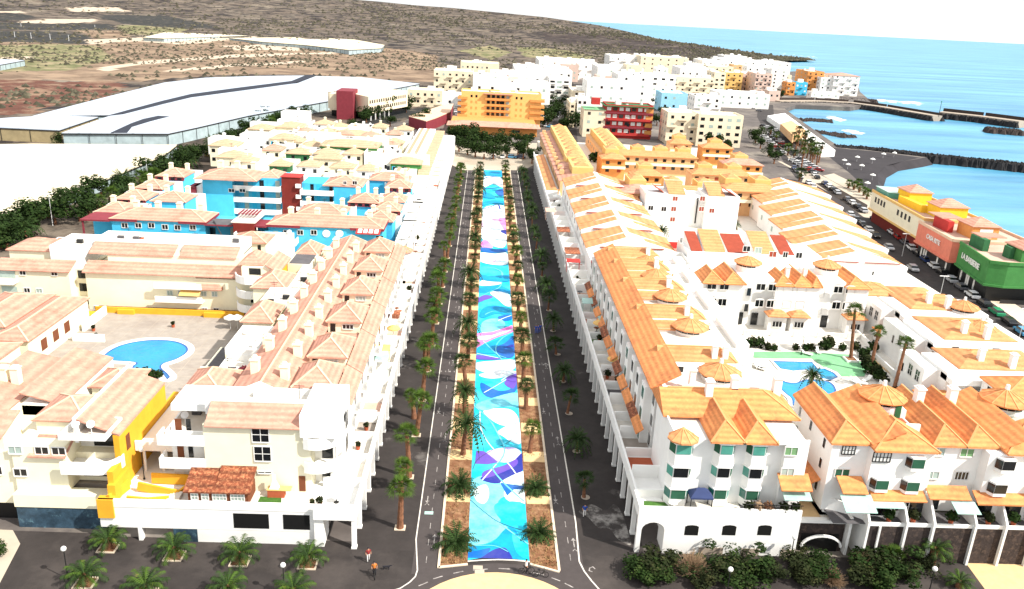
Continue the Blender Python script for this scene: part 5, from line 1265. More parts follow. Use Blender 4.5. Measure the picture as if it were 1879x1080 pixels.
for i, (x0, y0, x1, y1, z, roof) in enumerate([(-71, 150, -63, 158, 10, 1), (-58, 148, -50, 155, 10, 2), (-47.5, 151, -41, 157, 11.4, 0), (-80.5, 146, -73, 153, 10, 1)]):
    lab = ['cream house with low pink hips left of the blue wing front', 'cream house with an orange wall patch in front of the blue wing', 'small hipped pink house at the foot of the dark red stair tower', 'cream hipped house at the left edge in front of the palms'][i]
    t = hiphouse(lab, x0, y0, x1, y1, 4, z, 1.3, 'x'); t.dark(x1 - 1.2, y0 - .01, z - 1.1, 'S', .7, 1.3, name='door')
    if i == 1: t.box('wall', 'orange_wall', x1 - 1.0, y0 - .5, z - 2.4, x1 + 4.5, y0 + 4, z - 1.2)
    t.body('white', x0 - 2, y0 + 8.4, x1 + 3, y0 + 10.5, 4, z - 1.5); t.parapet('white', x0 - 2, y0 + 8.4, x1 + 3, y0 + 10.5, z - 1.5, h=.8)
    t.done()
# crane-like dark pole on the balcony
t = Thing('drain_pole', 'slim dark leaning pole beside the front left blue wing', 'pole', (-52, 160, 4)); b = MB(); b.bar(tuple(P(392, 405, 12)), tuple(P(420, 455, 9)), .2); t.solo('shaft', 'metal_dark', b); t.done()

# ================================================================== GREEN AND CREAM COMPLEX + WHITE ROW
b = MB(); b.box(-78, 232, 0, -14, 352, 3.2); tag(link('podium_deck', b.mesh('podium_deck', 'terrace_white')), 'pale paving under the cream and green complex', kind='structure')
G = [ # x0,y0,x1,y1,z,wall,roof  from pixels of the eave line
    ((585, 268), (693, 270), 11, 12, 'green_wall', 'long tan roofed block with green walls and white balconies, centre of the cream complex', 1),
    ((716, 300), (772, 300), 11, 7, 'green_wall', 'green fronted block with a white balcony facing the blue complex', 1),
    ((396, 288), (450, 289), 10, 8, 'cream', 'tan roofed cream block at the left end above the blue houses', 0),
    ((495, 254), (538, 256), 10, 9, 'cream', 'tan roofed cream block with green gable, left middle', 1),
    ((384, 266), (432, 268), 10, 9, 'cream', 'cream hipped house by the greenhouse wall, nearer one', 0),
    ((455, 236), (494, 238), 10, 10, 'cream', 'cream hipped house by the greenhouse wall, second one', 0),
    ((505, 232), (552, 235), 10, 12, 'cream', 'cream hipped house left of the pink speckled terrace', 0),
    ((548, 284), (568, 285), 9, 6, 'green_dark', 'small tan roof with dark green wall in the middle of the cream complex', 0),
    ((572, 290), (625, 292), 9, 6, 'cream', 'low tan roofed row directly behind the blue block', 0),
    ((610, 246), (680, 250), 9, 8, 'cream', 'tan roofed cream block below the blue parked cars', 0),
    ((690, 262), (740, 262), 9, 6, 'cream', 'small pale roofed house left of the long white row', 0)]
for (a, c, z, dep, wall, lab, bal) in G:
    p, q = P(a[0], a[1], z), P(c[0], c[1], z); y0 = (p.y + q.y) / 2; x0, x1 = p.x, q.x
    t = hiphouse(lab, x0, y0, x1, y0 + dep, 3.2, z, 1.6, 'x', wall=wall, roof='roof_tan', cap=None, cat='building')
    for k in range(2):
        for j in range(max(2, int((x1 - x0) / 3.5))):
            xx = x0 + 1.2 + j * 3.2
            if xx < x1 - 1: t.dark(xx, y0 - .01, z - 1.6 - 2.8 * k, 'S', 1.2, 1.2)
    if bal:
        balc(t, x0 - 1.5, x0 + (x1 - x0) * .55, y0, z - 2.9, 1.5, doors=4); balc(t, x0 - 1.5, x0 + (x1 - x0) * .55, y0, z - 5.6, 1.5, doors=4)
    t.body('white', x0 - 2, y0 + dep, x1 + 2, y0 + dep + 4, 3.2, z + .3); t.parapet('white', x0 - 2, y0 + dep, x1 + 2, y0 + dep + 4, z + .3, h=.8)
    t.done()
# rows of small pitched houses filling the complex
r_ = random.Random(44)
for j, y in enumerate([241, 262, 283, 305, 326]):
    xs = [-73 + 1.5 * j, -64 + j, -54.5, -45.5, -36.5]
    for i, x in enumerate(xs):
        w_, d_ = r_.uniform(5.5, 8), r_.uniform(5, 8); z = 9.0 + r_.uniform(-.8, 1.4); x += r_.uniform(-1.2, 1.2); yy = y + r_.uniform(-3, 3)
        t = hiphouse(f'tan roofed house in the cream complex, {ordw(i)} from the left, {ordw(j)} row back', x, yy, x + w_, yy + d_, 3.2, z, 1.5, 'x', wall=r_.choice(['cream', 'white', 'pale_yellow', 'green_dark']), roof=r_.choice(['roof_tan', 'roof_pink', 'roof_tan']), cap=None)
        t.body('white', x - 1.5, yy - 2.2, x + w_ * .6, yy, 3.2, z - 2.4); t.parapet('white', x - 1.5, yy - 2.2, x + w_ * .6, yy, z - 2.4, h=.8); t.dark(x + w_ * .8, yy - .01, z - 1.4, 'S', 1.1, 1.2); t.dark(x + w_ * .3, yy - .01, z - 1.3, 'S', 1.0, 1.5)
        t.chimney(x + w_ * .5, yy + d_ * .7, z + .5, 1.4, .8, 'cream'); t.done()
# extra white terraces
for i in range(12):
    px = [400, 440, 470, 520, 560, 590, 640, 700, 540, 610, 660, 700][i]; py = [258, 272, 262, 268, 246, 262, 285, 282, 218, 234, 240, 296][i]
    p = P(px, py, 8); w_ = 7 + i % 3 * 2
    t = Thing('terrace_house', f'small white flat roofed house, {ordw(i)} of those scattered through the cream complex from the left', 'house', (p.x, p.y, 3.2), 'white houses of the cream complex')
    t.body('white', p.x - w_ / 2, p.y, p.x + w_ / 2, p.y + 8, 3.2, 8 + i % 3); t.parapet('white', p.x - w_ / 2, p.y, p.x + w_ / 2, p.y + 8, 8 + i % 3, h=.8)
    t.dark(p.x - 1.5, p.y - .01, 6.4, 'S', 1.2, 1.4); t.dark(p.x + 1.5, p.y - .01, 6.4, 'S', 1.2, 1.4)
    t.chimney(p.x + 1, p.y + 4, 8.5 + i % 3, 1.5, .9); t.done()
t = Thing('terrace_row', 'long white row with small tan roof lights running up to the trees', 'building', (-20, 236, 0))
t.body('white', -26.5, 236, -12.2, 330, 0, 7.0); t.body('white', -26.5, 236.2, -20, 330, 7, 9.6)
for i in range(14):
    y = 238 + i * 6.4
    t.box('wall', 'white', -20, y, 7, -12.2, y + .25, 8.6)
    a = MB(); a.slope(-19.6, y + .8, -16.2, y + 5.0, 8.4, 9.6); t.solo('roof', 'roof_tan', a)
    a = MB(); a.slope(-15.6, y + .8, -13.4, y + 5.0, 7.4, 8.0); t.solo('roof', 'roof_tan', a)
    t.dark(-12.19, y + 3, 5.4, 'E', 1.6, 1.3)
for k in (-25.6, -23.2):
    a = MB(); a.box(k, 238, 9.6, k + 1.0, 328, 9.9); t.solo('roof', 'roof_tan', a)
t.done()
t = Thing('terrace_house', 'plain white flat roofed block where the long row meets the arcade', 'building', (-16, 232, 0))
t.body('white', -19.5, 219.5, -12.2, 235.8, 0, 7.6); t.parapet('white', -19.5, 219.5, -12.2, 235.8, 7.6)
for j in range(3): t.dark(-12.19, 222 + j * 4.5, 5.4, 'E', 1.6, 1.3)
t.done()
# ================================================================== RIGHT FRONT
t = arcade('long white terrace on square pillars right of the painted walk', 18.0, 22.5, 78.0, 168, 4.9, 25, 1, start=78.2)
y = 82.0; i = 0
fls = ['terrace_red', 'paving', 'terrace_white', 'terrace_white', 'terrace_grey', 'terrace_pink', 'terrace_white', 'terrace_white', 'grass', 'terrace_white', 'terrace_red', 'terrace_white', 'terrace_white', 'terrace_pink', 'terrace_white', 'terrace_white', 'terrace_white', 'terrace_red', 'terrace_white']
while y < 166:
    t.box('dividing_wall', 'white', 18.3, y, 4.9, 21.6, y + .2, 6.5 - (i % 2) * .4)
    t.box('terrace_floor', fls[i % len(fls)], 18.27, y + .22, 4.9, 21.6, y + 4.5, 4.93)
    y += 4.7; i += 1
t.done()
t = arcade('far white terrace on pillars right of the painted walk, beside the gabled houses', 18.0, 22.5, 168.3, 305, 5.4, 36, 1, start=169)
y = 172.0; i = 0
while y < 235:
    t.box('dividing_wall', 'white', 18.3, y, 5.4, 21.6, y + .2, 6.6); t.box('terrace_floor', 'terrace_white' if i % 3 else 'terrace_red', 18.27, y + .22, 5.4, 21.6, y + 4.8, 5.43); y += 5.2; i += 1
k = MB(); k.slope(18.3, 236, 21.5, 300, 5.6, 6.4, 'x'); t.solo('roof', 'roof_ochre', k)
t.box('wall', 'orange_wall', 18.26, 235.4, 5.4, 22, 236, 6.6)
t.done()
for i, (px, py, m, w, d, lab) in enumerate([(1034, 421, 'roof_red', 3.0, 3.4, 'orange tiled canopy on the far right arcade terrace, farther of two'), (1050, 460, 'roof_red', 3.2, 4.0, 'orange tiled canopy above a dark red seating area, nearer of two'), (1078, 552, 'glass_pale', 1.9, 2.0, 'mint green awning on the right arcade terrace, farther one'), (1107, 586, 'glass_pale', 1.6, 1.8, 'mint green awning hard against the white house wall'), (1052, 478, 'red', 2.8, 1.4, 'dark red awning below the orange canopy'), (1010, 385, 'terrace_pink', 2.6, 3.0, 'pale slatted pergola on the far right arcade')]):
    p = P(px, py, 7.4); awning(p.x - w / 2, p.y - d / 2, p.x + w / 2, p.y + d / 2, 7.3, m, lab)
bays('right', 18.9, 20.9, 82, 4.7, 17, 4.94); bays('far right', 18.9, 21, 172, 5.2, 11, 5.44)
# ---- long house R1
def bay(t, x, y, zs, w=2.3, d=.85, z0=5, z1=13.0, gms=('shutter_dark', 'teal', 'glass_green')):
    poly = [(x - w / 2, y), (x - w / 2 + .45, y - d), (x + w / 2 - .45, y - d), (x + w / 2, y)]
    for (a, b_) in ((z0, z1),):
        k = MB(); k.prism(poly, a, b_); t.solo('bay', 'white', k)
    for q, z in enumerate(zs):
        for j in range(3):
            p0, p1 = poly[j], poly[j + 1]; dx, dy = p1[0] - p0[0], p1[1] - p0[1]; L = math.hypot(dx, dy); n_ = (dy / L, -dx / L)
            if n_[1] > 0: n_ = (-n_[0], -n_[1])
            c = ((p0[0] + p1[0]) / 2, (p0[1] + p1[1]) / 2); hw = L / 2 - .07; u = (dx / L, dy / L)
            k = MB()
            A0 = (c[0] - u[0] * hw, c[1] - u[1] * hw); A1 = (c[0] + u[0] * hw, c[1] + u[1] * hw); o = .05
            k.prism([A0, A1, (A1[0] + n_[0] * o, A1[1] + n_[1] * o), (A0[0] + n_[0] * o, A0[1] + n_[1] * o)], z - .55, z + .6)
            t.solo('window', gms[(q + j) % 3] if not (q == 1 and j == 1) else 'glass_dark', k)
        k = MB(); k.prism([(x - w / 2 - .15, y), (x - w / 2 + .35, y - d - .15), (x + w / 2 - .35, y - d - .15), (x + w / 2 + .15, y)], z + .6, z + .75); t.solo('cornice', 'white', k)
t = Thing('apartment_building', 'white corner block with round bays and orange hipped roofs beside the avenue front', 'building', (28, 77, 0))
t.body('white', 21.4, 77.3, 35.7, 86.5, 4.9, 12.7); t.body('white', 33.4, 76.6, 35.9, 86.5, 4.9, 12.72); t.box('terrace_floor', 'terrace_white', 31.9, 76.85, 12.74, 35.8, 81.4, 12.78)
bay(t, 22.3, 77.3, [12.0, 9.2, 6.5], w=2.6, d=1.1, z1=13.0); bay(t, 27.0, 77.3, [12.0, 9.2, 6.5]); bay(t, 30.5, 77.3, [12.0, 9.2, 6.5])
t.win(34.0, 76.6, 12.0, 'S', w=1.5, h=1.1, gm='shutter_green'); t.win(34.0, 76.6, 9.4, 'S', w=1.5, h=1.1, gm='shutter_grey')
k = MB(); n = 10; ring = [(22.3 + 1.7 * math.cos(2 * PI * i / n), 77.0 + 1.5 * math.sin(2 * PI * i / n), 13.0) for i in range(n)]
k.add(ring + [(22.3, 77.4, 14.0)], [(i, (i + 1) % n, n) for i in range(n)]); k.add([(p[0], p[1], 12.85) for p in ring] + ring, [(i, (i + 1) % n, n + (i + 1) % n, n + i) for i in range(n)]); o = t.solo('bay_roof', 'roof_ochre', k)
k = MB()
for p in ring: k.bar(p, (22.3, 77.4, 14.0), .12, .1)
t.solo('ridge_cap', 'cap_orange', k, parent=o)
for x in (27.0, 30.5):
    a = MB(); a.hip(x - 1.9, 76.2, x + 1.9, 83.6, 13.0, 1.7, 'y', hips=(1, 0)); o = t.solo('roof', 'roof_orange', a)
    k = MB(); k.bar((x, 78.1, 14.7), (x, 83.4, 14.7), .2, .14); k.bar((x - 1.9, 76.2, 13), (x, 78.1, 14.7), .2, .12); k.bar((x + 1.9, 76.2, 13), (x, 78.1, 14.7), .2, .12); t.solo('ridge_cap', 'cap_orange', k, parent=o)
t.box('terrace_floor', 'terrace_white', 21.6, 77.5, 12.7, 25, 81.5, 12.72); t.box('parapet', 'white', 21.4, 77.3, 12.7, 21.6, 82, 13.3); t.box('parapet', 'white', 32.5, 76.6, 12.7, 35.9, 76.8, 13.3)
a = MB(); a.hip(21.0, 81.4, 36.6, 88.4, 13.3, 1.9, 'x', hips=(0, 1)); o = t.solo('roof', 'roof_orange', a)
k = MB(); k.bar((22, 84.9, 15.2), (33.1, 84.9, 15.2), .2, .14); k.bar((33.1, 84.9, 15.2), (36.6, 81.4, 13.3), .2, .12); k.bar((33.1, 84.9, 15.2), (36.6, 88.4, 13.3), .2, .12); t.solo('ridge_cap', 'cap_orange', k, parent=o)
t.chimney(26.6, 84.2, 14.8, 1.6, .8); t.chimney(29.8, 85.2, 14.8, 1.7, .8); t.chimney(35.4, 86.8, 14.2, 1.7, .9); t.chimney(25.9, 89.0, 14.2, 1.4, .7)
for z in (6.5, 9.3, 11.9):
    t.dark(35.91, 79, z, 'E', .7, 1.2); t.dark(35.91, 83, z, 'E', .7, 1.2)
# ground floor with arch
t.box('wall', 'white', 20.9, 74.7, 0, 35.6, 77.3, 4.9); t.box('terrace_floor', 'terrace_white', 18.0, 75.0, 4.9, 35.4, 77.3, 4.92)
k = MB()
for i in range(8):
    a0, a1 = PI * i / 8, PI * (i + 1) / 8; f = lambda a: (19.65 + 1.25 * math.cos(a), 2.9 + 1.0 * math.sin(a))
    p, q = f(a0), f(a1); k.add([(p[0], 74.7, p[1]), (p[0], 74.7, 4.9), (q[0], 74.7, 4.9), (q[0], 74.7, q[1]), (p[0], 75.2, p[1]), (p[0], 75.2, 4.9), (q[0], 75.2, 4.9), (q[0], 75.2, q[1])], [(0, 1, 2, 3), (7, 6, 5, 4), (0, 3, 7, 4)])
k.box(17.9, 74.7, 0, 18.4, 75.2, 4.9); t.solo('arch', 'white', k)
t.box('deck', 'white', 17.9, 75.2, 4.4, 21, 78, 4.9); t.box('parapet', 'white', 17.9, 74.7, 4.9, 35.6, 74.95, 5.8); t.box('parapet', 'white', 17.9, 74.95, 4.9, 18.15, 78, 5.8)
for px in (1269, 1338, 1403):
    x, z = QY(px, 973, 74.7); b = MB(); b.prism([(x - .75, 74.68), (x + .75, 74.68), (x + .75, 74.72), (x - .75, 74.72)], z - .6, z + .5)
    b.add([(x - .75, 74.675, z + .5), (x + .75, 74.675, z + .5), (x + .5, 74.675, z + .64), (x, 74.675, z + .7), (x - .5, 74.675, z + .64)], [(0, 1, 2, 3, 4)]); t.solo('window_opening', 'black_gap', b)
for x0, x1 in ((24.9, 27.6), (29.6, 31.6), (34.0, 35.5)): t.box('stone_plinth', 'concrete', x0, 74.64, 0, x1, 74.7, .9)
t.box('plinth_box', 'metal_white', 31.9, 74.6, .5, 32.8, 74.7, 1.4)
t.done()
b = MB(); b.sheet([(18.6, 75.6), (21.4, 75.6), (21.4, 77.0), (18.9, 77.2)], 4.94); tag(link('lawn_mat', b.mesh('lawn_mat', 'grass')), 'green lawn mat on the corner terrace of the white right block', 'lawn mat')
awn = Thing('gazebo', 'dark blue canvas gazebo on the front right terrace', 'gazebo', (24.7, 76.2, 4.92))
a = MB(); a.hip(23.5, 75.4, 26.0, 77.1, 6.6, .8, 'x'); awn.solo('canopy', 'awning_blue', a)
for q in ((23.6, 75.5), (25.9, 75.5), (23.6, 77.0), (25.9, 77.0)):
    a = MB(); a.box(q[0] - .04, q[1] - .04, 4.92, q[0] + .04, q[1] + .04, 6.5); awn.solo('pole', 'metal_dark', a)
awn.done()
garden_table(21.8, 75.9, 4.92, 'white round table by the lawn mat on the right terrace'); 
t = Thing('terrace', 'planted corner terrace with iron railings and a pale glass roof', 'terrace', (33, 75.5, 0))
t.box('floor', 'terrace_grey', 29.4, 74.98, 4.92, 35.4, 77.3, 4.95)
a = MB(); a.slope(33.4, 74.6, 36.4, 76.6, 7.2, 8.0, 'y', .06); t.solo('glass_roof', 'glass_pale', a)
a = MB(); a.slope(33.0, 74.9, 36.4, 76.8, 8.2, 9.2, 'y'); t.solo('roof', 'roof_orange', a)
a = MB(); a.slope(35.9, 76.8, 37.1, 85.6, 8.6, 7.6, 'x'); t.solo('roof', 'roof_orange', a)
for i in range(14):
    a = MB(); a.box(29.4 + i * .46, 74.72, 5.8, 29.43 + i * .46, 74.75, 6.4); t.solo('baluster', 'metal_dark', a)
a = MB(); a.box(29.4, 74.7, 6.4, 35.6, 74.77, 6.46); t.solo('rail', 'metal_dark', a)
t.done()
for i, (x, m) in enumerate([(29.9, 'bush_leaf'), (30.9, 'dry_twig'), (32.0, 'soil'), (33.8, 'bush_leaf'), (35.0, 'tree_leaf')]):
    plant(x, 75.3, 4.95, f'{ordw(i)} plant from the left along the iron railing terrace', .75, m, i % 4)

# ---- long west slope + repeated houses
names = ['nearest the plaza, with a row of small windows', 'second from the plaza', 'third from the plaza', 'fourth from the plaza', 'farthest, next to the white gabled row']
YS = [88.4, 100.2, 115.0, 128.0, 138.5, 146.5]
for i in range(5):
    y0, y1 = YS[i], YS[i + 1]
    t = Thing('row_house', f'white house with an orange rotunda roof, {names[i]}', 'house', (28, y0, 5))
    t.body('white', 21.6, y0, 34 + (3 if i else 1), y1, 4.9, 13.1)
    a = MB(); a.slope(20.9, y0, 24.4, y1, 13.3, 15.3, 'x', .2); t.solo('roof', 'roof_orange', a)
    ry = y1 - 4.3 if i else y1 - 5.2
    rx1 = 34.0 - .2 * i
    # terrace, then roof strip behind it facing the camera
    t.box('terrace_floor', 'terrace_white', 24.5, y0 + .1, 13.1, 34 + (3 if i else 1), ry, 13.12)
    a = MB(); a.hip(23.2, ry, rx1, ry + 5.2 if i < 4 else y1, 13.4, 1.8, 'x', hips=(0, 1)); o = t.solo('roof', 'roof_ochre', a)
    k = MB(); k.bar((24, ry + 2.6, 15.2), (rx1 - 2.6, ry + 2.6, 15.2), .2, .12); k.bar((rx1 - 2.6, ry + 2.6, 15.2), (rx1, ry, 13.4), .2, .12); t.solo('ridge_cap', 'cap_orange', k, parent=o)
    t.body('white', 24.6, ry - .5 if i else ry - 1.2, rx1 - .4, ry + .2, 13.1, 13.9)
    if i: a = MB(); a.slope(24.2, ry - 3.4, 28.4, ry - 1.6, 13.6, 14.4); t.solo('roof', 'roof_ochre', a); t.body('white', 24.4, ry - 3.2, 28.2, ry - 1.4, 13.1, 13.7)
    t.rotunda(30.2 - .1 * i, ry - 2.8, 2.25, 13.1, 1.0, 'roof_ochre', 'white', 1.25)
    t.box('parapet', 'white', 24.6, y0, 13.1, 34 + (3 if i else 1), y0 + .2, 13.9)
    t.chimney(30.5, ry + 1.4, 14.4, 1.4, .7); 
    if i == 0: t.chimney(31.9, ry + 1.4, 14.4, 1.4, .7)
    if i == 0:
        for q in range(4): t.win(26.6 + q * .75, y0 - .02 + .02, 12.3, 'S', w=.6, h=.7, nx=1); t.win(31.2 + q * .75, y0, 12.3, 'S', w=.6, h=.7, nx=1)
    # west facade: stepped bays, dark windows, orange lean-to
    n = int((y1 - y0) / 4.7 + .5)
    for q in range(n):
        yy = y0 + (q + .5) * (y1 - y0) / n
        t.body('white', 20.6, yy - .2, 21.6, yy + 1.9, 4.9, 12.6)
        for z in (5.9, 8.6, 11.4):
            t.dark(21.59, yy - 1.1, z, 'W', 1.1, 1.5, gm='glass_dark'); t.dark(20.59, yy + .85, z, 'W', 1.2, 1.5, gm='glass_dark' if q % 3 else 'glass_green')
        a = MB(); a.slope(19.7, yy - 1.9, 20.6, yy + 2.0, 7.1, 7.8, 'x'); t.solo('roof', 'roof_red' if q % 2 else 'roof_orange', a)
    # small terrace clutter on top
    t.dark(25.6, ry - .52 if i else ry - 1.22, 13.5, 'S', .9, .9)
    t.body('white', 35.2, y0 + 2, 37, y1 - 2, 4.9, 13.8) if i else None
    t.done()
for i, (x, y) in enumerate([(33.5, 95), (33.2, 109.2), (32.6, 124), (27, 137)]): garden_table(x, y, 13.12, f'round table on the roof terrace of the {ordw(i)} rotunda house', 'cap_pink')

# ---- R2 second front block
t = Thing('apartment_building', 'wide white block with red-orange ridged roofs and teal glass verandas, front right', 'building', (50, 76, 0))
t.body('white', 38.6, 77.0, 49.3, 88.5, 4.6, 12.9); t.body('white', 42.6, 75.9, 49.3, 77.2, 4.6, 12.7); t.body('white', 49.3, 77.4, 56.6, 89, 4.6, 12.9); t.body('white', 55.4, 76.0, 66, 89, 4.6, 12.7)
def ridge_roof(x0, y0, x1, y1, z, h, hipf=1):
    a = MB(); A_, B2 = a.hip(x0, y0, x1, y1, z, h, 'y', hips=(hipf, 0)); o = t.solo('roof', 'roof_orange', a)
    k = MB(); k.bar(A_, B2, .2, .14); k.bar((x0, y0, z), A_, .2, .12); k.bar((x1, y0, z), A_, .2, .12); t.solo('ridge_cap', 'cap_orange', k, parent=o)
ridge_roof(38.3, 76.7, 42.9, 88.7, 13.0, 1.7); ridge_roof(42.5, 75.4, 49.6, 80.2, 13.0, 1.9)
a = MB(); a.slope(42.6, 76.4, 46.0, 88.6, 13.2, 14.8, 'x', .2); t.solo('roof', 'roof_orange', a)
ridge_roof(49.6, 76.9, 53.4, 88.9, 13.0, 1.7); ridge_roof(53.3, 76.9, 57.1, 88.9, 13.0, 1.7); ridge_roof(57.0, 75.5, 66.4, 80.5, 13.0, 2.0)
a = MB(); a.slope(57.0, 76.4, 60.0, 88.8, 13.2, 14.8, 'x', .2); t.solo('roof', 'roof_orange', a)
t.box('terrace_floor', 'terrace_red', 46.1, 80.3, 12.9, 49.3, 83.5, 12.93); t.body('white', 46.0, 83.4, 49.6, 88.5, 12.9, 13.9); t.dark(48.6, 83.39, 13.8, 'S', .8, 1.9, gm='green_dark', name='door'); t.box('parapet', 'white', 45.9, 79.9, 12.9, 49.5, 80.2, 13.9)
t.rotunda(47.6, 85.6, 2.3, 13.6, 1.2, 'roof_orange', 'white', 1.3)
t.box('terrace_floor', 'grass', 60.3, 80.6, 12.9, 66, 83.4, 12.93); t.body('white', 60.0, 83.4, 66, 88.5, 12.9, 13.9); t.dark(64.4, 83.39, 13.8, 'S', .8, 1.9, gm='green_dark', name='door')
t.rotunda(62.3, 85.6, 2.3, 13.6, 1.2, 'roof_orange', 'white', 1.3)
t.chimney(51.6, 85.0, 14.2, 1.8, .9); t.chimney(55.6, 85.2, 14.2, 1.9, .9)
for (px, py, y, k) in ((1557, 825, 77.0, dict(w=1.5, h=1.1, nx=4, ny=2, fm='metal_dark', gm='fabric_white')), (1618, 838, 75.9, dict(w=2.0, h=1.2, nx=5, ny=2, fm='metal_dark', gm='fabric_white')), (1545, 867, 77.0, dict(w=1.7, h=1.1, gm='shutter_dark')), (1722, 828, 77.4, dict(w=1.5, h=1.1, gm='shutter_grey')), (1774, 830, 77.4, dict(w=1.6, h=1.1, gm='shutter_green')), (1711, 871, 77.4, dict(w=1.5, h=1.0, gm='shutter_grey')), (1764, 872, 77.4, dict(w=1.6, h=1.1, nx=4, gm='glass_dark'))):
    wS(t, px, py, y, **k)
for x, z in ((47.3, 11.6), (43.9, 8.9), (47.3, 8.8), (57.2, 11.7), (57.0, 8.8), (61.5, 8.8)):
    k = MB(); k.prism([(x - 1.0, 76.0), (x - .6, 75.3), (x + .8, 75.3), (x + .8, 76.0)], z - .9, z + .75); t.solo('bay', 'white', k)
    k = MB(); k.prism([(x - .58, 75.28), (x + .76, 75.28), (x + .76, 75.32), (x - .58, 75.32)], z - .5, z + .55); t.solo('window', 'shutter_dark' if x < 50 else 'glass_dark', k)
    k = MB(); k.prism([(x - 1.0, 75.95), (x - .63, 75.3), (x - .66, 75.26), (x - 1.04, 75.93)], z - .5, z + .55); t.solo('window', 'glass_dark', k)
for z in (6.5, 9.3, 11.8):
    for yy in (79, 83, 86.5): t.dark(38.59, yy, z, 'W', .6, 1.2)
# veranda roofs
for (x0, x1, zz) in ((39.6, 42.4, 8.2), (43.0, 49.0, 7.4), (49.2, 53.8, 7.8), (54.6, 61, 7.3), (61.2, 66, 7.3)):
    a = MB(); a.slope(x0, 74.7, x1, 76.2 if x0 != 39.6 else 76.9, zz, zz + .8); t.solo('roof', 'roof_orange', a)
a = MB(); a.slope(39.4, 72.9, 42.8, 75.0, 7.0, 7.9, 'y', .05); t.solo('glass_roof', 'glass_pale', a)
a = MB(); a.slope(51.6, 73.2, 54.2, 74.8, 7.0, 7.5, 'y', .05); t.solo('glass_roof', 'glass_pale', a)
a = MB(); a.slope(43.0, 73.9, 46.4, 74.8, 7.0, 7.3, 'y', .05); t.solo('glass_roof', 'glass_pale', a)
a = MB(); a.slope(37.0, 78.2, 38.6, 87, 6.9, 7.7, 'x'); t.solo('roof', 'roof_orange', a)
t.box('terrace_floor', 'terrace_grey', 39.0, 74.4, 4.6, 66, 77.0, 4.64)
for x in (42.6, 46.8, 49.8, 54.4, 57.8, 61.0):
    k = MB(); k.add([(x, 73.9, 0), (x, 77, 0), (x, 77, 7.3), (x, 75.6, 7.1), (x, 73.9, 5.2), (x + .25, 73.9, 0), (x + .25, 77, 0), (x + .25, 77, 7.3), (x + .25, 75.6, 7.1), (x + .25, 73.9, 5.2)], [(4, 3, 2, 1, 0), (5, 6, 7, 8, 9), (0, 5, 9, 4), (4, 9, 8, 3), (3, 8, 7, 2)]); t.solo('dividing_wall', 'white', k)
for x, w in ((44.6, 2.4), (48.6, 1.6), (51.2, 1.8), (56.0, 2.4), (59.4, 2.2)): t.dark(x, 75.88 if x < 49 else 77.38 if x < 54 else 75.98, 5.7, 'S', w, 1.9)
t.win(47.0, 75.9, 6.0, 'S', w=1.6, h=1.2, nx=3, ny=2)
t.body('lava_stone', 42.8, 74.3, 66, 75, 0, 4.5); t.box('parapet', 'white', 43, 74.25, 4.5, 66, 74.45, 4.9)
t.done()
t = Thing('wall', 'dark lava stone wall with a white arched gate between the two right blocks', 'wall', (39, 76, 0))
t.box('stone', 'lava_stone', 35.8, 75.9, 0, 41.2, 76.3, 3.6); t.box('coping', 'white', 35.7, 75.8, 3.6, 41.3, 76.4, 4.0); t.box('backing', 'terrace_white', 35.8, 76.4, 3.6, 41.4, 79.5, 3.9)
k = MB(); pts = [(38.6 + 2.2 * math.cos(a), 75.2, 1.0 + 1.4 * math.sin(a)) for a in [PI * q / 14 for q in range(15)]]
for i in range(14): k.bar(pts[i], pts[i + 1], .25, .22)
t.solo('gate_arch', 'white', k); t.box('gate', 'black_gap', 36.5, 75.8, 0, 40.7, 75.9, 2.2)
k = MB(); k.box(41.3, 75.2, 0, 41.6, 77, 4.8); k.box(44.0, 74, 0, 44.2, 74.2, 4.6); t.solo('post', 'white', k)
k = MB(); cv = [(39.0 + .5 * q, 77.2 - .12 * q - .02 * q * q, 5.2 - .05 * q) for q in range(9)]
for i in range(8): k.bar(cv[i], cv[i + 1], .2, 1.9)
t.solo('curved_wall', 'white', k)
t.done()
for i, x in enumerate((45.3, 48, 52.2, 56.4, 59.2)): plant(x, 74.9, 4.65, f'{ordw(i)} dark plant from the left along the stone terrace edge', .8, 'bush_leaf' if i % 2 else 'tree_leaf', i)
# alley floor
b = MB(); b.sheet([(35.9, 76.4), (38.6, 76.4), (38.6, 100), (35.9, 100)], 3.95); b2 = MB(); b2.box(34, 77, 0, 72, 137, 3.9); tag(link('podium_deck', b2.mesh('podium_deck', 'terrace_white')), 'pale paved courtyard deck around the right swimming pool', kind='structure')
struct('path', b, 'sand_paving', 'sand coloured alley between the two right blocks')

# ================================================================== RIGHT POOL COURT
b = MB(); pl = PX([(1366, 645), (1470, 645), (1560, 650), (1592, 672), (1586, 690), (1538, 690), (1500, 665), (1490, 657), (1420, 657), (1370, 655)], 3.95); b.sheet(pl, 3.95); struct('pool_deck', b, 'pool_deck_green', 'light green painted deck beside the right pool')
pool('wavy right swimming pool shaded by one palm, larger lower basin', [(1430, 692), (1440, 700), (1460, 702), (1480, 696), (1520, 700), (1534, 715), (1528, 730), (1500, 733), (1488, 735), (1470, 738), (1455, 745), (1452, 732), (1436, 718), (1426, 705)], 3.95, rim=.6)
pool('upper basin of the right swimming pool with a straight far edge', [(1417, 662), (1490, 664), (1500, 676), (1512, 676), (1530, 684), (1538, 692), (1525, 698), (1510, 697), (1500, 684), (1480, 679), (1455, 681), (1432, 677)], 3.95, rim=.6, sm=False)
t = Thing('planter_ring', 'square white planter kerb round the base of the tallest pool palm', 'planter', (63.4, 122.6, 3.95)); p = P(1561, 660, 4)
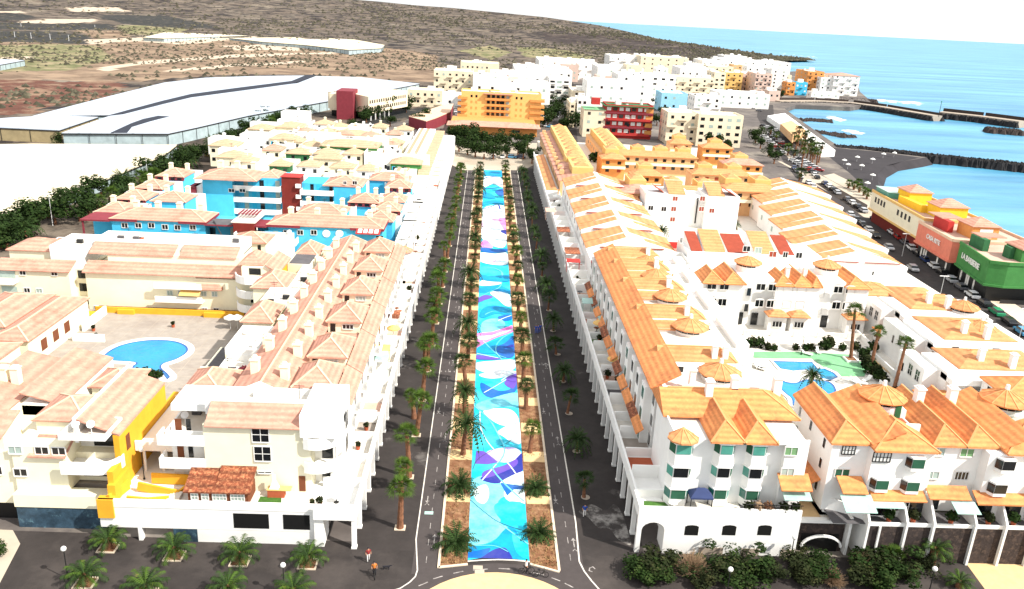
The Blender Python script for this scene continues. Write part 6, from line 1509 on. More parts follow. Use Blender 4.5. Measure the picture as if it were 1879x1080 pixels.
for (a, b_, c, d) in ((-1, -1, 1, -.8), (-1, .8, 1, 1), (-1, -.8, -.8, .8), (.8, -.8, 1, .8)): t.box('kerbstone', 'white', p.x + a, p.y + b_, 3.95, p.x + c, p.y + d, 4.25)
t.box('planter_soil', 'soil', p.x - .8, p.y - .8, 3.95, p.x + .8, p.y + .8, 4.15); t.done()
r_ = random.Random(5)
for i, (px, py, r) in enumerate([(1372, 636, 1.1), (1380, 634, 1.2), (1392, 636, 1.3), (1408, 640, .9), (1420, 642, .8), (1460, 641, .8), (1478, 642, .9), (1488, 642, .9), (1512, 640, 1.3), (1520, 636, 1.4), (1545, 642, .9), (1570, 640, 1.0), (1585, 655, 1.3), (1590, 672, 1.5), (1596, 684, 1.5), (1606, 690, 1.5), (1613, 697, 1.3), (1622, 703, 1.0), (1640, 724, 1.0), (1652, 730, 1.0), (1664, 734, .9)]):
    p = P(px, py, 4); plant(p.x, p.y, 3.95, f'{ordw(i)} shrub of the right pool hedge, counted from its left end', r, ['tree_leaf', 'bush_leaf'][i % 2], i % 6, pot=False)
for i, (px, py) in enumerate([(1385, 672), (1392, 674), (1400, 672), (1395, 677), (1568, 702), (1580, 703), (1590, 698), (1500, 646), (1480, 650)]):
    p = P(px, py, 4); lounger(p.x, p.y, 3.95, r_.uniform(-1, 1), f'{ordw(i)} white sun lounger counted from the left round the right pool')

# ---- R4 white block behind pool
t = Thing('apartment_building', 'long white block behind the right pool with arched windows and orange hips', 'building', (54, 135, 4))
t.body('white', 38.6, 135.2, 46.2, 146, 3.9, 11.9); t.body('white', 46.2, 136.2, 52, 146, 3.9, 12.6); t.body('white', 52.0, 135.0, 59.8, 146, 3.9, 11.88); t.body('white', 59.8, 136.0, 64.8, 146, 3.9, 12.6); t.body('white', 64.8, 135.0, 68.6, 146, 3.9, 11.9)
def rr(x0, x1, y1, hp=1):
    a = MB(); A_, B2 = a.hip(x0, 134.6, x1, y1, 12.0, 1.6, 'y', hips=(1, 0)); o = t.solo('roof', 'roof_orange', a)
    k = MB(); k.bar(A_, B2, .2, .12); k.bar((x0, 134.6, 12), A_, .2, .12); k.bar((x1, 134.6, 12), A_, .2, .12); t.solo('ridge_cap', 'cap_orange', k, parent=o)
rr(38.8, 42.8, 141); rr(42.6, 46.6, 143); rr(51.7, 55.2, 141); rr(55.0, 58.6, 143); rr(58.2, 60.2, 141); rr(64.5, 69, 143)
for q, (px, py) in enumerate([(1306, 524), (1329, 525), (1396, 526), (1418, 527), (1446, 528), (1471, 530), (1538, 531), (1560, 532)]): wS(t, px, py, 135.1 if q not in () else 135, w=1.7, h=1.3, nx=2, ny=1, arch=True)
for q, (px, py) in enumerate([(1306, 553), (1325, 554), (1393, 556), (1414, 557), (1443, 558), (1467, 559), (1534, 560), (1553, 561)]): wS(t, px, py, 135.1, w=1.6, h=1.4, nx=2, ny=1, arch=True)
for px, py in ((1374, 535), (1369, 564), (1508, 538), (1503, 568)): wS(t, px, py, 136.1, w=.9, h=1.6, nx=1)
t.rotunda(48.6, 141.5, 2.1, 12.6, 1.6, 'roof_ochre', 'white', 1.2); t.rotunda(63.2, 141.5, 2.1, 12.6, 1.6, 'roof_ochre', 'white', 1.2)
t.chimney(55.1, 139, 12.8, 1.4, .7); t.chimney(58.3, 139, 12.8, 1.4, .7)
for x0, x1 in ((50.6, 54.4), (54.6, 58.2), (64.6, 68.4)):
    a = MB(); a.hip(x0, 132.6, x1, 135.4, 7.0, .9, 'x'); t.solo('porch_roof', 'roof_ochre', a); t.body('white', x0 + .3, 133.2, x1 - .3, 135, 3.9, 6.9); t.win((x0 + x1) / 2, 133.2, 5.4, 'S', w=1.8, h=1.2, nx=3)
for x in (46.6, 49.3, 59.6, 62.0): t.dark(x, 136.0 - .02, 5.2, 'S', 1.3, 2.4, name='doorway')
for x0, x1 in ((46, 50.4), (50.8, 54.4), (54.8, 58.4), (59, 63.8), (64.4, 68.2)): t.box('garden_wall', 'terrace_white', x0, 131.0, 3.9, x1, 131.2, 4.9)
t.box('parapet', 'white', 38.6, 145.6, 12.6, 68.6, 146, 13.4)
t.done()
# ---- R5 stepped houses right of the pool
def wf(t, px, py, x, **k): wX(t, px, py, x, 'W', **k)
specs = [
    (72.0, 128.5, 87.5, 137.5, 9.8, (84.0, 131.5), 'white house with an orange rotunda nearest the coast road, farthest of the stepped three'),
    (70.5, 114.5, 86.5, 125.5, 9.8, (81.2, 121.5), 'white stepped house in the middle of the three right of the pool'),
    (66.5, 103.0, 84.5, 111.5, 9.8, None, 'white stepped house with a broad orange roof, nearest of the three'),
]
for i, (x0, y0, x1, y1, z, rot, lab) in enumerate(specs):
    t = Thing('house', lab, 'house', ((x0 + x1) / 2, y0, 4))
    t.body('white', x0, y0 + 1, x1, y1, 3.9, z); t.body('white', x0 - 2.2, y0 + 3, x0, y1 + 2, 3.9, z - .4); t.body('white', x0 + 3, y0 - 2.5, x1, y0 + 1, 3.9, z - 2.2)
    a = MB(); a.hip(x0 + 2.5, y0 + 2.5, x1 - 1.5, y1 + 2, z + .1, 1.5, 'x'); o = t.solo('roof', 'roof_ochre', a)
    k = MB(); k.bar((x0 + 6, (y0 + y1) / 2 + 2.2, z + 1.6), (x1 - 5, (y0 + y1) / 2 + 2.2, z + 1.6), .2, .12); t.solo('ridge_cap', 'cap_orange', k, parent=o)
    t.chimney(x0 + 6.5, y0 + 4.5, z + .8, 1.6, .8); t.chimney((x0 + x1) / 2 + 1.5, y0 + 3.2, z + .6, 1.7, .8)
    if rot: t.rotunda(rot[0], rot[1], 2.2, z - .8, 1.6, 'roof_ochre', 'white', 1.2); t.body('white', rot[0] - 3, rot[1] - 3, rot[0] + 3, rot[1] + 3, 3.9, z - .8)
    t.parapet('white', x0, y0 - .5, x1, y0 + 2.6, z - 1.2, h=.8); 
    for q in (0, 1): t.win(x0 - 2.2, y0 + 4.4 + q * 2.1, z - 2.0, 'W', w=1.3, h=1.8, nx=2, ny=2)
    t.dark(x0 - 2.21, y0 + 8.8, z - 2.6, 'W', .6, 1.4)
    a = MB(); a.hip(x0 - 3.4, y0 - 1.5, x0 + 2.2, y0 + 3.0, z - 3.6, 1.1, 'x'); t.solo('porch_roof', 'roof_orange', a); t.body('white', x0 - 2.8, y0 - 1, x0 + 1.8, y0 + 2.9, 3.9, z - 3.7)
    t.dark(x0 - .6, y0 - 1.01, 5.1, 'S', 1.3, 1.8); t.dark(x0 - 2.81, y0 + 1, 5.2, 'W', 1.2, 1.8)
    t.box('garden_wall', 'white', x0 - 5.2, y0 - 3, 3.9, x0 - 5.0, y0 + 9, 4.9)
    t.done()
t = hiphouse('low orange hipped roof at the right edge above the fence', 79.5, 105.5, 84, 108, 4, 7.4, .9, 'x', wall='white', roof='roof_ochre', cap=None); t.done()
t = hiphouse('orange hipped house with a rotunda shaped turret at the lower right edge', 70.4, 96.5, 78, 102, 4, 10.2, 1.6, 'y', wall='white', roof='roof_orange', cap='cap_orange'); t.dark(70.39, 98, 9.0, 'W', 1.0, 1.5); t.dark(70.39, 100.2, 9.0, 'W', .9, 1.3); t.done()
t = hiphouse('orange roofed white house between the pool block and the coast road', 68.8, 139, 76, 146, 4, 9.6, 1.4, 'x', wall='white', roof='roof_ochre', cap='cap_orange'); t.body('white', 70, 134.5, 79, 139, 4, 8.8); t.done()
t = hiphouse('orange roofed house behind it with a small rotunda at the road corner', 76.8, 137.8, 84, 145, 4, 9.4, 1.3, 'x', wall='white', roof='roof_ochre', cap=None); t.done()
for i, (x, y) in enumerate([(66.4, 112), (67.4, 109.4), (69.4, 112.6), (66.8, 126), (68.2, 117.8)]): plant(x, y, 4, f'{ordw(i)} dark garden shrub in the plots right of the pool', 1.2, 'tree_leaf', i, pot=False)
b = MB(); b.ribbon(PX([(1605, 660), (1650, 690), (1690, 725), (1640, 725)], 4), 1.6, 3.98); struct('path', b, 'sand_paving', 'cream curved path between the pool hedge and the stepped houses')

# ================================================================== GABLED ROWS
def gable_unit(t, x0, x1, y0, y1, z, ap, h=2.3):
    """white gable front with orange slopes behind; ap = ridge x"""
    k = MB(); k.add([(x0, y0, 4), (x1, y0, 4), (x1, y0, z), (ap, y0, z + h), (x0, y0, z), (x0, y1, 4), (x1, y1, 4), (x1, y1, z), (ap, y1, z + h), (x0, y1, z)], [(0, 1, 2, 3, 4), (9, 8, 7, 6, 5), (1, 6, 7, 2), (0, 4, 9, 5), (2, 7, 8, 3), (3, 8, 9, 4)]); t.solo('wall', 'white', k)
    m = (y0 + y1) / 2
    for (ya, yb, dz) in ((y0 + 1.6, m - .3, 0), (m + .1, y1 - .2, .1)):
        a = MB(); a.add([(x0 - .3, ya, z + .12 + dz), (ap - .5, ya, z + h - .02 + dz), (ap - .5, yb, z + h - .02 + dz), (x0 - .3, yb, z + .12 + dz), (x0 - .3, ya, z - .1), (ap - .5, ya, z + h - .3), (ap - .5, yb, z + h - .3), (x0 - .3, yb, z - .1)], [(0, 1, 2, 3), (0, 4, 5, 1), (3, 2, 6, 7), (0, 3, 7, 4), (1, 5, 6, 2)]); t.solo('roof', 'roof_ochre', a)
        a = MB(); a.add([(ap + .9, ya, z + h - .3 + dz), (x1 + .2, ya, z + .12 + dz), (x1 + .2, yb, z + .12 + dz), (ap + .9, yb, z + h - .3 + dz), (ap + .9, ya, z + h - .7), (x1 + .2, ya, z - .1), (x1 + .2, yb, z - .1), (ap + .9, yb, z + h - .7)], [(0, 1, 2, 3), (0, 4, 5, 1), (3, 2, 6, 7), (1, 5, 6, 2), (0, 3, 7, 4)]); t.solo('roof', 'roof_ochre', a)
    for (yy, th, up) in ((y0 - .02, 1.5, .55), (m - .25, .3, .32)):
        k = MB(); k.add([(x0 - .1, yy, z + up - .4), (ap, yy, z + h + up), (x1 + .1, yy, z + up - .4), (x0 - .1, yy, z - .4), (x1 + .1, yy, z - .4), (x0 - .1, yy + th, z + up - .4), (ap, yy + th, z + h + up), (x1 + .1, yy + th, z + up - .4), (x0 - .1, yy + th, z - .4), (x1 + .1, yy + th, z - .4)], [(3, 4, 2, 1, 0), (5, 6, 7, 9, 8), (0, 1, 6, 5), (1, 2, 7, 6), (3, 0, 5, 8), (4, 9, 7, 2)]); t.solo('gable_parapet', 'white', k)
nm2 = ['nearest, its plain gable facing the camera', 'second from the front', 'third from the front', 'fourth from the front', 'fifth from the front', 'farthest from the camera']
for i in range(5):
    y0 = 166.0 + i * 13.2
    t = Thing('gabled_house', f'white gabled house by the right arcade, {nm2[i]}', 'house', (31, y0, 4))
    gable_unit(t, 22.6, 41.4 - .2 * i, y0, y0 + 13.0, 8.2 + .6 * i, 31.4, 2.5)
    b = MB(); b.box(25.0, y0 - .25, 9.0 + .6 * i, 38.6, y0 - .02, 9.2 + .6 * i); t.solo('band', 'shutter_red', b)
    if i == 0:
        t.dark(31.4, y0 - .01, 7.4, 'S', .35, .7); t.dark(36.2, y0 - .01, 7.2, 'S', .3, .7)
    for q in range(2): t.dark(22.59, y0 + 3 + q * 6, 7.4, 'W', .9, 1.3); t.dark(41.4 - .2 * i, y0 + 3 + q * 6, 7.0, 'E', .9, 1.3)
    t.done()
for i in range(6):
    y0 = 163.5 + i * 12.2; sh = -.1 * i
    dx = 1.5 * i if i < 7 else 0
    t = Thing('gabled_house', f'white gabled house by the coast road, {nm2[i]}', 'house', (80 + dx, y0, 4))
    gable_unit(t, 69.6 + dx * .9, 90.4 + dx * 1.0, y0, y0 + 12.0, 7.8 + .5 * i, 80.4 + dx * .9, 2.6)
    if i == 0:
        b = MB(); b.box(72.6, y0 - .25, 8.6, 79.6, y0 - .02, 8.75); b.box(81.0, y0 - .25, 8.6, 88.6, y0 - .02, 8.75); t.solo('band', 'shutter_red', b)
        t.dark(83.2, y0 - .01, 6.4, 'S', .4, .9)
    for q in range(2): t.dark(69.59 + dx * .9, y0 + 3 + q * 6, 7.0, 'W', 1.1, 1.3, gm='shutter_grey')
    t.done()
# garden-side white houses between the rows
b = MB(); b.box(22, 147, 0, 96, 350, 3.9); tag(link('podium_deck', b.mesh('podium_deck', 'terrace_white')), 'pale raised ground between the gabled rows', kind='structure')
b = MB(); b.sheet([(38.5, 166.5), (44.0, 166.5), (46.5, 186), (40.8, 186)], 3.95); struct('courtyard', b, 'pink_floor', 'salmon pink painted courtyard between the white houses')
t = Thing('wall', 'dark red courtyard wall at the end of the pink yard', 'wall', (43, 186, 3.9)); t.box('panel', 'red', 41.5, 186, 3.9, 58, 186.4, 5.4); t.box('panel', 'dark_red', 38.2, 166, 3.9, 38.5, 182, 5.2); t.done()
t = Thing('apartment_building', 'white three storey block with red shutters behind the pink courtyard', 'building', (54, 205, 4))
t.body('white', 41.8, 206, 53.5, 216, 3.9, 12.8); t.body('white', 53.5, 208, 57.5, 216, 3.9, 12.0); t.body('white', 57.5, 206, 66.2, 216, 3.9, 12.8)
for (x0, x1) in ((47.6, 52.0), (58.0, 62.2)):
    a = MB(); a.slope(x0, 206.0, x1, 213, 12.9, 15.2); t.solo('roof', 'roof_ochre', a); k = MB(); k.box(x0, 213, 12.8, x1, 213.3, 15.2); t.solo('wall', 'white', k)
a = MB(); a.slope(44, 207, 46.6, 211, 14.4, 12.9, 'x'); t.solo('roof_panel', 'shutter_red', a)
a = MB(); a.slope(62.4, 206.4, 65.4, 212, 14.4, 12.9, 'x'); t.solo('roof_panel', 'shutter_red', a)
for px, py, g in ((1239, 364, 'shutter_red'), (1289, 364, 'shutter_red'), (1236, 383, 'shutter_red'), (1287, 383, 'shutter_red'), (1306, 386, 'shutter_red'), (1234, 402, 'shutter_red'), (1194, 381, 'glass_dark'), (1218, 383, 'glass_dark')): wS(t, px, py, 206, w=1.4, h=1.3, gm=g)
k = MB(); k.box(55.6, 207.7, 5, 55.9, 208, 11.8); t.solo('downpipe', 'metal_dark', k)
t.done()
t = Thing('apartment_building', 'white block with slanted orange panels and red sloping windows in front of the pink yard', 'building', (56, 160, 4))
t.body('white', 42.8, 162, 71, 172, 3.9, 9.9)
for i, (x0, x1, m, o) in enumerate(((43.6, 46.0, 'shutter_red', 1.6), (46.4, 50.8, 'roof_ochre', 2.2), (51.4, 55.6, 'shutter_red', 1.4), (57.0, 61.4, 'roof_ochre', 2.2), (62.4, 65.4, 'shutter_red', 1.5))):
    a = MB(); a.slope(x0, 162.6, x1, 170.5, 10.0, 10.0 + o + .6); t.solo('roof' if 'roof' in m else 'roof_panel', m, a); 
    k = MB(); k.add([(x0, 162.6, 9.8), (x0, 170.5, 9.8), (x0, 170.5, 10 + o + .5), (x1, 162.6, 9.8), (x1, 170.5, 9.8), (x1, 170.5, 10 + o + .5)], [(0, 1, 2), (5, 4, 3), (1, 4, 5, 2)]); t.solo('wall', 'white', k)
for px, py, g, w in ((1370, 456, 'glass_dark', 1.6), (1391, 459, 'shutter_grey', 1.5), (1418, 466, 'shutter_red', 1.6), (1441, 467, 'glass_dark', 1.1), (1466, 468, 'glass_dark', 1.4), (1250, 440, 'glass_dark', .6)): wS(t, px, py, 162, w=w, h=1.3, gm=g)
t.done()
t = Thing('house', 'low white roofs with a yellow and orange canopy between the arcade row and pool block', 'house', (37, 147, 4))
t.body('white', 22, 146.8, 42.5, 165.5, 3.9, 8.0); t.parapet('white', 22, 146.8, 42.5, 165.5, 8.0, h=.8); t.body('white', 32, 149, 40, 156, 8, 10); t.done()
# ================================================================== ORANGE COMPLEX
rnd = random.Random(9)
OR = [ # px left, px right, py eave, z, depth, wall, label
    (1030, 1080, 308, 9.5, 16, 'peach_wall', 'long peach terrace house above the far right arcade, salmon roofed'),
    (1140, 1212, 352, 11, 14, 'peach_wall', 'salmon roofed peach block behind the white red-shuttered block'),
    (1212, 1330, 352, 11, 10, 'orange_wall', 'wide orange block directly above the white red-shuttered block'),
    (1325, 1437, 348, 11, 12, 'peach_wall', 'right hand peach block of the orange complex beside the road'),
    (1105, 1148, 290, 11, 12, 'orange_wall', 'narrow orange block with a black doorway in the complex'),
    (1110, 1280, 282, 10.5, 8, 'peach_wall', 'long cream and orange gallery block at the back of the complex'),
    (1290, 1345, 270, 10.5, 8, 'orange_wall', 'orange block with dark windows at the back right'),
    (1330, 1400, 300, 11, 9, 'orange_wall', 'salmon roofed orange block nearest the car park'),
    (1270, 1380, 318, 10, 8, 'peach_wall', 'peach middle block with the rusty pergola'),
    (1230, 1270, 262, 11, 7, 'peach_wall', 'small peach block behind the gallery'),
    (1160, 1215, 320, 10, 8, 'orange_wall', 'orange court block left of the middle')]
for (a, c, py, z, dep, wall, lab) in OR:
    p, q = P(a, py, z), P(c, py + (c - a) * .05, z); x0, x1, y0 = p.x, q.x, (p.y + q.y) / 2
    t = Thing('apartment_building', lab, 'building', ((x0 + x1) / 2, y0, 4))
    t.body(wall, x0, y0, x1, y0 + dep, 3.9, z)
    a_ = MB(); a_.hip(x0 - .4, y0 - .6, x1 + .4, y0 + dep * .7, z, 1.6, 'x'); t.solo('roof', 'roof_pink' if 'salmon' in lab or 'long peach' in lab else 'roof_ochre', a_)
    n = max(1, int((x1 - x0) / 7))
    for k in range(n):
        xx = x0 + (k + .5) * (x1 - x0) / n
        t.body('soft_yellow', xx - 2.3, y0 + dep * .4, xx + 2.3, y0 + dep, z, z + 2.4)
        a_ = MB(); a_.hip(xx - 2.0, y0 + dep * .45, xx + 2.0, y0 + dep * .95, z + 2.4, 1.0, 'x'); t.solo('roof', 'roof_ochre', a_)
    m = max(2, int((x1 - x0) / 3))
    for k in range(m):
        for r in range(2):
            t.dark(x0 + (k + .5) * (x1 - x0) / m, y0 - .01, z - 1.3 - 2.6 * r, 'S', 1.3, 1.1, gm='glass_dark' if rnd.random() < .7 else 'shutter_red')
    k_ = MB(); k_.box(x0, y0 - 1.3, z - 3.1, x1, y0, z - 2.9); k_.box(x0, y0 - 1.4, z - 3.1, x1, y0 - 1.25, z - 2.2); t.solo('balcony', 'cream', k_)
    t.done()
t = Thing('terrace_row', 'long peach row with small ochre roof turrets beside the far right arcade', 'building', (26, 250, 4))
t.body('peach_wall', 22.6, 240, 34.5, 342, 3.9, 8.4); a_ = MB(); a_.slope(22.2, 240, 26.4, 342, 8.4, 9.6, 'x'); t.solo('roof', 'roof_pink', a_)
a_ = MB(); a_.slope(26.4, 239, 34.8, 246, 8.4, 9.6); t.solo('roof', 'roof_pink', a_)
t.body('soft_yellow', 26.6, 246, 33, 342, 8.4, 11.6)
for i in range(12):
    a_ = MB(); y = 248 + 8 * i; a_.hip(27.4, y, 32.2, y + 4.6, 11.6, 1.3, 'y'); t.solo('roof', 'roof_ochre', a_)
    a_ = MB(); a_.box(23.0, y, 8.9, 24.4, y + 1.2, 10.2); t.solo('dormer', 'peach_wall', a_)
    t.dark(22.59, y + 2, 6.8, 'W', 1.4, 1.2)
t.done()
t = Thing('terrace_row', 'second peach turret row right of the long one, with a clay courtyard between', 'building', (50, 280, 4))
t.body('peach_wall', 42, 290, 52, 345, 3.9, 8.4); t.body('soft_yellow', 43.5, 291, 50.5, 344, 8.4, 11)
for i in range(7):
    a_ = MB(); y = 292 + 7.4 * i; a_.hip(44.4, y, 49.6, y + 4.6, 11, 1.3, 'y'); t.solo('roof', 'roof_ochre', a_)
for i in range(8): t.dark(41.99, 293 + i * 6, 6.6, 'W', 1.4, 1.3)
t.done()
for i, (px, py) in enumerate([(1090, 296), (1300, 258), (1320, 260), (1335, 272), (1270, 322), (1220, 300)]):
    p = P(px, py, 4); plant(p.x, p.y, 4, f'{ordw(i)} dark tree from the list inside the orange complex courtyards', 2.6, 'tree_leaf', i, pot=False)
# ================================================================== COAST ROAD, CAR PARK, PROMENADE
roadc = [(99, 60), (100.5, 120), (103, 140), (105.5, 158), (107.5, 178), (110.5, 198), (114.5, 222), (118.5, 250), (121.5, 280), (125.5, 310), (133, 345), (143, 385), (156, 440), (176, 520), (205, 610)]
b = MB(); b.ribbon(roadc, 10.5, .03); struct('road', b, 'asphalt', 'dark coast road lined with parked cars')
b = MB()
off = [(x + 8.2, y) for x, y in roadc[1:7]] + [(124.5, 243)]; b.ribbon(off, 5.0, .10); struct('pavement', b, 'kerb', 'pinkish pavement between the parked cars and the shopfronts')
mat('dark_earth', (.035, .026, .020), rough=1, var=.3, scale=.5)
b = MB(); b.sheet(PX([(1384, 232), (1450, 232), (1560, 318), (1625, 380), (1605, 400), (1500, 332), (1440, 290)]), .02); struct('car_park', b, 'town_ground', 'tarmac car park beside the beach')
b = MB(); b.sheet(PX([(1470, 318), (1500, 318), (1612, 378), (1606, 402), (1585, 398), (1520, 352), (1478, 330)]), .04); struct('promenade', b, 'light_ground', 'pale promenade paving beside the coast road')
b = MB(); b.sheet(PX([(1497, 336), (1520, 335), (1592, 376), (1588, 392), (1574, 390)]), .06); struct('sunken_bed', b, 'dark_earth', 'long dark earth strip in the middle of the promenade')
b = MB(); b.sheet(PX([(1510, 322), (1530, 318), (1600, 352), (1612, 366), (1600, 372)]), .07); struct('promenade', b, 'light_ground', 'white promenade along the black beach')
b = MB(); b.ribbon(PX([(1385, 262), (1420, 262), (1455, 293), (1490, 318), (1520, 330)]), 2.2, .09); struct('pavement', b, 'light_ground', 'white footpath snaking between the car park and the road')
b = MB(); b.ribbon(PX([(1430, 296), (1480, 322), (1475, 335)]), 1.6, .092); struct('pavement', b, 'light_ground', 'white traffic island edge beside the lone palm')
# sea front building with the sloped cream roof
t = Thing('harbour_building', 'long white sloping harbour building ending at the dark beach', 'building', (170, 420, 0))
p0, p1, p2, p3 = P(1408, 212, 3), P(1440, 207, 3), P(1533, 275, 3), P(1505, 276, 3)
k = MB(); k.prism([(v.x, v.y) for v in (p0, p1, p2, p3)], 0, 3); t.solo('wall', 'white', k)
q0, q1, q2, q3 = P(1432, 228, 6), P(1452, 222, 6), P(1478, 240, 6), P(1455, 250, 6); k = MB(); k.prism([(v.x, v.y) for v in (q0, q1, q2, q3)], 3, 6.5); t.solo('upper_storey', 'peach_wall', k); t.done()
# coloured shopping building
F0 = (117.2, 240.0)
def seg(label, xw0, y0, xw1, y1, zt, wall, lowm, sign=None, signm='fabric_white', tower=None, roofm='cap_pink', set_=0, basem='dark_red'):
    """xw0 at the far end y0, xw1 at the near end y1"""
    t = Thing('shop_building', label, 'building', ((xw0 + xw1) / 2, (y0 + y1) / 2, 0))
    xe = 131
    k = MB(); k.prism([(xw0, y0), (xw1, y1), (xw1 + 3.5, y1 - 1.2), (xe, y1 - 1.2), (xe, y0)], 4.0, zt); t.solo('wall', wall, k)
    k = MB(); k.prism([(xw0 + 1.2, y0), (xw1 + 1.2, y1 + .6), (xe - 1, y1 + .3), (xe - 1, y0)], 0, 4.0); t.solo('ground_floor', basem, k)
    k = MB(); k.prism([(xw0 - .35, y0), (xw1 - .35, y1 - .2), (xw1 + 3.3, y1 - 1.5), (xe, y1 - 1.5), (xe, y1 - .9), (xw1 + 3.6, y1 - .9), (xw1, y1 + .3), (xw0 + .1, y0)], 3.7, 4.15); t.solo('canopy_ledge', lowm, k)
    k = MB()
    for a, c in (((xw0, y0), (xw1, y1)), ((xw1, y1), (xw1 + 3.5, y1 - 1.2)), ((xw1 + 3.5, y1 - 1.2), (xe, y1 - 1.2)), ((xe, y1 - 1.2), (xe, y0))): k.bar((a[0], a[1], zt + .3), (c[0], c[1], zt + .3), .35, .7)
    t.solo('parapet', roofm, k)
    k = MB(); k.prism([(xw0 + .2, y0), (xw1 + .2, y1), (xe - .2, y1 - .8), (xe - .2, y0)], zt, zt + .06); t.solo('roof_deck', 'terrace_pink', k)
    return t
t = seg('pale yellow commercial building with yellow turrets, farthest of the seafront three', 117.4, 241, 114.6, 204, 9.2, 'cream', 'soft_yellow', basem='dark_red', roofm='soft_yellow')
ang = math.atan2(204 - 241, 114.6 - 117.4)
def wallobj(t, f, L0, w, z0, z1, m, part, y0, x0, y1, x1, o=.05):
    L = math.hypot(x1 - x0, y1 - y0); ux, uy = (x1 - x0) / L, (y1 - y0) / L; nx, ny = uy, -ux
    if nx > 0: nx, ny = -nx, -ny
    c = f * L; a = (x0 + ux * (c - w / 2), y0 + uy * (c - w / 2)); b_ = (x0 + ux * (c + w / 2), y0 + uy * (c + w / 2))
    k = MB(); k.prism([a, b_, (b_[0] + nx * o, b_[1] + ny * o), (a[0] + nx * o, a[1] + ny * o)], z0, z1); return t.solo(part, m, k)
for f in (.10, .16, .22, .28, .55, .62, .69, .76): wallobj(t, f, 0, 1.2, 6.6, 8.2, 'glass_dark', 'window', 241, 117.4, 204, 114.6)
k = MB(); k.prism([(118, 240), (117.4, 231), (123, 229), (125, 238)], 9.2, 10.9); t.solo('glass_pavilion', 'teal', k); k = MB(); k.prism([(117.8, 240.4), (117.2, 230.8), (123.2, 228.8), (125.2, 238.4)], 10.9, 11.05); t.solo('glass_pavilion_roof', 'glass_pale', k)
for (x0, y0, x1, y1, z) in ((120, 224, 126.4, 231, 12.6), (119.5, 206.5, 127, 213, 12.4)):
    t.body('bright_yellow', x0, y0, x1, y1, 9.2, z); t.hip('roof_pink', x0, y0, x1, y1, z, 1.8, 'x')
t.body('bright_yellow', 118, 213, 119.5, 226, 9.2, 11.2)
t.done()
t = seg('salmon pink commercial building with a white sign, middle of the seafront three', 112.6, 203, 111.4, 184.4, 8.8, 'pink_wall', 'pink_wall', basem='metal_dark')
for (x0, y0, x1, y1, z) in ((117.5, 187.5, 124, 194, 12.0),):
    t.body('orange_wall', x0, y0, x1, y1, 8.8, z); t.hip('roof_pink', x0, y0, x1, y1, z, 1.8, 'x'); k = MB(); k.box(x0 + 1.8, y0 - .05, 9.2, x0 + 5, y0, 11.4); t.solo('white_window', 'fabric_white', k)
t.body('red', 114.6, 193, 116.0, 200, 8.8, 11.6); t.box('roof_slab', 'roof_pink', 114.4, 196, 11.6, 120, 203, 11.8)
for f in (.12, .2, .26, .6, .85): wallobj(t, f, 0, .7, .5, 2.8, 'fabric_white', 'poster', 203, 113.8, 184.4, 112.6, .06)
t.done()
t = seg('green commercial building with a white lettered sign, nearest of the seafront three', 112.2, 182.6, 109.8, 166.6, 8.8, 'green_wall', 'green_wall', basem='metal_dark', roofm='green_wall')
k = MB(); k.box(113.4, 165.32, 0, 131, 165.4, 1); t.solo('shopfront', 'metal_dark', k)
for (x0, y0, x1, y1, z) in ((117.5, 168, 124, 174, 11.8),):
    t.body('green_wall', x0, y0, x1, y1, 8.8, z); t.hip('roof_pink', x0, y0, x1, y1, z, 1.8, 'x')
t.body('green_dark', 113.6, 176, 115, 181.5, 8.8, 11.6); t.body('green_dark', 116.4, 170.5, 117.4, 173, 8.8, 11.4); t.box('roof_slab', 'roof_pink', 114, 178, 11.6, 120, 182.5, 11.8)
for f in (.1, .3, .36, .55, .75, .82): wallobj(t, f, 0, .8, .5, 2.8, 'fabric_white', 'poster', 182.6, 113.4, 166.6, 111.0, .06)
k = MB(); k.box(118.5, 165.3, 5.4, 124, 165.38, 8.0); t.solo('white_panel', 'fabric_white', k)
t.done()
def sign(text, label, x0, y0, x1, y1, z, size):
    cu = bpy.data.curves.new('sign_text', 'FONT'); cu.body = text; cu.size = size; cu.extrude = .06; cu.align_x = 'CENTER'; cu.offset = .03
    o = bpy.data.objects.new('tmp', cu); col.objects.link(o); dg = bpy.context.evaluated_depsgraph_get(); me = bpy.data.meshes.new_from_object(o.evaluated_get(dg)); bpy.data.objects.remove(o)
    me.materials.clear(); me.materials.append(M['fabric_white'])
    s = link('shop_sign', me); a = math.atan2(y1 - y0, x1 - x0); s.matrix_world = Matrix.Translation(((x0 + x1) / 2, (y0 + y1) / 2, z)) @ Matrix.Rotation(a, 4, 'Z') @ Matrix.Rotation(PI / 2, 4, 'X')
    tag(s, label, 'sign')
sign('CASA RITE', 'white lettered sign on the salmon pink commercial building', 112.35, 200, 111.3, 187, 6.3, 1.6)
sign('LA BARBERIE', 'white lettered sign on the green commercial building', 111.9, 181.5, 109.7, 168.6, 6.2, 1.8)

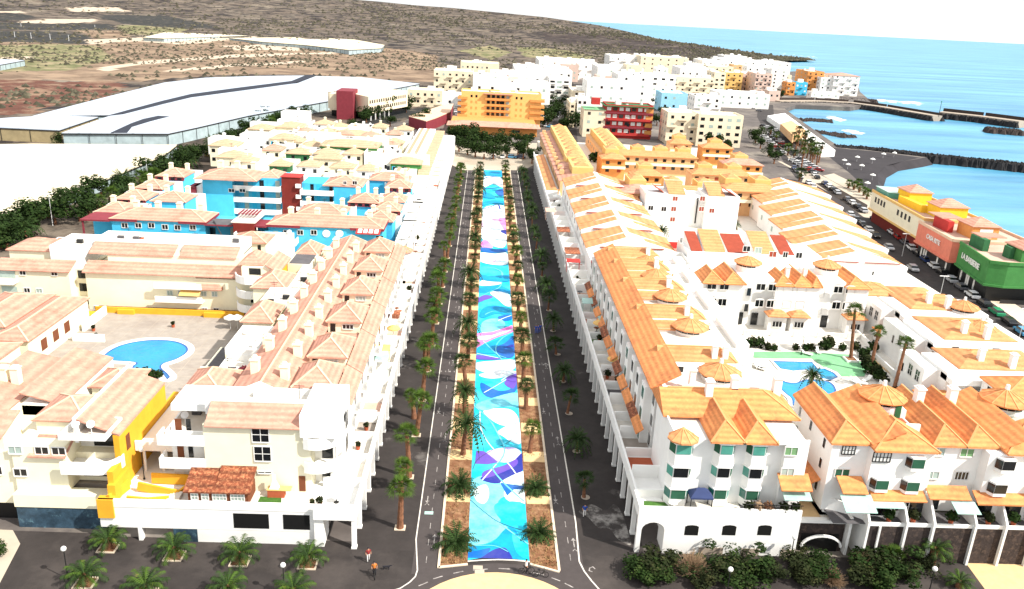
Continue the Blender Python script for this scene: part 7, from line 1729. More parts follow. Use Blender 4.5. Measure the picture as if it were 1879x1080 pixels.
# ---- cars
def car_proto(colname):
    t = Thing('parked_car', 'x', 'car', (0, 0, 0)); m = 'car_' + colname
    b = MB(); prof = [(-2.1, .35), (-2.15, .75), (-1.35, .92), (-.1, .95), (1.55, .95), (2.1, .85), (2.12, .35)]
    def loft(prof, w, taper=1.0):
        n = len(prof); b.add([(-w, p[0], p[1]) for p in prof] + [(w, p[0], p[1]) for p in prof], [tuple(range(n))[::-1], tuple(range(n, 2 * n))] + [(i, (i + 1) % n, n + (i + 1) % n, n + i) for i in range(n)])
    loft(prof, .86)
    b.add([(-.68, -.75, 1.42), (.68, -.75, 1.42), (.68, 1.1, 1.40), (-.68, 1.1, 1.40), (-.70, -.78, 1.34), (.70, -.78, 1.34), (.70, 1.15, 1.32), (-.70, 1.15, 1.32)], [(0, 1, 2, 3), (4, 7, 6, 5), (0, 4, 5, 1), (1, 5, 6, 2), (2, 6, 7, 3), (3, 7, 4, 0)])
    t.solo('body', m, b)
    b = MB(); b.add([(-.82, -1.3, .92), (.82, -1.3, .92), (.84, 1.7, .94), (-.84, 1.7, .94), (-.70, -.76, 1.36), (.70, -.76, 1.36), (.70, 1.12, 1.34), (-.70, 1.12, 1.34)], [(0, 1, 5, 4), (1, 2, 6, 5), (2, 3, 7, 6), (3, 0, 4, 7)]); t.solo('windows', 'glass_dark', b)
    for (x, y) in ((-.82, -1.35), (.82, -1.35), (-.82, 1.35), (.82, 1.35)):
        b = MB(); b.cyl(0, 0, -.11, .11, .32, .32, 10, xf=Matrix.Translation((x, y, .32)) @ Matrix.Rotation(PI / 2, 4, 'Y')); t.solo('wheel', 'tyre', b)
    for x in (-.6, .6):
        b = MB(); b.box(x - .16, -2.17, .6, x + .16, -2.1, .74); t.solo('headlight', 'metal_white', b)
    e = t.done(); return e
protos = {}
def place_car(colname, x, y, rz, label, group):
    if colname not in protos: protos[colname] = [car_proto(colname), False]
    e, used = protos[colname]
    if used:
        r = e.copy(); col.objects.link(r)
        for ch in e.children:
            c = ch.copy(); col.objects.link(c); c.parent = r
    else: r = e; protos[colname][1] = True
    r.location = (x, y, .05); r.rotation_euler = (0, 0, rz); r['label'] = label; r['category'] = 'car'; r['group'] = group
    return r
def interp(pl, y):
    for i in range(len(pl) - 1):
        if pl[i][1] <= y <= pl[i + 1][1]:
            f = (y - pl[i][1]) / (pl[i + 1][1] - pl[i][1]); return pl[i][0] + f * (pl[i + 1][0] - pl[i][0]), math.atan2(pl[i + 1][0] - pl[i][0], pl[i + 1][1] - pl[i][1])
seq = ['white', 'dark blue', 'silver', 'black', 'white', 'grey', 'silver', 'black', 'white', 'dark blue', 'black', 'white', 'grey', 'red', 'white']
r_ = random.Random(31); y = 147.0; n = 0
while y < 352:
    if r_.random() < .88:
        x, a = interp(roadc, y); c = seq[n % 15] if y > 160 else ['light blue', 'black', 'green'][n % 3]
        place_car(c, x + 2.9, y, -a + PI, f'{c} car, {ordw(n)} from the near end, sea side of the coast road', 'cars parked along the coast road'); n += 1
    y += 5.6 if y < 300 else 6.2
y = 176; n = 0
while y < 345:
    if r_.random() < .55:
        x, a = interp(roadc, y); c = seq[(n * 4 + 2) % 15]
        place_car(c, x - 3.4, y, -a, f'{c} car, {ordw(n)} from the near end, house side of the coast road', 'cars parked along the coast road'); n += 1
    y += 6.4
n = 0
for (px0, py0, px1, py1, k) in ((1402, 252, 1440, 286, 8), (1415, 246, 1452, 280, 8), (1455, 296, 1492, 318, 6), (1462, 290, 1502, 314, 7), (1400, 232, 1424, 240, 4)):
    for i in range(k):
        p = P(px0 + (px1 - px0) * i / (k - 1), py0 + (py1 - py0) * i / (k - 1), 0); c = ['white', 'white', 'silver', 'white', 'red', 'black', 'white', 'grey'][n % 8]
        if r_.random() < .9: place_car(c, p.x, p.y, 1.1 + r_.uniform(-.1, .1), f'{c} car in the beach car park, {ordw(n)} from the town end', 'cars in the beach car park')
        n += 1
t = Thing('bus', 'white and green bus or van standing at the near end of the coast road', 'bus', (106.4, 139.5, 0), rot=(106.4, 139.5, .15))
b = MB(); b.box(105.2, 134, .5, 107.6, 143, 3.0); t.solo('body', 'car_white', b); b = MB(); b.box(105.15, 139, .5, 107.65, 142, 3.05); t.solo('tail_panel', 'teal', b); b = MB(); b.box(105.15, 134.6, 1.7, 107.64, 138.6, 2.6); t.solo('windows', 'glass_dark', b)
for x in (105.3, 107.5):
    for y in (135.6, 141.4):
        b = MB(); b.cyl(0, 0, -.15, .15, .45, .45, 10, xf=Matrix.Translation((x, y, .45)) @ Matrix.Rotation(PI / 2, 4, 'Y')); t.solo('wheel', 'tyre', b)
t.done()
# beach furniture
for i, (px, py) in enumerate([(1548, 302), (1555, 310), (1580, 312), (1600, 330), (1572, 296), (1600, 300), (1590, 345), (1620, 290), (1640, 288)]):
    p = P(px, py, 0); parasol(p.x, p.y, .02, f'{ordw(i)} tiny pale beach parasol on the black sand', r=1.1)
# buildings on the near right edge with street arches
# ================================================================== OLD TOWN
rt = random.Random(17)
def town(pl, pr, py, z, dep, wall, label, rows=4, cols=4, sidecols=4, gm='glass_dark', roof=None, base=0, bal=False, ww=1.5, slope=.04, parapet=True, stair=True, sidew=None):
    p, q = P(pl, py, z), P(pr, py + (pr - pl) * slope, z); x0, x1, y0 = p.x, q.x, (p.y + q.y) / 2
    t = Thing('town_building', label, 'building', ((x0 + x1) / 2, y0, base))
    t.body(wall, x0, y0, x1, y0 + dep, base, z)
    if roof: a = MB(); a.hip(x0 - .4, y0 - .4, x1 + .4, y0 + dep + .4, z, 2.0, 'x'); t.solo('roof', roof, a)
    elif parapet: t.parapet(wall, x0, y0, x1, y0 + dep, z, h=.8, t=.3, fl='town_white')
    if stair and not roof:
        for _ in range(max(1, int((x1 - x0) * dep / 260))):
            xx = rt.uniform(x0 + 1, max(x0 + 1.1, x1 - 4)); yy = rt.uniform(y0 + 2, y0 + max(3, dep - 5)); t.body('town_white', xx, yy, xx + rt.uniform(2.5, 4.5), yy + rt.uniform(2.5, 5), z, z + rt.uniform(2, 3))
            k = MB(); xx = rt.uniform(x0 + 1, x1 - 1); yy = rt.uniform(y0 + 1, y0 + dep - 1); k.cyl(xx, yy, z, z + 1.6, .7, .7, 8); t.solo('water_tank', 'metal_white', k)
    dz = (z - base - 1.0) / rows; bal = bal or rt.random() < .5
    for r in range(rows):
        zz = base + 1.0 + dz * (r + .55)
        for c in range(cols):
            if rt.random() < .93: t.dark(x0 + (c + .5) * (x1 - x0) / cols, y0 - .01, zz, 'S', ww, min(1.5, dz * .5), gm=gm if rt.random() < (.8 if wall != 'town_white' else .45) else 'shutter_grey')
        for c in range(sidecols):
            if rt.random() < .9:
                yy = y0 + (c + .5) * dep / sidecols
                if x0 > 20: t.dark(x0 - .01, yy, zz, 'W', ww, min(1.5, dz * .5), gm=gm if rt.random() < .6 else 'shutter_grey')
                elif x1 < 20: t.dark(x1 + .01, yy, zz, 'E', ww, min(1.5, dz * .5), gm=gm)
        if bal:
            for c in range(cols):
                if (c + r) % 2 == 0 or bal == 2:
                    xx = x0 + (c + .5) * (x1 - x0) / cols; k = MB(); w_ = (x1 - x0) / cols * .45
                    k.box(xx - w_, y0 - 1.2, zz - dz * .42, xx + w_, y0, zz - dz * .36); k.box(xx - w_, y0 - 1.3, zz - dz * .42, xx + w_, y0 - 1.2, zz - dz * .12); t.solo('balcony', wall, k)
    return t
mat('sky_wall', (.28, .55, .72), var=.1)
# orange block at the head of the avenue
t = town(846, 993, 170, 16, 14, 'soft_yellow', 'orange-yellow apartment block closing the avenue, with stacked central balconies', rows=5, cols=1, sidecols=3, slope=.03)
e = t; p, q = P(846, 170, 16), P(993, 174, 16); X0, X1, Y0 = p.x, q.x, t.loc.y
f = lambda a: X0 + (X1 - X0) * a
for r in range(4):
    z = 4.4 + 2.9 * r
    k = MB(); k.box(f(.30), Y0 - .8, z - .3, f(.62), Y0, z); k.box(f(.30), Y0 - 1.0, z - .3, f(.62), Y0 - .8, z + .8); t.solo('balcony', 'orange_wall', k)
    k = MB(); k.box(f(-.04), Y0 - 1.2, z - .3, f(.08), Y0 + 6, z + .9); t.solo('balcony', 'orange_wall', k)
    k = MB(); k.box(f(.86), Y0 - 1.2, z - .3, f(1.04), Y0 + 6, z + .9); t.solo('balcony', 'orange_wall', k)
    for a in (.34, .40, .46, .52, .58): t.dark(f(a), Y0 - .02, z + 1.4, 'S', 1.6, 1.8, gm=['shutter_grey', 'glass_dark', 'frame_brown'][int(a * 100) % 3], name='balcony_door')
    for a in (.13, .19, .69, .75): t.dark(f(a), Y0 - .02, z + 1.3, 'S', 1.1, 1.3, gm='orange_wall' if r != 3 else 'glass_dark')
k = MB(); k.box(f(.28), Y0 - 1.8, 15.7, f(.64), Y0, 16.1); t.solo('cornice', 'roof_pink', k)
t.done()
t = Thing('podium', 'low terracotta podium with sloping tiled edge under the orange block', 'building', (2, 385, 0))
t.body('orange_wall', -17, 388, 24, 420, 0, 4.2); a = MB(); a.hip(-18.5, 385, 25.5, 400, 4.2, 1.6, 'x', hips=(1, 1)); t.solo('roof', 'roof_pink', a)
for x in (-8, 14): t.dark(x, 387.98, 2.2, 'S', 4, 1.2)
t.done()
TB = [
 (868, 1010, 152, 17, 30, 'town_white', 'broad white roofed blocks directly behind the orange-yellow block', 3, 6, 6, {}),
 (900, 1015, 136, 17, 34, 'town_white', 'large plain white block with a flat roof, behind the broad white one', 3, 6, 6, {}),
 (1008, 1046, 145, 17, 26, 'town_white', 'white block with grey banded windows at the street canyon corner', 5, 3, 3, dict(ww=3)),
 (945, 1050, 128, 16, 60, 'town_white', 'long white block with a thin pink cornice left of the canyon', 3, 8, 4, {}),
 (990, 1095, 112, 15, 60, 'town_white', 'wide white flat roofed block against the scrub slope', 2, 8, 3, {}),
 (796, 868, 130, 14, 24, 'town_cream', 'cream institutional block with dark strip windows on the left of the old town', 3, 6, 3, {}),
 (868, 905, 138, 13, 20, 'town_white', 'white wing with paired windows right of the cream institutional block', 3, 4, 3, {}),
 (845, 916, 115, 14, 24, 'town_cream', 'pale long block at the upper left edge of the old town', 2, 8, 2, {}),
 (748, 812, 166, 9, 16, 'town_cream', 'low cream building right of the school wing', 2, 5, 2, {}),
 (800, 868, 178, 6, 30, 'town_white', 'low white roofs between the cream wing and the orange-yellow block', 1, 4, 2, {}),
 (1050, 1118, 168, 12, 26, 'town_cream', 'cream block with small dark windows left of the red building', 4, 4, 3, {}),
 (1078, 1150, 150, 19, 24, 'town_white', 'tall blank white block behind the red building, left part', 3, 4, 2, {}),
 (1135, 1196, 138, 19, 28, 'town_white', 'tall blank white block behind the red building, right part', 4, 2, 4, {}),
 (1098, 1180, 124, 17, 40, 'town_white', 'pale white block in the centre of the old town', 3, 5, 3, {}),
 (1120, 1182, 103, 17, 40, 'town_white', 'white curved topped block on the slope side, left', 3, 6, 3, {}),
 (1178, 1262, 104, 19, 36, 'town_cream', 'cream yellow block on the slope side, right of the white curved one', 4, 6, 4, {}),
 (1196, 1240, 140, 18, 30, 'town_white', 'white block with dark side balconies over the narrow street', 5, 3, 6, dict(ww=2.6)),
 (1236, 1312, 142, 15, 22, 'town_cream', 'cream block with three rows of dark windows above the blue roof', 4, 6, 3, dict(bal=True)),
 (1215, 1262, 172, 11, 20, 'sky_wall', 'low white and sky blue roofed block in the middle of the town', 2, 3, 2, dict(roof=None)),
 (1276, 1324, 178, 14, 16, 'town_white', 'plain cream box like block above the checkered window building', 4, 3, 3, {}),
 (1226, 1282, 208, 14, 16, 'town_cream', 'cream block, left half of the pair above the palms, few small windows', 4, 3, 3, {}),
 (1283, 1364, 212, 14, 15, 'town_cream', 'cream block with staggered dark window pairs above the palms', 4, 5, 2, dict(ww=2.0)),
 (1312, 1332, 134, 18, 24, 'town_cream', 'narrow cream block with a column of dark window pairs', 5, 2, 3, dict(ww=2.4)),
 (1333, 1363, 134, 16, 24, 'soft_yellow', 'narrow yellow block with small windows', 4, 3, 3, {}),
 (1364, 1390, 136, 15, 22, 'town_rose', 'narrow rose grey block with balconies', 4, 2, 3, dict(bal=2)),
 (1388, 1417, 136, 17, 24, 'town_rose', 'rose block with three rows of dark window triples', 5, 4, 3, {}),
 (1417, 1446, 128, 17, 24, 'town_white', 'plain white block right of the rose one', 5, 2, 3, {}),
 (1445, 1460, 152, 10, 12, 'orange_wall', 'tiny orange red house in the harbour row', 3, 2, 2, {}),
 (1461, 1482, 152, 10, 12, 'blue', 'tiny bright blue house in the harbour row', 2, 3, 2, dict(gm='fabric_white')),
 (1484, 1512, 132, 18, 30, 'orange_wall', 'tall orange block near the end of the harbour row', 5, 3, 3, {}),
 (1508, 1536, 143, 14, 22, 'town_white', 'white stepped block next to the tall orange one', 4, 3, 2, {}),
 (1533, 1577, 138, 17, 24, 'town_white', 'white end block of the harbour row with a terracotta top', 5, 4, 3, dict(roof='roof_pink')),
 (1490, 1540, 170, 5, 10, 'town_white', 'low white building at the foot of the harbour end blocks', 1, 4, 1, {}),
 (1322, 1412, 172, 9, 26, 'town_white', 'broad low white market building by the harbour', 2, 6, 3, {}),
 (1412, 1432, 168, 7, 16, 'town_rose', 'small rose building beside the white market', 1, 2, 2, {}),
 (1290, 1330, 112, 17, 40, 'town_white', 'white block high behind the old town centre', 3, 4, 3, {}),
 (1325, 1400, 110, 16, 46, 'town_white', 'white stepped block at the back near the headland, left', 3, 6, 2, {}),
 (1330, 1370, 103, 18, 30, 'town_white', 'highest white block at the back near the headland', 3, 4, 2, {}),
 (1400, 1450, 114, 15, 40, 'town_white', 'white block at the back near the headland, right', 3, 4, 2, {}),
 (1300, 1345, 122, 15, 30, 'town_cream', 'cream block with terracotta edge behind the narrow yellow one', 3, 4, 2, {}),
 (1250, 1310, 126, 17, 34, 'town_white', 'wide white roof between the cream yellow block and the checkered blocks', 2, 5, 3, {}),
 (1020, 1062, 118, 14, 20, 'town_rose', 'rose tinted block wedged behind the long white ones', 3, 3, 2, {}),
 (1095, 1130, 140, 14, 14, 'town_rose', 'narrow rose house between the tall blank white blocks', 4, 2, 2, dict(bal=2)),
 (1150, 1178, 120, 20, 16, 'town_cream', 'slender cream tower in the centre of the old town', 5, 2, 2, {}),
 (1205, 1226, 126, 17, 14, 'town_white', 'slender white tower above the narrow side street', 5, 2, 2, {}),
 (1262, 1290, 118, 19, 18, 'town_white', 'white tower right of the cream yellow block', 4, 2, 2, {}),
 (1346, 1362, 120, 16, 16, 'peach_wall', 'narrow peach house behind the narrow yellow block', 4, 2, 2, {}),
 (1372, 1396, 122, 17, 16, 'town_white', 'white house behind the rose block', 3, 2, 2, {}),
 (1424, 1452, 138, 11, 12, 'town_cream', 'small cream house before the plain white block', 3, 2, 2, {}),
 (1060, 1078, 182, 14, 14, 'town_white', 'white house on the street canyon by the cream wing', 4, 2, 4, {}),
 (930, 950, 142, 19, 10, 'town_rose', 'rose stair block on the broad white roofs', 2, 2, 1, {}),
 (1046, 1056, 190, 12, 20, 'town_cream', 'sliver of a cream house at the mouth of the canyon', 4, 1, 5, {}),
 (1178, 1240, 158, 12, 20, 'town_white', 'low white block left of the sky blue one', 3, 4, 3, {}),
]
for (a, c, py, z, dep, wall, lab, rows, cols, sc_, kw) in TB:
    t = town(a, c, py, z, dep, wall, lab, rows, cols, sc_, **kw); t.done()
# red building
t = town(1114, 1197, 195, 15, 14, 'red', 'dark red apartment block with white framed balconies and a green roof edge', rows=4, cols=1, sidecols=1, slope=.02)
p, q = P(1114, 195, 15), P(1197, 196.5, 15); X0, X1, Y0 = p.x, q.x, t.loc.y
for r in range(4):
    z = 1.6 + 3.4 * r
    k = MB(); k.box(X0 - .8, Y0 - .8, z - .2, X1, Y0, z); k.box(X0 - .8, Y0 - .9, z - .2, X1, Y0 - .8, z + .7); t.solo('balcony', 'maroon', k)
    for c in range(7): t.dark(X0 + (c + .5) * (X1 - X0) / 7.6, Y0 - .02, z + 2.0, 'S', 2.1, 1.7, gm=['fabric_white', 'glass_dark', 'fabric_white'][(c + r) % 3], name='balcony_door')
    t.box('wall', 'orange_wall', X1 - 3.4, Y0 - .3, z + .2, X1 + .1, Y0 - .05, z + 2.6)
k = MB(); k.box(X0 - 1, Y0 - 1.6, 15.0, X1 + .4, Y0 + 14, 15.3); t.solo('roof_edge', 'green_dark', k); t.body('red', X0 - 6.5, Y0 + 4, X0 - 2.5, Y0 + 8, 15, 18)
t.done()
t = town(1072, 1112, 200, 13, 14, 'town_cream', 'cream wing of the red building with a mint green roof', 3, 2, 2, parapet=False, stair=False); p = P(1072, 200, 13); q = P(1112, 201, 13); t.box('roof_deck', 'pool_deck_green', p.x, p.y, 13, q.x, p.y + 14, 13.1); t.done()
# school : tower, wing on pillars
t = Thing('school', 'cream school wing on white pillars with a maroon block tower', 'building', (-70, 430, 0))
p, q = P(617, 166, 14), P(650, 166, 14); t.body('maroon', p.x, p.y, q.x, p.y + 16, 0, 14)
p, q = P(603, 172, 12), P(617, 172, 12); t.body('town_cream', p.x, p.y + 2, q.x + .2, p.y + 14, 4, 12)
a, c, d = P(652, 172, 12), P(676, 177, 12), P(748, 166, 12); a2 = P(652, 218, 0)
k = MB(); dd = (d - c).normalized(); nn = Vector((-dd.y, dd.x, 0)); k.prism([(a.x, a.y), (c.x, c.y), (d.x, d.y), (d.x + nn.x * 16, d.y + nn.y * 16), (a.x + nn.x * 16, a.y + nn.y * 16)], 3.6, 12); t.solo('wall', 'town_cream', k)
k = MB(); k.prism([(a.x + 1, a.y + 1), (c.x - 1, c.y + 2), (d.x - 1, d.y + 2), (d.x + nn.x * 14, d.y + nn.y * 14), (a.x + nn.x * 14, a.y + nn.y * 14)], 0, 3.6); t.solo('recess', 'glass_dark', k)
L = (d - c).length; ang = math.atan2(dd.y, dd.x)
for r in range(2):
    for i in range(17):
        pp = c + dd * (L * (i + .7) / 18); t.inst('window', pane_mesh(1.3, 1.7, 'glass_dark'), (pp.x + nn.x * -.02, pp.y - .02 * nn.y, 6.0 + 3.3 * r), ang)
for i in range(5): pp = c + dd * (L * (i + .5) / 9); k = MB(); k.box(pp.x - .25, pp.y - .25, 0, pp.x + .25, pp.y + .25, 3.6); t.solo('pillar', 'white', k)
t.done()
t = Thing('low_building', 'low maroon building with a pale pink roof between the school and the avenue', 'building', (-40, 410, 0))
w = [P(750, 213, 5), P(808, 194, 5), P(832, 190, 5), P(826, 205, 5), P(800, 216, 5), P(782, 222, 5)]
k = MB(); k.prism([(v.x, v.y) for v in w], 0, 4.8); t.solo('wall', 'maroon', k); k = MB(); k.prism([(v.x * 1.0, v.y) for v in w], 4.8, 5.1); t.solo('roof', 'cap_pink', k); t.done()
b = MB(); b.sheet(PX([(655, 222), (745, 200), (790, 196), (758, 216), (700, 232), (655, 238)]), .05); struct('lawn', b, 'crop_dark', 'dark planted ground under the school wing')
b = MB(); b.sheet(PX([(1002, 262), (1060, 262), (1052, 150), (1040, 150)]), .05); struct('street', b, 'asphalt', 'dark street canyon running up through the old town')
b = MB(); b.sheet(PX([(815, 296), (825, 262), (990, 262), (1005, 290), (960, 312), (850, 312)]), .03); struct('street', b, 'light_ground', 'pale cross street at the far end of the painted walk')
b = MB(); b.sheet(PX([(600, 262), (660, 215), (760, 235), (830, 232), (815, 262), (760, 300), (640, 300)]), .04); struct('street', b, 'town_ground', 'street with parked cars behind the cream complex')
n = 0
for (px0, py0, px1, py1, k) in ((620, 235, 662, 245, 5), (690, 258, 735, 252, 4), (800, 225, 836, 206, 6), (1000, 232, 1030, 238, 4), (1022, 215, 1040, 190, 5), (1360, 188, 1392, 204, 4), (905, 290, 955, 290, 4)):
    for i in range(k):
        p = P(px0 + (px1 - px0) * i / (k - 1), py0 + (py1 - py0) * i / (k - 1), 0); c = ['white', 'silver', 'dark blue', 'white', 'grey', 'black', 'light blue'][(n * 3) % 7]
        place_car(c, p.x, p.y, rt.choice([0, 1.57, 1.4]), f'{c} car in the old town streets, {ordw(n)} counted from the school side', 'cars in the old town streets'); n += 1
# ================================================================== PALMS
def frond_geo(b, L, droop, rise, az, w=.42, pairs=14, base=(0, 0, 0), roll=0, fan=0, seed=0):
    rr = random.Random(seed); ca, sa = math.cos(az), math.sin(az); prev = None; pts = []
    for i in range(pairs + 1):
        t_ = i / pairs; r = L * (math.sin(t_ * 1.35) / math.sin(1.35)) * math.cos(rise) + .0; z = L * math.sin(rise) * t_ - droop * L * t_ ** 2.2
        pts.append(Vector((base[0] + ca * r, base[1] + sa * r, base[2] + z)))
    for i in range(pairs):
        p, q = pts[i], pts[i + 1]; d = (q - p).normalized(); s_ = d.cross(Vector((0, 0, 1))).normalized(); u = s_.cross(d)
        t_ = (i + .5) / pairs; wd = w * (math.sin(PI * min(1, t_ * .95 + .12)) ** .6) * rr.uniform(.8, 1.1)
        for sg in (-1, 1):
            tip = p + d * (wd * .75) + s_ * sg * wd - u * (wd * (.35 + .3 * rr.random())); 
            m = p + (q - p) * .8
            b.add([p, m, tip + d * .02], [(0, 1, 2) if sg > 0 else (0, 2, 1)])
    for i in range(0, pairs, 2):
        p = pts[i]; q = pts[min(pairs, i + 2)]; s_ = (q - p).normalized().cross(Vector((0, 0, 1))).normalized() * .025
        b.add([p - s_, p + s_, q + s_, q - s_], [(0, 1, 2, 3)])
def date_frond(seed):
    b = MB(); rr = random.Random(seed); frond_geo(b, 2.5, .5 + .25 * rr.random(), .95, 0, .36, 15, seed=seed); return b.mesh('frond', 'palm_leaf_dark' if seed % 3 else 'palm_leaf')
FR = [date_frond(i) for i in range(6)]
def young_date(x, y, lab, s=1.0, seed=0, z=0, bed=True, group='date palms planted in the plaza', tall=.5):
    """low date palm with separate fronds in a square bed"""
    rr = random.Random(seed * 7 + 1)
    t = Thing('date_palm', lab, 'palm tree', (x, y, z), group)
    b = MB(); b.cyl(x, y, z, z + tall * s, .34 * s, .30 * s, 10); b.cyl(x, y, z + tall * s, z + tall * s + .35, .42 * s, .2 * s, 10); t.solo('trunk', 'trunk', b)
    n = 26
    for i in range(n):
        ring = i / n; az = i * 2.399 + rr.uniform(-.2, .2)
        o = link('frond', FR[(i + seed) % 6], t.e, (0, 0, tall * s + .25), 0)
        tilt = (-.72 + 1.0 * ring) + rr.uniform(-.08, .08)         # outer fronds droop, inner stand up
        o.rotation_euler = (0, -tilt, az); o.scale = (s * (1.1 - .25 * ring),) * 3
    t.done()
    if bed:
        k = Thing('planting_bed', f'square kerbed soil bed under the ' + lab.replace('low date palm', 'palm'), 'planting bed', (x, y, 0))
        for (a, c, d, e_) in ((-.95, -.9, .95, -.75), (-.95, .75, .95, .9), (-.95, -.75, -.8, .75), (.8, -.75, .95, .75)):
            m_ = MB(); m_.box(x + a, y + c, 0, x + d, y + e_, .12); k.solo('kerbstone', 'kerb', m_)
        m_ = MB(); m_.box(x - .8, y - .75, 0, x + .8, y + .75, .06); k.solo('bed_soil', 'soil', m_); k.done()
# crown meshes shared by the rows
def crown(seed, kind):
    b = MB(); rr = random.Random(seed)
    if kind == 'fan':
        n = 34
        for i in range(n):
            az = i * 2.399 + rr.uniform(-.3, .3); el = -.45 + 1.8 * (i / n) + rr.uniform(-.15, .15); L = rr.uniform(.5, .8)
            d = Vector((math.cos(az) * math.cos(el), math.sin(az) * math.cos(el), math.sin(el))); c = d * L; s_ = Vector((-math.sin(az), math.cos(az), 0)); u = d.cross(s_)
            b.add([s_ * -.02, s_ * .02, c + s_ * .02, c - s_ * .02], [(0, 1, 2, 3)])
            k = 9; R = rr.uniform(.65, .95)
            for j in range(k):
                a0 = -1.25 + 2.5 * j / k; a1 = a0 + 2.5 / k * .75; f = lambda a, r: c + (d * math.cos(a) + s_ * math.sin(a)) * r - Vector((0, 0, 1)) * (.28 * r * r + .08 * abs(a))
                b.add([c, f(a0, R * .5), f((a0 + a1) / 2, R * rr.uniform(.8, 1.15)), f(a1, R * .5)], [(0, 1, 2, 3)])
    else:
        n = 44
        for i in range(n):
            az = i * 2.399 + rr.uniform(-.2, .2); ring = i / n
            frond_geo(b, rr.uniform(1.9, 2.3), rr.uniform(.75, 1.0) * (1.25 - ring), -.15 + 1.35 * ring, az, .34, 11, seed=seed * 100 + i)
    return b
CR = {'fan': [crown(i, 'fan').mesh('crown', 'palm_leaf') for i in range(4)], 'date': [crown(i + 10, 'date').mesh('crown', 'palm_leaf_dark') for i in range(4)], 'fan2': [crown(i + 20, 'fan').mesh('crown', 'palm_leaf_dark') for i in range(2)]}
_sk = []
for i in range(2):
    b = MB(); rr = random.Random(i)
    for j in range(26):
        az = j * 2.399; p = Vector((math.cos(az) * .16, math.sin(az) * .16, -.1)); q = Vector((math.cos(az) * rr.uniform(.35, .6), math.sin(az) * rr.uniform(.35, .6), -rr.uniform(.5, 1.1)))
        s_ = Vector((-math.sin(az), math.cos(az), 0)) * .12; b.add([p - s_ * .4, p + s_ * .4, q + s_, q - s_], [(0, 1, 2, 3)])
    _sk.append(b.mesh('dead_fronds', 'dead_frond'))
_tr = {}
def trunk_mesh(h, r=.27, lean=0):
    k = (round(h * 2) / 2, r, lean)
    if k not in _tr:
        b = MB(); n = 9; rows = max(4, int(h / .45)); vs = []
        for j in range(rows + 1):
            f = j / rows; rad = r * (1.35 - .45 * f + (.35 if j == 0 else 0)) * (1.08 if j % 2 else .96)
            for i in range(n): vs.append((rad * math.cos(2 * PI * i / n) + lean * f * f, rad * math.sin(2 * PI * i / n), h * f))
        b.add(vs, [(j * n + i, j * n + (i + 1) % n, (j + 1) * n + (i + 1) % n, (j + 1) * n + i) for j in range(rows) for i in range(n)])
        _tr[k] = b.mesh('trunk', 'trunk')
    return _tr[k]
rp_ = random.Random(77)
def palm(x, y, h, lab, group, kind='fan', s=1.0, z=0, i=0, skirt=True, r=.27, name='palm_tree'):
    hh = round(h * 2) / 2; e = bpy.data.objects.new(name, None); col.objects.link(e); e.location = (x, y, z); e.rotation_euler = (rp_.gauss(0, .05), rp_.gauss(0, .05), rp_.uniform(0, 6.28)); tag(e, lab, 'palm tree', group)
    lean = rp_.choice([0, .15, .3]); link('trunk', trunk_mesh(hh, r, lean), e)
    link('crown', CR[kind][i % len(CR[kind])], e, (lean, 0, hh), 0, s * rp_.uniform(.8, 1.18))
    if skirt: link('dead_fronds', _sk[i % 2], e, (lean, 0, hh), 0, s)
    return e
# rows (x, start, pitch)
n = 0; y = 78.0; ROW1 = []
for i in range(20):
    yy = 78 + 10.55 * i
    if yy < 296: palm(-7.9, yy, 5.0 + rp_.uniform(-.5, .9), f'{ordw(i)} fan palm from the plaza in the row beside the left arcade', 'palms beside the left arcade', 'fan', 1.3, i=i, skirt=False); k = MB(); k.box(-8.5, yy - .5, .012, -7.3, yy + .5, .10); tag(link('tree_pit', k.mesh('tree_pit', 'kerb')), f'square pale kerb under the {ordw(i)} palm beside the left arcade', 'tree pit')
# second palms close to each of the first few, seen behind
for i, yy in enumerate([85.5, 104.0, 123.5, 142.0, 161.5]): palm(-8.6, yy, 3.4, f'{ordw(i)} shorter palm standing between the tall ones beside the left arcade', 'palms beside the left arcade', 'fan', 1.1, i=i + 1)
LEFT = [(-1.6, 75.3, .6, 'date', 1.35), (-1.5, 86.0, .8, 'date', 1.3), (-1.4, 94.4, 4.6, 'date', 1.2)]
for i, (x, yy, h, kd, s) in enumerate(LEFT): palm(x, yy, h, f'{ordw(i)} date palm from the front in the left planting strip', 'palms in the left planting strip', kd, s, i=i, skirt=False, r=.26)
yy = 106; i = 3
while yy < 296: palm(-1.6 + rp_.uniform(-.2, .2), yy, 3.4 + rp_.uniform(-.6, .8), f'{ordw(i)} palm from the front in the left planting strip', 'palms in the left planting strip', 'fan2' if i % 3 else 'date', 1.25, i=i); yy += 9.6; i += 1
RIGHT = [(7.3, 77.0, .6, 'date', 1.35), (7.7, 86.3, .6, 'date', 1.2), (7.4, 95.4, 3.6, 'fan', 1.0)]
for i, (x, yy, h, kd, s) in enumerate(RIGHT): palm(x, yy, h, f'{ordw(i)} palm from the front in the right planting strip', 'palms in the right planting strip', kd, s, i=i, skirt=False, r=.24)
yy = 108; i = 3
while yy < 296: palm(7.6 + rp_.uniform(-.2, .2), yy, 3.3 + rp_.uniform(-.5, .8), f'{ordw(i)} palm from the front in the right planting strip', 'palms in the right planting strip', 'fan2' if i % 2 else 'fan', 1.22, i=i); yy += 10.2; i += 1
yy = 85.2; i = 0
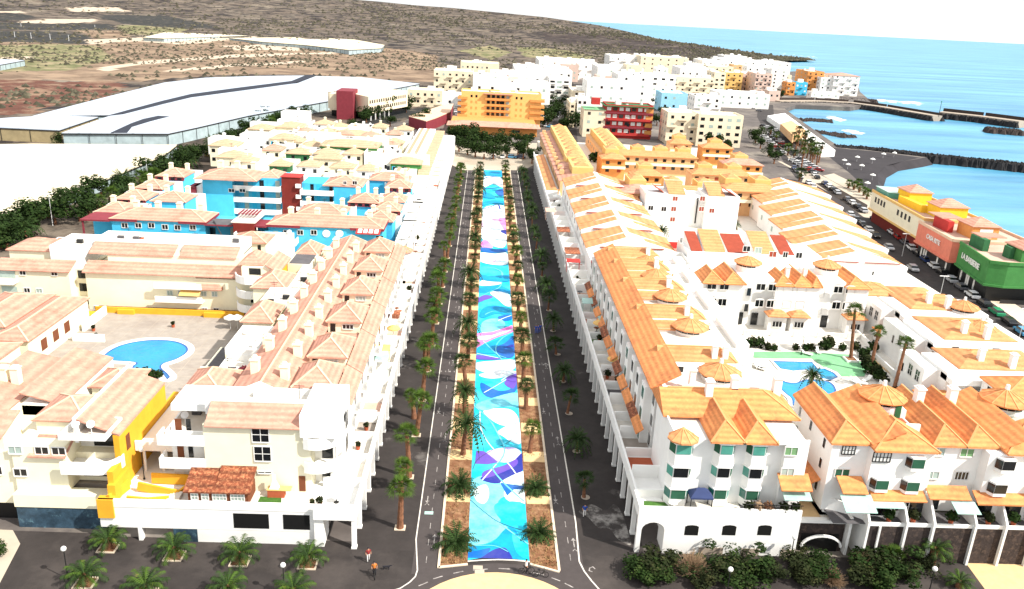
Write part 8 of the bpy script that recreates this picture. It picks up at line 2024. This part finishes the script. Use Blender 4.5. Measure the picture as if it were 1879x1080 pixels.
while yy < 296:
    palm(13.7 + rp_.uniform(-.3, .2), yy, 2.2 + rp_.uniform(-.4, 1.0), f'{ordw(i)} shaded palm from the front in the row beside the right arcade', 'palms in the shade of the right arcade', 'date' if i % 2 else 'fan2', 1.2, i=i, skirt=False, r=.15)
    k = MB(); k.cyl(13.7, yy - .0, .01, .05, .55, .55, 12); tag(link('tree_pit', k.mesh('tree_pit', 'concrete')), f'round pale tree pit under the {ordw(i)} shaded palm beside the right arcade', 'tree pit'); yy += 10.9; i += 1
# plaza date palms
for i, (x, y, lab) in enumerate([(-37.8, 73.2, 'low date palm at the blue tiles, leftmost in the back row'), (-30.6, 72.1, 'low date palm, second in the back row of the plaza'), (-23.7, 71.5, 'low date palm before the garage openings, third in the back row'), (-16.7, 71.3, 'low date palm nearest the arcade corner, fourth in the back row'), (-37.6, 67.6, 'low date palm beside the left globe lamp, front row'), (-31.2, 66.2, 'low date palm at the bottom edge, second in the front row'), (-23.4, 66.4, 'low date palm at the bottom edge, third in the front row'), (-17.0, 66.2, 'low date palm beside the middle globe lamp, front row')]):
    young_date(x, y, lab, 1.32 + .06 * (i % 3), i, tall=.6)
for i, (x, y, h, lab) in enumerate([(45.6, 73.4, 1.4, 'green fan palm against the stone wall in the middle of the right front'), (50.5, 73.8, 1.6, 'large date palm in front of the stone wall, right front'), (51.6, 70.2, .5, 'dark low date palm at the bottom right by the sand')]):
    if i == 0: palm(x, y, h, lab, None, 'fan', 1.0, i=1, skirt=False)
    else: young_date(x, y, lab, 1.25 if i == 1 else 1.0, 30 + i, bed=False, group=None, tall=h)
# pool palms
for i, (px, py, h, s, kd, lab) in enumerate([(1561, 657, 8.5, 1.25, 'fan', 'tallest palm rising beside the right pool from the square planter'), (1597, 682, 7.0, 1.1, 'fan', 'palm with a red flowered skirt beside the right pool'), (1638, 722, 8.0, 1.25, 'fan', 'tall palm right of the pool path, nearest the orange rotunda'), (1478, 752, 5.6, 1.1, 'date', 'palm leaning over the lower pool basin')]):
    p = P(px, py, 4); palm(p.x, p.y, h, lab, None, kd, s, z=3.95, i=i, skirt=(i == 1), r=.22)
for i, (px, py, h, s, lab) in enumerate([(1213, 436, 2.2, 1.1, 'palm in the dark corner of the pink courtyard'), (1350, 420, 1.6, 1.1, 'spreading palm behind the white block with red panels'), (1253, 470, 2.0, .9, 'thin dark palm in the pink courtyard')]):
    p = P(px, py, 4); palm(p.x, p.y, h, lab, None, 'date', s, z=3.95, i=i, skirt=False)
# beach palms
bp = [(1452, 262), (1460, 266), (1468, 270), (1474, 276), (1480, 280), (1486, 286), (1490, 292), (1498, 296), (1464, 258), (1476, 264), (1486, 272), (1494, 282), (1502, 288), (1470, 300), (1466, 322), (1445, 275), (1455, 284), (1385, 246), (1413, 240), (1425, 250)]
for i, (px, py) in enumerate(bp):
    p = P(px, py + 10, 0); palm(p.x, p.y, 6.5 + rp_.uniform(-1, 1.5) if i < 14 else 3.5, f'{ordw(i)} palm of the beach grove counted from the town end', 'palms of the beach grove', 'fan' if i % 2 else 'fan2', 1.7, i=i)
bp = [(1556, 342), (1566, 345), (1576, 350), (1584, 356), (1572, 340), (1590, 362)]
for i, (px, py) in enumerate(bp):
    p = P(px, py + 3, 0); palm(p.x, p.y, 2.0, f'{ordw(i)} palm of the small clump on the promenade beside the black beach', 'palms of the promenade clump', 'fan', 1.3, i=i)
# ================================================================== ROUND TREES
def tree(x, y, r, h, lab, group=None, m='tree_leaf', seed=0, z=0, name='tree', n=900):
    e = bpy.data.objects.new(name, None); col.objects.link(e); e.location = (x, y, z); tag(e, lab, 'tree', group); e.rotation_euler = (0, 0, seed * 1.7)
    link('trunk', trunk_mesh(h, .16 + r * .03), e); o = link('crown', big_ball(seed % 5, m), e, (0, 0, h + r * .55), 0, (r, r, r * (.6 if name == 'bush' else .85))); return e
def big_ball(seed, m):
    k = ('big', seed, m)
    if k in _leafball: return _leafball[k]
    rr = random.Random(seed + 50); b = MB(); cs = [(Vector((rr.gauss(0, .42), rr.gauss(0, .42), rr.gauss(0, .3))), rr.uniform(.32, .55)) for _ in range(11)]
    for _ in range(1100):
        c, R = rr.choice(cs); v = Vector((rr.gauss(0, 1), rr.gauss(0, 1), rr.gauss(0, 1))).normalized(); p = c + v * R * rr.uniform(.7, 1.05)
        nrm = (v + Vector((rr.uniform(-.8, .8), rr.uniform(-.8, .8), rr.uniform(-.3, .9)))).normalized(); u = nrm.cross(Vector((0, 0, 1))); u = u.normalized() if u.length > .01 else Vector((1, 0, 0)); w_ = nrm.cross(u); s_ = rr.uniform(.05, .11)
        b.add([p - u * s_, p + w_ * s_ * .8, p + u * s_, p - w_ * s_ * .8], [(0, 1, 2, 3)])
    _leafball[k] = b.mesh('crown', m); return _leafball[k]
k = 0
for i, (px, py, r) in enumerate([(836, 262, 4.5), (850, 264, 5), (866, 266, 5), (880, 270, 4.5), (896, 274, 4), (912, 276, 4.5), (928, 272, 4), (842, 278, 4), (858, 284, 4.5), (872, 288, 4), (888, 292, 3.6), (905, 292, 3.6), (950, 285, 3.4), (960, 292, 3.6), (968, 272, 3.6), (955, 268, 3), (976, 300, 3), (930, 290, 3)]):
    p = P(px, py, 0); tree(p.x, p.y, r, 2.2, f'{ordw(i)} dark round tree in the clump closing the far end of the avenue', 'trees at the far end of the avenue', seed=i)
# street canyon trees
for i, (px, py, r) in enumerate([(1005, 232, 5), (1012, 222, 5.5), (1018, 212, 5), (1024, 200, 5), (1030, 190, 4.5), (1034, 180, 4.5), (1040, 225, 5), (1052, 232, 5.5), (1064, 238, 5), (1036, 240, 4.5), (1210, 200, 4), (1215, 215, 4), (1205, 230, 4), (700, 212, 6), (715, 206, 6), (730, 202, 6), (690, 218, 5), (672, 224, 5), (745, 206, 5), (770, 232, 4), (776, 226, 4), (716, 232, 3), (648, 240, 3), (1100, 238, 3.5), (1290, 245, 4), (1300, 238, 3), (1315, 246, 3.5), (1350, 245, 3.5), (1386, 262, 4), (1395, 272, 3), (1410, 286, 3), (1420, 300, 3.5), (1345, 186, 3.5), (1433, 180, 3.5), (1325, 180, 3)]):
    p = P(px, py, 0); tree(p.x, p.y, r, 2.0, f'{ordw(i)} dark street tree of the old town counted from the canyon entrance', 'street trees of the old town', seed=i + 3)
# tree belt by the cream net
i = 0; rr = random.Random(12); A0, A1 = P(-30, 462, 0), P(560, 214, 0)
belt = []
for _ in range(64):
    f = (_ + rr.random() * .6) / 64; base_ = A0.lerp(A1, f ** 1.25); off_ = rr.uniform(-5.5, 4.5); d = (A1 - A0).normalized(); nrm = Vector((-d.y, d.x, 0)); p = base_ + nrm * off_; belt.append(p)
for i, p in enumerate(belt):
    lab = 'dark tree or palm packed closely among others in the belt along the cream net'
    if rr.random() < .5: palm(p.x, p.y, rr.uniform(1.5, 4), lab, 'trees and palms of the belt along the cream net', 'fan' if rr.random() < .6 else 'date', 1.9, i=i)
    else: tree(p.x, p.y, rr.uniform(3.2, 4.6), 1.6, lab, 'trees and palms of the belt along the cream net', seed=i)
for i, (px, py, r) in enumerate([(282, 235, 2.4), (478, 216, 3.0), (487, 210, 3.4), (505, 214, 2.5), (535, 206, 2.6), (549, 202, 2.4), (575, 196, 2.2), (590, 192, 2.2), (105, 260, 2.5)]):
    p = P(px, py + 6, 0); tree(p.x, p.y, r, 1.5, f'{ordw(i)} lone dark tree along the greenhouse wall', 'trees by the greenhouse wall', seed=i)
# foreground bushes bottom right
for i, (px, py, r) in enumerate([(1172, 1052, 1.7), (1200, 1046, 1.9), (1190, 1068, 1.7), (1228, 1042, 1.6), (1215, 1066, 1.8), (1290, 1072, 1.6), (1320, 1040, 1.7), (1345, 1052, 2.0), (1375, 1058, 2.1), (1402, 1052, 1.7), (1350, 1074, 1.8), (1470, 1050, 1.7), (1490, 1062, 1.9), (1475, 1074, 1.7), (1580, 1048, 1.9), (1610, 1040, 2.0), (1640, 1052, 2.2), (1665, 1060, 1.8), (1620, 1072, 2.0), (1590, 1070, 1.8), (1500, 1032, 1.3), (1460, 1026, 1.2), (1720, 1020, 1.2), (1690, 1045, 1.4), (-8, 1015, 1.2)]):
    p = P(px, py, 0); b_ = tree(p.x, p.y, r * 1.1, .0, f'{ordw(i)} dark leafy bush from the left along the bottom edge, right of the avenue' if px > 0 else 'bush at the lower left photo edge', 'bushes along the bottom edge', 'bush_leaf' if i % 2 else 'tree_leaf', seed=i, name='bush')
for i, (x, y, s) in enumerate([(23.4, 71.4, 1.7), (42.6, 73.0, 1.3), (38.0, 70.4, 1.2)]):
    t = Thing('dry_bush', ['large leafless twiggy bush in front of the white arched windows', 'leafless twiggy bush near the stone wall', 'small leafless twiggy bush between the dark bushes'][i], 'bush', (x, y, 0)); k = MB(); rr = random.Random(i)
    for _ in range(150):
        az = rr.uniform(0, 6.28); el = rr.uniform(.15, 1.4); d = Vector((math.cos(az) * math.cos(el), math.sin(az) * math.cos(el), math.sin(el))); a = Vector((x, y, .1)); m_ = a + d * s * rr.uniform(.5, .8)
        k.bar(a, m_, .03); 
        for q in range(4): e_ = m_ + (d + Vector((rr.uniform(-.7, .7), rr.uniform(-.7, .7), rr.uniform(-.3, .6)))) * s * .45; k.bar(m_, e_, .018)
    t.solo('twigs', 'dry_twig', k); t.done()
b = MB(); b.sheet([(53.5, 60), (90, 60), (90, 75.2), (54.8, 75.2)], .012); struct('sand', b, 'sand_paving', 'pale sandy ground at the lower right corner')
b = MB(); b.sheet([(-90, 60), (-44.5, 60), (-45.6, 67), (-47, 73.5), (-49, 75.8), (-90, 77)], .012); struct('sand', b, 'light_ground', 'pale ground at the lower left corner')
# ================================================================== LAMPS, SIGNS, PEOPLE
def globe_lamp(x, y, h, lab, z=0):
    t = Thing('street_lamp', lab, 'street lamp', (x, y, z)); b = MB(); b.cyl(x, y, z, z + h, .07, .05, 8); b.cyl(x, y, z, z + .3, .14, .12, 8); t.solo('post', 'metal_dark', b)
    b = MB(); n = 10
    for j in range(6):
        a0, a1 = -PI / 2 + PI * j / 6, -PI / 2 + PI * (j + 1) / 6; r0_, r1_ = .27 * math.cos(a0), .27 * math.cos(a1); b.cyl(x, y, z + h + .25 + .27 * math.sin(a0), z + h + .25 + .27 * math.sin(a1), r0_, r1_, n, cap=False)
    t.solo('globe', 'fabric_white', b, smooth=True); t.done()
for (px, py, h, lab) in ((125, 1062, 3.3, 'white globe lamp at the lower left of the plaza'), (522, 1092, 3.3, 'white globe lamp between the plaza palms'), (1332, 1098, 3.3, 'white globe lamp rising from the bushes in the middle right'), (1702, 1096, 3.3, 'white globe lamp beside the low date palm at lower right'), (1449, 1032, 3.0, 'white globe lamp left of the arched gate'), (232, 975, 3.4, 'white globe lamp by the yellow wall corner')):
    p = P(px, py, 0); globe_lamp(p.x, p.y, h, lab)
p = P(1470, 650, 4); globe_lamp(p.x, p.y, 3.0, 'dark posted lamp beside the green pool deck', 3.95)
p = P(265, 880, 4); globe_lamp(p.x, p.y, 3.6, 'white globe lamp on the paved ramp between the left blocks', 3.95)
def street_light(px, py, h, lab, z=0, w=.09):
    p = P(px, py, z); t = Thing('street_light', lab, 'street light', (p.x, p.y, z)); b = MB(); b.cyl(p.x, p.y, z, z + h, w, w * .6, 6); t.solo('post', 'metal_white', b); b = MB(); b.box(p.x - 1.0, p.y - .12, z + h, p.x + 1.0, p.y + .12, z + h + .14); t.solo('lamp_head', 'metal_white', b); t.done()
street_light(97, 414, 8, 'tall double headed light pole in front of the tree belt'); street_light(272, 335, 8, 'tall light pole at the edge of the tree belt near the blue houses')
for i, (px, py, h) in enumerate([(40, 56, 9), (175, 58, 9), (28, 72, 8), (58, 74, 8), (93, 76, 8), (127, 78, 8)]): street_light(px, py, h, f'{ordw(i)} thin white mast on the far dark terraces from the left', w=.3)
for i, (px, py, h) in enumerate([(1722, 555, 8), (1655, 470, 8), (1870, 620, 8), (1855, 480, 7), (1748, 430, 6)]): street_light(px, py, h - 2, f'{ordw(i)} thin light pole listed along the coast road', w=.06)
# people
def person(x, y, rz, lab, top, bottom, pose='stand', s=1.0, z=0.02):
    t = Thing('person', lab, 'person', (x, y, z), rot=(x, y, rz)); me = bpy.data.meshes.new('body')
    J = {'pel': (0, 0, .95, .15), 'ch': (0, -.02, 1.28, .17), 'nk': (0, -.02, 1.48, .06), 'hd': (0, -.04, 1.62, .105), 'ht': (0, -.03, 1.72, .08), 'hl': (-.1, 0, .88, .10), 'kl': (-.12, -.18 if pose != 'stand' else -.1, .5, .065), 'al': (-.12, .02 if pose != 'stand' else -.15, .08, .045), 'fl': (-.12, -.2, .03, .04),
         'hr': (.1, 0, .88, .10), 'kr': (.12, .05 if pose == 'stand' else -.25, .5, .065), 'ar': (.12, .16 if pose == 'stand' else -.05, .08, .045), 'fr': (.12, .02, .03, .04), 'sl': (-.21, 0, 1.4, .07), 'el': (-.27, .03, 1.12, .045), 'wl': (-.24, -.14, .9, .035), 'sr': (.21, 0, 1.4, .07), 'er': (.27, .03, 1.12, .045), 'wr': (.24, -.14, .9, .035)}
    ks = list(J); E = [('pel', 'ch'), ('ch', 'nk'), ('nk', 'hd'), ('hd', 'ht'), ('pel', 'hl'), ('hl', 'kl'), ('kl', 'al'), ('al', 'fl'), ('pel', 'hr'), ('hr', 'kr'), ('kr', 'ar'), ('ar', 'fr'), ('ch', 'sl'), ('sl', 'el'), ('el', 'wl'), ('ch', 'sr'), ('sr', 'er'), ('er', 'wr')]
    me.from_pydata([J[k][:3] for k in ks], [(ks.index(a), ks.index(c)) for a, c in E], []); o = bpy.data.objects.new('body', me); col.objects.link(o)
    md = o.modifiers.new('skin', 'SKIN'); 
    for i_, k in enumerate(ks): me.skin_vertices[0].data[i_].radius = (J[k][3],) * 2
    me.skin_vertices[0].data[0].use_root = True; ss = o.modifiers.new('s', 'SUBSURF'); ss.levels = ss.render_levels = 1
    dg = bpy.context.evaluated_depsgraph_get(); m2 = bpy.data.meshes.new_from_object(o.evaluated_get(dg)); bpy.data.objects.remove(o)
    for k in ('skin', top, bottom, 'cloth_dark'): m2.materials.append(M[k])
    for f_ in m2.polygons:
        c = f_.center; f_.material_index = 0 if c.z > 1.46 or (abs(c.x) > .2 and c.z < 1.15 and c.z > .8) else 1 if c.z > .98 else 2 if c.z > .12 else 3
        f_.use_smooth = True
    m2.name = 'body'; b_ = link('body', m2, t.e, (0, 0, 0), rz); b_.scale = (s,) * 3
    k = MB(); 
    for j in range(4):
        a0, a1 = PI * .5 * j / 4, PI * .5 * (j + 1) / 4; k.cyl(0, 0, .115 * math.sin(a0), .115 * math.sin(a1), .115 * math.cos(a0), .115 * math.cos(a1), 8, cap=False)
    h_ = link('hair', k.mesh('hair', 'cloth_dark'), t.e, Matrix.Rotation(rz, 3, 'Z') @ Vector((0, -.02 * s, 1.655 * s)), rz, s)
    return t
def bicycle(x, y, rz, lab, m='metal_dark'):
    t = Thing('bicycle', lab, 'bicycle', (x, y, .02), rot=(x, y, rz))
    for dy in (-.52, .52):
        b = MB(); R = .34
        for j in range(14):
            a0, a1 = 2 * PI * j / 14, 2 * PI * (j + 1) / 14; b.bar((x, y + dy + R * math.cos(a0), .36 + R * math.sin(a0)), (x, y + dy + R * math.cos(a1), .36 + R * math.sin(a1)), .05)
        t.solo('wheel', 'tyre', b)
    b = MB()
    for p, q in (((0, .52, .36), (0, .15, .85)), ((0, .15, .85), (0, -.05, .33)), ((0, -.05, .33), (0, .52, .36)), ((0, .15, .85), (0, -.40, .9)), ((0, -.05, .33), (0, -.38, .82)), ((0, -.52, .36), (0, -.38, 1.0)), ((-.25, -.38, 1.02), (.25, -.38, 1.02)), ((0, .15, .85), (0, .18, .95))): b.bar((x + p[0], y + p[1], p[2]), (x + q[0], y + q[1], q[2]), .05)
    t.solo('frame', m, b); b = MB(); b.box(x - .08, y + .05, .93, x + .08, y + .32, 1.0); t.solo('saddle', 'cloth_dark', b); t.done()
p = P(687, 1056); person(p.x, p.y, .2, 'person in an orange shirt riding a bicycle on the plaza by the arcade corner', 'cloth_orange', 'cloth_dark', 'ride').done(); bicycle(p.x, p.y - .05, .2, 'dark bicycle ridden by the person in orange on the plaza')
p = P(676, 1030); person(p.x, p.y, .4, 'person in a dark red top and pale shorts walking beside the arcade corner', 'cloth_red', 'cloth_white').done()
p = P(968, 1052); person(p.x - .2, p.y, 1.7, 'person in a white shirt sitting on a dark bicycle before the painted walk', 'cloth_white', 'cloth_dark', 'ride').done(); bicycle(p.x - .15, p.y, 1.7, 'dark bicycle crossing in front of the painted walk')
p = P(975, 1056); bicycle(p.x + .9, p.y - .2, 1.5, 'second dark bicycle right beside the first before the painted walk')
p = P(1072, 948); person(p.x, p.y, .0, 'person in a blue shirt walking on the right pavement', 'cloth_blue', 'cloth_white').done()
for i, (px, py) in enumerate([(983, 612), (987, 612), (991, 610)]): p = P(px, py); person(p.x, p.y, 0, f'person in bright blue on the right cycle lane, {ordw(i)} of three from the left', 'cloth_blue', 'cloth_blue').done()
def dog(px, py, lab):
    p = P(px, py); x, y = p.x, p.y; t = Thing('dog', lab, 'dog', (x, y, .02)); me = bpy.data.meshes.new('b')
    J = [(0, 0, .38, .10), (.25, 0, .40, .11), (-.25, 0, .38, .08), (.40, 0, .52, .06), (.52, 0, .54, .055), (.62, 0, .51, .03), (.25, -.08, .2, .035), (.25, -.08, .02, .03), (.25, .08, .2, .035), (.27, .08, .02, .03), (-.28, -.08, .22, .045), (-.30, -.08, .02, .03), (-.26, .08, .22, .045), (-.24, .08, .02, .03), (-.42, 0, .45, .02)]
    me.from_pydata([j[:3] for j in J], [(0, 1), (0, 2), (1, 3), (3, 4), (4, 5), (1, 6), (6, 7), (1, 8), (8, 9), (2, 10), (10, 11), (2, 12), (12, 13), (2, 14)], []); o = bpy.data.objects.new('b', me); col.objects.link(o); o.modifiers.new('s', 'SKIN')
    for i_, j in enumerate(J): me.skin_vertices[0].data[i_].radius = (j[3],) * 2
    me.skin_vertices[0].data[0].use_root = True; o.modifiers.new('u', 'SUBSURF').render_levels = 1
    m2 = bpy.data.meshes.new_from_object(o.evaluated_get(bpy.context.evaluated_depsgraph_get())); bpy.data.objects.remove(o); m2.materials.append(M['cloth_dark']); m2.name = 'body'; link('body', m2, t.e); t.done()
dog(709, 1045, 'small dark dog standing beside the cyclist on the plaza')
def board(px, py, lab, m='light_ground'):
    p = P(px, py); b = MB(); b.bar((p.x - .5, p.y, .03), (p.x + .5, p.y, .03), .6, .012); return tag(link('floor_sign', b.mesh('floor_sign', m)), lab, 'painted sign')
board(787, 941, 'small pale blue painted sign on the left cycle lane', 'glass_pale'); board(877, 1041, 'white painted square on the curved cycle lane'); board(880, 1049, 'second white painted square below the first on the curved lane')
# power line poles, boat etc on the far breakwater
t = Thing('beacon', 'slim mast at the root of the outer breakwater', 'mast', tuple(P(1722, 214, 0))); p = P(1722, 214, 0); b = MB(); b.cyl(p.x, p.y, 0, 10, .25, .15, 6); t.solo('mast', 'metal_dark', b); b = MB(); b.cyl(p.x, p.y, 10, 11, .5, .4, 8); t.solo('lantern', 'teal', b); t.done()
# sanity: nothing without a label at top level
for o in list(bpy.data.objects):
    if o.parent is None and o.type in ('MESH', 'EMPTY') and 'label' not in o: print('NOLABEL', o.name)
print('objects', len(bpy.data.objects))
